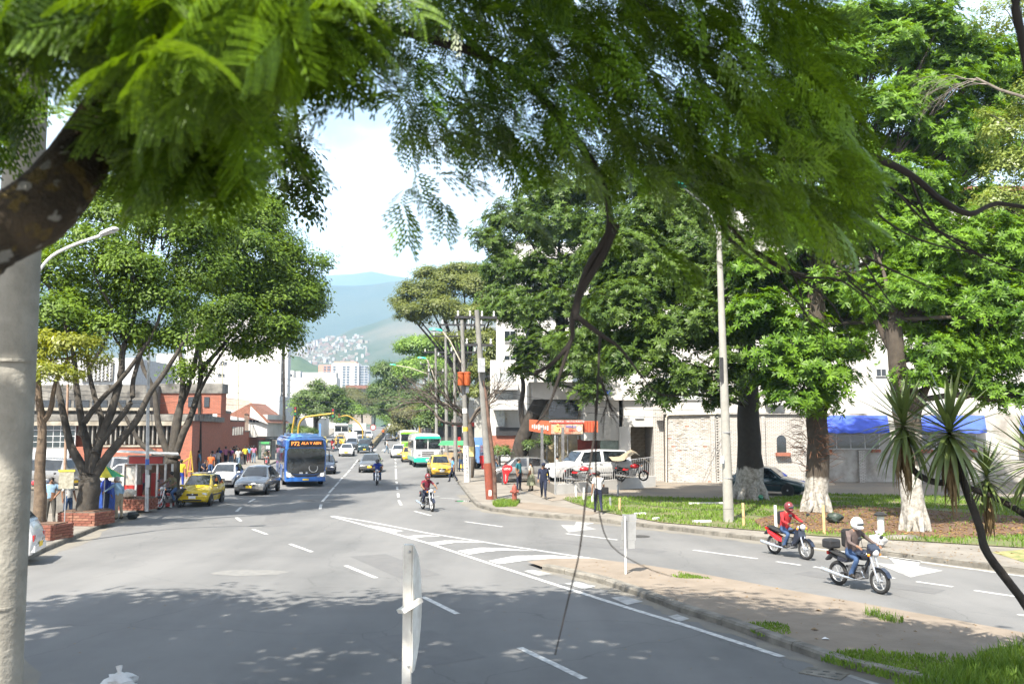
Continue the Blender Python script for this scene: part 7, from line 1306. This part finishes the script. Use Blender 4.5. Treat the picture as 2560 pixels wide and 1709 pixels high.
# --- wires
WIRE = M('cable_black', (.03, .03, .032), .7, var=.1)
def wire(label, a, b, sag=.6, r=.014):
    a, b = Vector(a), Vector(b); pts = [a.lerp(b, i / 14) - Vector((0, 0, sag * 4 * (i / 14) * (1 - i / 14))) for i in range(15)]
    o = tag(MB().tube([p - a for p in pts], r, 5, False).build('power_cable', WIRE, None, None, a), label, 'cable', 'overhead cables'); return o
A1, A2, A3, A4 = P(1192, 785, 43.5), P(1155, 806, 55.5), others[1][1], others[0][1]
for i, dx in enumerate((-.9, -.3, .3, .9)): wire('thin black cable strung from the leaning pole to the next along the pavement', A1 + Vector((dx, 0, 0)), A2 + Vector((dx, 0, .1)), .35); wire('thin black cable strung between the second and third right-hand poles', A2 + Vector((dx, 0, .1)), A3 + Vector((dx, 0, .1)), .5); wire('thin black cable strung between the far right-hand poles', A3 + Vector((dx, 0, .1)), A4 + Vector((dx, 0, .1)), .3)
for i, (y0, y1) in enumerate(((945, 955), (962, 968), (985, 990), (1000, 1004), (1010, 1018))): wire('thin black cable crossing the avenue from the dark wooden pole', P(709, y0, 98), P(1090, y1, 86), .9, .018)
for i, (y0, y1) in enumerate(((955, 945), (975, 962), (985, 985), (1000, 1000))): wire('thin black cable sagging past the fig trees to the dark wooden pole', P(503, y0, 68), P(709, y1, 98), .5, .014); wire('thin black cable running left from the dark pole past the louvres', P(-40, y0 - 30, 50), P(503, y0, 68), .5, .012)
for y0 in (1000, 1018): wire('cable running along the white painted wall', P(1215, y0 - 30, 44), P(1800, y0 + 20, 56), .5, .012)
wire('cable looping from the leaning pole towards the bakery front', P(1205, 960, 43.4), P(1480, 1030, 57), .9, .012)
# --- near sign seen edge-on
sp_ = Vector((wpx(1026, 7.8), 7.8, 0)); sg = empty('traffic_sign', sp_, 0, 'white sign post seen edge-on near the bottom centre', 'sign'); SW = M('sign_white', (.66, .65, .61), .5, col2=(.46, .44, .40), scale=5)
tpz = zat(1354, 7.8); MB().bb(-.045, .03, -.04, .04, 0, tpz).build('post', SW, sg)
def plate(z0, z1, name):   # a bowed plate turned almost edge-on
    V = []; n = 10
    for i in range(n + 1):
        t = i / n; w_ = math.sin(math.pi * min(1, max(.02, t))) ** .55; z = z0 + (z1 - z0) * t; V += [(.035, -.05, z), (.035 + .05 * w_, .22 * w_, z), (.045 + .05 * w_, .22 * w_ - .01, z), (.045, -.06, z)]
    F = [(i * 4 + k, i * 4 + (k + 1) % 4, (i + 1) * 4 + (k + 1) % 4, (i + 1) * 4 + k) for i in range(n) for k in range(4)] + [(0, 1, 2, 3), (n * 4 + 3, n * 4 + 2, n * 4 + 1, n * 4)]
    MB().add(V, F).build(name, SW, sg)
plate(zat(1655, 7.8), tpz, 'plate'); MB().box((.02, -.07, zat(1497, 7.8)), (.19, .22, .035), .5, Matrix.Rotation(R(-28), 3, 'Y') @ Matrix.Rotation(.4, 3, 'Z')).build('bracket', SW, sg)
for z in (1370, 1640): MB().ball((0, 0, 0), (.012, .012, .012), 8, 6).build('bolt', STEEL, sg, None, (.01, -.045, zat(z, 7.8)))
# --- sign on the island, seen from behind
b = G(1564, 1434, .085); s2_ = empty('traffic_sign', b, 0, 'white three-panel chevron sign seen from behind on the island', 'sign'); Ys = b.y; SB = M('sign_back', (.3, .305, .305), .4, .3, var=.08)
MB().bb(-.02, .02, -.02, .02, 0, zat(1286, Ys) - b.z).build('post', WHITE, s2_)
for y0, y1, x0, x1 in ((1284, 1301, 1556, 1591), (1302, 1349, 1553, 1590), (1350, 1370, 1551, 1587)):
    xm = (x0 + x1) / 2; a = [P(x, y, Ys + d) - b for x, y, d in ((x0, y0, .02), (xm, y0 + 1, .09), (x1, y0, .02), (x1, y1, .02), (xm, y1 + 1, .09), (x0, y1, .02))]; MB().add(a + [q + Vector((0, .012, 0)) for q in a], [(0, 1, 4, 5), (1, 2, 3, 4), (6, 11, 10, 7), (7, 10, 9, 8), (0, 6, 7, 1), (1, 7, 8, 2), (5, 4, 10, 11), (4, 3, 9, 10), (0, 5, 11, 6), (2, 8, 9, 3)]).build('panel', SB, s2_)
# --- hydrant
b = G(1286, 1258, .135); hy = empty('fire_hydrant', b, 0, 'rusty red fire hydrant at the pavement corner', 'hydrant'); HR = M('hydrant_red', (.24, .06, .04), .7, col2=(.16, .05, .035), scale=8)
MB().lathe([(.17, 0), (.17, .06), (.12, .08), (.11, .5), (.14, .52), (.14, .58), (.12, .6), (.11, .74), (.08, .82), (.03, .86), (.03, .9)], (0, 0, 0), 14).build('barrel', HR, hy, 40)
for d in ((-1, 0), (1, 0), (0, -1)): MB().tube([(d[0] * .08, d[1] * .08, .55), (d[0] * .2, d[1] * .2, .55)], .065, 10).build('outlet', HR, hy, 40)
# --- phone hood
b = G(1266, 1210, .135); ph = empty('phone_hood', b, 0, 'bright red teardrop phone hood on a dark post', 'phone booth'); PR = M('phone_red', (.45, .014, .018), .35, var=.04, coat=.4)
hd_ = [(-.32, .92), (-.28, 1.1), (-.12, 1.2), (.1, 1.2), (.27, 1.12), (.33, .98), (.28, .82), (.12, .66), (.06, .45), (.04, .25), (.0, .1), (-.1, .0), (-.2, .02), (-.24, .15), (-.26, .5)]
o = MB().prism([(x, z * .98 + .0) for x, z in hd_], -.2, .2).build('hood', PR, ph, None, (.06, 0, .02)); bevel(o, .06, 3); MB().bb(-.3, -.19, .0, .12, 0, 1.15).build('post', M('phone_post', (.08, .085, .09), .5), ph)
text('une', ph, (.05, -.21, .98), .3, WHITE); text('teléfono', ph, (-.04, -.21, .42), .13, WHITE, (math.pi / 2, R(90), 0))
# --- litter bin, red
b = G(1206, 1172, .135); rb = empty('red_bin', b, 0, 'tall red box bin on a stand behind the leaning pole', 'bin'); MB().bb(-.22, .22, -.2, .2, .5, 1.0).build('box', PR, rb); MB().prism([(-.28, 1.0), (.28, 1.0), (.2, 1.12), (-.2, 1.12)], -.24, .24).build('lid', PR, rb); MB().bb(-.1, .1, -.1, .1, 0, .5).build('stand', PR, rb)
# --- food cart with green roof
b = G(1137, 1172, .135); fc = empty('food_cart', b, R(-6), 'food cart with green canopy and glass case on the right pavement', 'cart'); MB().bb(-1.0, 1.0, -.5, .5, .55, .9).build('counter', STEEL, fc); MB().bb(-.95, .95, -.42, .42, .905, 1.4).build('glass_case', M('case_glass', (.16, .17, .15), .08, col2=(.4, .25, .12), scale=3), fc)
o = MB().prism([(-1.3, 2.0), (1.3, 2.0), (1.0, 2.35), (-1.0, 2.35)], -.8, .8).build('canopy', M('green_canvas', (.07, .36, .15), .8, var=.1), fc)
for x in (-.95, .95):
    for y in (-.45, .45): MB().tube([(x, y, .5), (x, y, 2.02)], .02, 6).build('canopy_post', STEEL, fc)
for x in (-.6, .7): wh = MB().torus((0, 0, 0), .24, .04, 16, 6).build('wheel', RUBBER, fc, None, (x, -.52, .29)); MB().lathe([(.2, -.01), (.2, .01)], (0, 0, 0), 12, 'Y').build('hub', M('hub_yellow', (.75, .5, .03), .5), wh)
MB().lathe([(.2, 0), (.22, .5), (.2, .62)], (-.75, -.75, 0), 12).build('barrel', M('barrel_blue', (.03, .08, .35), .5), fc); pb(fc, 'lottery_board', 1153, 1182, 1112, 1132, b.y - .6, .04, M('board_yellow', (.75, .62, .25), .7, col2=(.3, .25, .12), scale=9))
# --- red kiosk
b = G(384, 1262, .135); Yk = b.y; kk = empty('kiosk', b, 0, 'red and white street kiosk with slanted tin roof under the fig', 'kiosk'); KR = M('kiosk_red', (.30, .028, .024), .5, var=.06); KW = M('kiosk_white', (.4, .4, .395), .6, var=.06)
pb(kk, 'red_sign', 326, 409, 1140, 1157, Yk, .1, KR); pb(kk, 'sign_frame', 322, 413, 1137, 1160, Yk + .12, .08, KW)
q = [P(x, y, Y) - b for x, y, Y in ((290, 1130, Yk - .3), (447, 1138, Yk - .4), (445, 1133, Yk + 2.2), (300, 1127, Yk + 2.2))]; MB().add(q + [p + Vector((0, 0, .05)) for p in q], [(3, 2, 1, 0), (4, 5, 6, 7), (0, 1, 5, 4), (1, 2, 6, 5), (2, 3, 7, 6), (3, 0, 4, 7)]).build('roof', M('tin_roof', (.5, .5, .48), .6, .3, var=.2), kk)
for x in (313, 345, 397, 417, 434): pb(kk, 'post', x - 2.2, x + 2.2, 1158, 1264, Yk + .05, .08, KW)
pb(kk, 'case', 316, 344, 1164, 1210, Yk + .15, .6, M('kiosk_glass', (.2, .22, .22), .1, col2=(.45, .4, .35), scale=4)); pb(kk, 'case_base', 313, 347, 1210, 1240, Yk + .1, .7, KR); pb(kk, 'fridge', 383, 393, 1180, 1258, Yk + .9, .5, KR); pb(kk, 'counter', 401, 433, 1232, 1262, Yk + .12, .5, KR); pb(kk, 'shelf_goods', 401, 433, 1196, 1230, Yk + .8, .3, M('goods_mix', (.25, .1, .06), .6, col2=(.06, .09, .14), scale=14)); pb(kk, 'back_wall', 315, 436, 1158, 1262, Yk + 2.1, .08, M('kiosk_dark', (.05, .042, .04), .8, col2=(.14, .08, .05), scale=5)); pb(kk, 'cooler', 361, 372, 1236, 1262, Yk + .3, .4, KR)
# --- stall under the fig: umbrella, blue sheet, boards
st_ = empty('market_umbrella', Vector((wpx(268, 34.5), 34.5, .13)), 0, 'faded green and yellow umbrella over the stall behind the fig trunk', 'umbrella'); um = MB(); n = 8; V = [(0, 0, 2.05)] + [(math.cos(i * 2 * math.pi / n) * .75, math.sin(i * 2 * math.pi / n) * .75, 1.62) for i in range(n)]
UG, UY = M('umbrella_green', (.05, .32, .14), .8), M('umbrella_yellow', (.65, .55, .05), .8)
for i in range(n): MB().add([V[0], V[1 + i], V[1 + (i + 1) % n]], [(0, 1, 2)]).build('panel', UG if i % 3 else UY, st_)
MB().tube([(0, 0, 0), (0, 0, 2.1)], .02, 6).build('pole', STEEL, st_)
sb_ = empty('vendor_stall', Vector((wpx(262, 35.6), 35.6, .13)), R(-5), 'vendor stall wrapped in blue plastic behind the fig planter', 'stall'); o = MB().bb(-.45, .35, -.2, .5, 0, 1.3).build('blue_wrap', M('blue_plastic', (.02, .07, .32), .5, var=.2, scale=3, bump=.5), sb_); bevel(o, .08); MB().bb(-.75, -.35, -.3, -.1, .55, .95).build('snack_rack', M('snack_mix', (.5, .25, .15), .6, col2=(.12, .2, .4), scale=11), sb_)
lbd = empty('lottery_board', Vector((wpx(172, 31.8), 31.8, .13)), R(20), 'yellow-edged lottery notice board leaning beside the first fig', 'board'); MB().bb(-.24, .24, 0, .04, 1.35, 1.95).build('board', M('board_paper', (.36, .35, .28), .8, col2=(.22, .2, .15), scale=9), lbd); MB().bb(-.27, .27, -.01, .03, 1.95, 2.02).build('board_edge', UY, lbd); MB().tube([(0, .05, 0), (0, .05, 1.4)], .02, 6).build('leg', STEEL, lbd)
for (px, py, s, m, lab) in ((325, 1238, .34, 'clear_bag', 'bulging pale rubbish bag on the kiosk planter'),): pass
def sack(label, c, s, mat, knot=True, name='plastic_bag'):
    e = empty(name, c, rnd.uniform(0, 6), label, 'bag'); n, m = 14, 9; V = []
    for i in range(m + 1):
        t = math.pi * i / m
        for k in range(n): a = 2 * math.pi * k / n; r = s * (math.sin(t) ** .8) * (1 + .13 * math.sin(a * 3 + i) + .12 * math.sin(a * 7 - i * 2) + rnd.uniform(-.13, .13)); V.append((r * math.cos(a), r * math.sin(a), s * .68 * (1 - math.cos(t)) + s * rnd.uniform(-.1, .1) * math.sin(t)))
    F = [(i * n + k, (i + 1) * n + k, (i + 1) * n + (k + 1) % n, i * n + (k + 1) % n) for i in range(m) for k in range(n)]
    MB().add(V, F).build('sack', mat, e, 50)
    if knot: MB().tube([(0, 0, s * 1.2), (.02, .01, s * 1.42), (.06, 0, s * 1.75)], [s * .3, s * .12, s * .22], 8).build('knot', mat, e, 50)
    return e
PLW = M('white_plastic', (.48, .48, .48), .4, var=.06, scale=6, bump=.6)
sack('white plastic bag standing on the kerb beside the black motorcycle', G(2192, 1366, .13), .26, PLW); sack('white plastic bag lying at the bottom left edge', G(300, 1738, .02), .22, PLW); sack('bulging pale rubbish bag on the kiosk planter', Vector((wpx(330, 38.3), 38.3, .66)), .27, M('clear_plastic', (.55, .52, .45), .4, col2=(.35, .3, .25), scale=7), False); sack('black rubbish bag lying at the kerb near the old man', G(331, 1297, .0), .22, M('black_bag', (.03, .033, .03), .5, var=.3), False)
sack('dark green rubbish bag on the mulch between the whitewashed trees', G(2086, 1306, .16), .27, M('dark_green_bag', (.03, .045, .035), .5, var=.2), False); sack('small green bag at the foot of the massive tree', G(1898, 1250, .16), .2, M('green_bag', (.03, .2, .1), .5), False)
# --- posts along the lawn
WOODP = M('pale_wood', (.5, .36, .18), .85, var=.15)
for (px, py, h, m, lab) in ((1549, 1277, .55, WOODP, 'pale wooden stake at the near lawn corner'), (1860, 1318, .85, WOODP, 'wooden fence stake just right of the tall pale pole'), (2061, 1334, .95, WOODP, 'wooden fence stake between the two motorcycle riders'), (1941, 1330, .9, WHITE, 'short white stake behind the red-jacketed rider'), (1526, 1265, .4, STEEL, 'short grey stake on the lawn edge'), (1440, 1243, .6, WHITE, 'first thin white post beside the ramp'), (1459, 1249, .6, WHITE, 'second thin white post beside the ramp'), (1481, 1257, .8, WHITE, 'third thin white post beside the walking man'), (1545, 1237, .55, STEEL, 'squat grey post at the lawn back edge'), (1388, 1236, 3.1, STEEL, 'tall thin grey post before the bakery sign')):
    b = G(px, py, .14); e = empty('post', b, 0, lab, 'post'); MB().tube([(0, 0, 0), (rnd.uniform(-.02, .02), 0, h)], .05 if h < 2 else .045, 8).build('shaft', m, e, 40)
b = G(2203, 1336, .15); e = empty('vent_pipe', b, 0, 'white capped vent pipe rising from the mulch', 'pipe'); MB().tube([(0, 0, 0), (0, 0, .62)], .11, 12).build('pipe', WHITE, e, 50); MB().lathe([(.2, .62), (.22, .66), (.1, .74)], (0, 0, 0), 12).build('cap', DARK, e, 40)
for a, b_, lab in (((1549, 1260), (1860, 1300), 'slack wire strung along the front of the lawn'), ((1860, 1300), (2061, 1312), 'slack wire strung between the lawn stakes'), ((2061, 1312), (2203, 1320), 'slack wire strung to the vent pipe')):
    p, q = G(a[0], a[1] + 17, .15) + Vector((0, 0, .5)), G(b_[0], b_[1] + 20, .15) + Vector((0, 0, .7)); o = wire(lab, p, q, .2, .006)
for (px, py, sx, rz, lab) in ((1600, 1283, .5, .4, 'broken white plank lying on the lawn'), (1640, 1295, .35, .9, 'small white slab lying on the lawn'), (1755, 1302, .7, .2, 'white pipe length on the grass near the tall pole'), (1765, 1257, 1.6, .1, 'long pale pipe lying before the massive tree')):
    b = G(px, py, .2); tag(MB().box((0, 0, 0), (sx, .12, .07)).build('debris_plank', WHITE, None, None, b, rz), lab, 'plank')
for (px, py, lab) in ((2212, 1345, 'broken grey kerb slab at the lawn corner'), (2240, 1345, 'flat mossy stone beside the vent pipe')): b = G(px + 30, py, .13); o = tag(MB().ball((0, 0, 0), (.45, .25, .12), 9, 6).build('rubble_stone', KERBM, None, 50, b), lab, 'stone')
# scraps of rubbish on the island
for i in range(16):
    q = G(rnd.uniform(1380, 2250), rnd.uniform(1415, 1610), .09)
    if not inpoly(q.x, q.y, IL + IR): continue
    tag(MB().add([(-.06, -.03, 0), (.05, -.04, .02), (.07, .03, .0), (-.03, .05, .03)], [(0, 1, 2, 3)]).build('paper_scrap', WHITE if i % 3 else M('scrap_brown', (.2, .14, .08), .9), None, None, q, rnd.uniform(0, 6)), 'small crumpled scrap lying on the bare island dirt', 'litter', 'scraps on the traffic island')
# --- median barrier
md = tag(empty('median', (0, 0, 0)), 'long yellow-painted concrete median splitting the far avenue', 'median'); YP = M('kerb_yellow', (.3, .21, .04), .8, col2=(.2, .17, .12), scale=1.2, pos=True)
a, b = G(926, 1122), Vector((-35.5, 262, hgt(262)))
for i in range(40):
    p = a.lerp(b, i / 40); q = a.lerp(b, (i + 1) / 40); p.z, q.z = hgt(p.y), hgt(q.y); c = (p + q) / 2; MB().box((0, 0, 0), (.55, (q - p).length - .06, .8)).build('median_block', YP if i % 2 else KERBM, md, None, c + Vector((0, 0, .35)), math.atan2((q - p).y, (q - p).x) - math.pi / 2)
# --- traffic light masts
YM = M('mast_yellow', (.36, .235, .03), .6, var=.1)
for pts, Y, lab in (([(745, 1085), (748, 1060), (757, 1046), (770, 1041), (833, 1033)], 92, 'long curved yellow traffic light mast over the left lanes'), ([(730, 1085), (733, 1060), (739, 1028)], 96, 'short yellow traffic light pole at the near corner'), ([(905, 1070), (873, 1040), (848, 1042)], 130, 'far yellow signal arm over the avenue'), ([(1050, 1085), (1040, 1038), (1000, 1030)], 125, 'yellow signal arm reaching over the right lanes')):
    b = Vector((wpx(pts[0][0], Y), Y, hgt(Y))); e = empty('traffic_light', b, 0, lab, 'traffic light'); ps = [Vector((0, 0, 0))] + [P(x, y, Y) - b for x, y in pts]; MB().tube(smooth_path(ps), .1, 8).build('mast', YM, e, 60); q = ps[-1]; MB().bb(q.x - .16, q.x + .16, -.15, .1, q.z - .5, q.z + .55).build('signal_head', DARK, e)
    for k, cc in enumerate(((.4, .02, .02), (.4, .25, .02), (.02, .25, .08))): MB().lathe([(.09, 0), (.1, .03)], (q.x, -.18, q.z + .35 - k * .32), 10, 'Y').build('lens', M('signal_%d' % k, cc, .3), e)
for px, py, lab in ((908, 1086, 'round red no-turn sign left of the median'), (933, 1080, 'round red road sign on the far median')): b = Vector((wpx(px, 150), 150, hgt(150))); e = empty('road_sign', b, 0, lab, 'sign'); MB().tube([(0, 0, 0), (0, 0, 2.6)], .05, 6).build('post', STEEL, e); MB().lathe([(.5, 0), (.5, .04)], (0, -.06, 2.3), 16, 'Y').build('rim', KR, e); MB().lathe([(.36, 0), (.36, .02)], (0, -.085, 2.3), 16, 'Y').build('face', WHITE, e)
# --- bus shelter
b = Vector((wpx(667, 93), 93, hgt(93) + .13)); bs_ = empty('bus_shelter', b, 0, 'dark bus shelter with lit advert panel on the left pavement', 'bus shelter'); fr = M('shelter_black', (.02, .022, .022), .4)
pb(bs_, 'advert_frame', 646, 680, 1099, 1147, 93, .18, fr); ad_ = pb(bs_, 'advert', 648.5, 677.5, 1102, 1144, 92.96, .05, M('advert_print', (.03, .05, .045), .3, col2=(.10, .14, .12), scale=2))
pb(ad_, 'advert_title', 653, 674, 1103.5, 1108.5, 92.93, .03, M('advert_green', (.08, .35, .12), .4)); pb(ad_, 'advert_figure', 655, 663, 1112, 1144, 92.93, .03, M('advert_grey', (.28, .26, .25), .5, col2=(.03, .03, .03), scale=5)); pb(ad_, 'advert_badge', 668, 675, 1126, 1136, 92.93, .03, M('advert_pink', (.5, .2, .26), .5)); pb(ad_, 'advert_text', 666, 676, 1113, 1121, 92.93, .03, WHITE)
MB().bb(-1, 2.2, -.3, 1.5, 2.35, 2.45).build('roof', fr, bs_); pb(bs_, 'side_panel', 681, 690, 1100, 1146, 94.5, .05, M('shelter_glass', (.5, .55, .56), .1)); MB().tube([(2.1, 1.3, 0), (2.1, 1.3, 2.4)], .05, 6).build('post', fr, bs_)
# yellow roadside tool, blue panel and shop boards
b = G(475, 1196, .135); e = empty('vending_frame', b, 0, 'yellow street vending frame beside the brick wall', 'frame'); 
for p, q in (((-.25, 0, 0), (0, 0, 1.9)), ((.25, 0, 0), (0, 0, 1.9)), ((-.9, 0, .9), (.1, 0, 1.5)), ((-.2, 0, .5), (.2, 0, .5))): MB().tube([p, q], .05, 6).build('tube', YM, e)
for (px, py, Y, w_, h, m, lab) in ((1176, 1128, 60, 16, 24, 'board_yellow', 'yellow lottery board hung beside the white-footed pole'), (1184, 1130, 64, 8, 14, 'sign_red', 'small red board behind the white-footed pole'), (1162, 1068, 88, 13, 26, 'kiosk_white', 'white framed poster board behind the pole'), (1148, 1104, 88, 6, 24, 'phone_red', 'narrow red banner by the shop'), (800, 1075, 110, 5, 34, 'cab_blue', 'tall blue information panel at the far corner'), (1196, 1104, 80, 30, 22, 'cab_blue', 'blue and grey market canopy behind the leaning pole')):
    b = P(px, py, Y); e = empty('notice_board', Vector((b.x, Y, .13 + hgt(Y))), 0, lab, 'board'); k = Y / FPX; MB().box((0, 0, b.z - e.location.z), (w_ * k, .08, h * k)).build('panel', MATS[m], e); MB().tube([(0, .06, 0), (0, .06, b.z - e.location.z)], .03, 5).build('post', STEEL, e)
# parked-bike tarpaulin
b = P(1574, 1150, 49.8); MB_ = MB(); V = [(x * .32 - 1.1, -.5 + j * .5, .55 * math.exp(-((x - 4.2) / 1.6) ** 2) + .1 * j - .25 * (x / 7)) for j in range(3) for x in range(8)]; tag(MB_.add(V, [(j * 8 + i, j * 8 + i + 1, (j + 1) * 8 + i + 1, (j + 1) * 8 + i) for j in range(2) for i in range(7)]).build('tarpaulin', M('cream_tarp', (.27, .22, .15), .85, var=.15), None, 60, b, .1), 'cream tarpaulin draped over the parked motorcycle at the ramp', 'tarpaulin')
# bushes by the bakery and the bus corner
for (px, py, Y, rx, ry, lab) in ((1250, 1130, 58, 24, 16, 'round clipped dark bush near the red-capped man'), (1320, 1120, 59, 18, 26, 'dark bushy shrub at the foot of the leaning trunk'), (1360, 1110, 60.2, 14, 34, 'tall dark cypress-like shrub beside the bakery window'), (760, 1078, 112, 36, 12, 'low green hedge bush behind the blue bus')):
    l = lobe(px, py, Y, rx, ry); b = Vector((wpx(px, Y), Y, hgt(Y) + .13)); Pp, Dd = crown_points([l], 4, .35, 30, 90); e = empty('shrub', b, 0, lab, 'shrub'); ob('foliage', np_mesh('foliage', simple_leaves(Pp, Dd, .1, .2), 0, FARL), e, -b); MB().tube([(0, 0, 0), (0, 0, max(.3, l[0][2] - b.z))], .06, 6).build('stem', BARKD, e)
# text to real meshes
bpy.context.view_layer.update(); dg = bpy.context.evaluated_depsgraph_get()
for o in [o for o in bpy.data.objects if o.type == 'FONT']:
    me = bpy.data.meshes.new_from_object(o.evaluated_get(dg)); n = ob(o.name.split('.')[0], me, o.parent); n.matrix_local = o.matrix_local.copy(); bpy.data.objects.remove(o)
# ================================================================== HAZE
hz = MB().bb(-7600, 7600, -300, 9500, -32, 1120).build('haze'); tag(hz, 'pale blue daylight haze over the whole valley', 'haze', kind='stuff')
hm = bpy.data.materials.new('haze_air'); hm.use_nodes = True; t = hm.node_tree; t.nodes.clear()
pv = nd(t, 'ShaderNodeVolumePrincipled'); pv.inputs['Color'].default_value = (0.44, 0.71, 1.0, 1); pv.inputs['Density'].default_value = 0.00021; pv.inputs['Anisotropy'].default_value = 0.0
om = nd(t, 'ShaderNodeOutputMaterial'); t.links.new(pv.outputs[0], om.inputs['Volume']); hz.data.materials.append(hm)
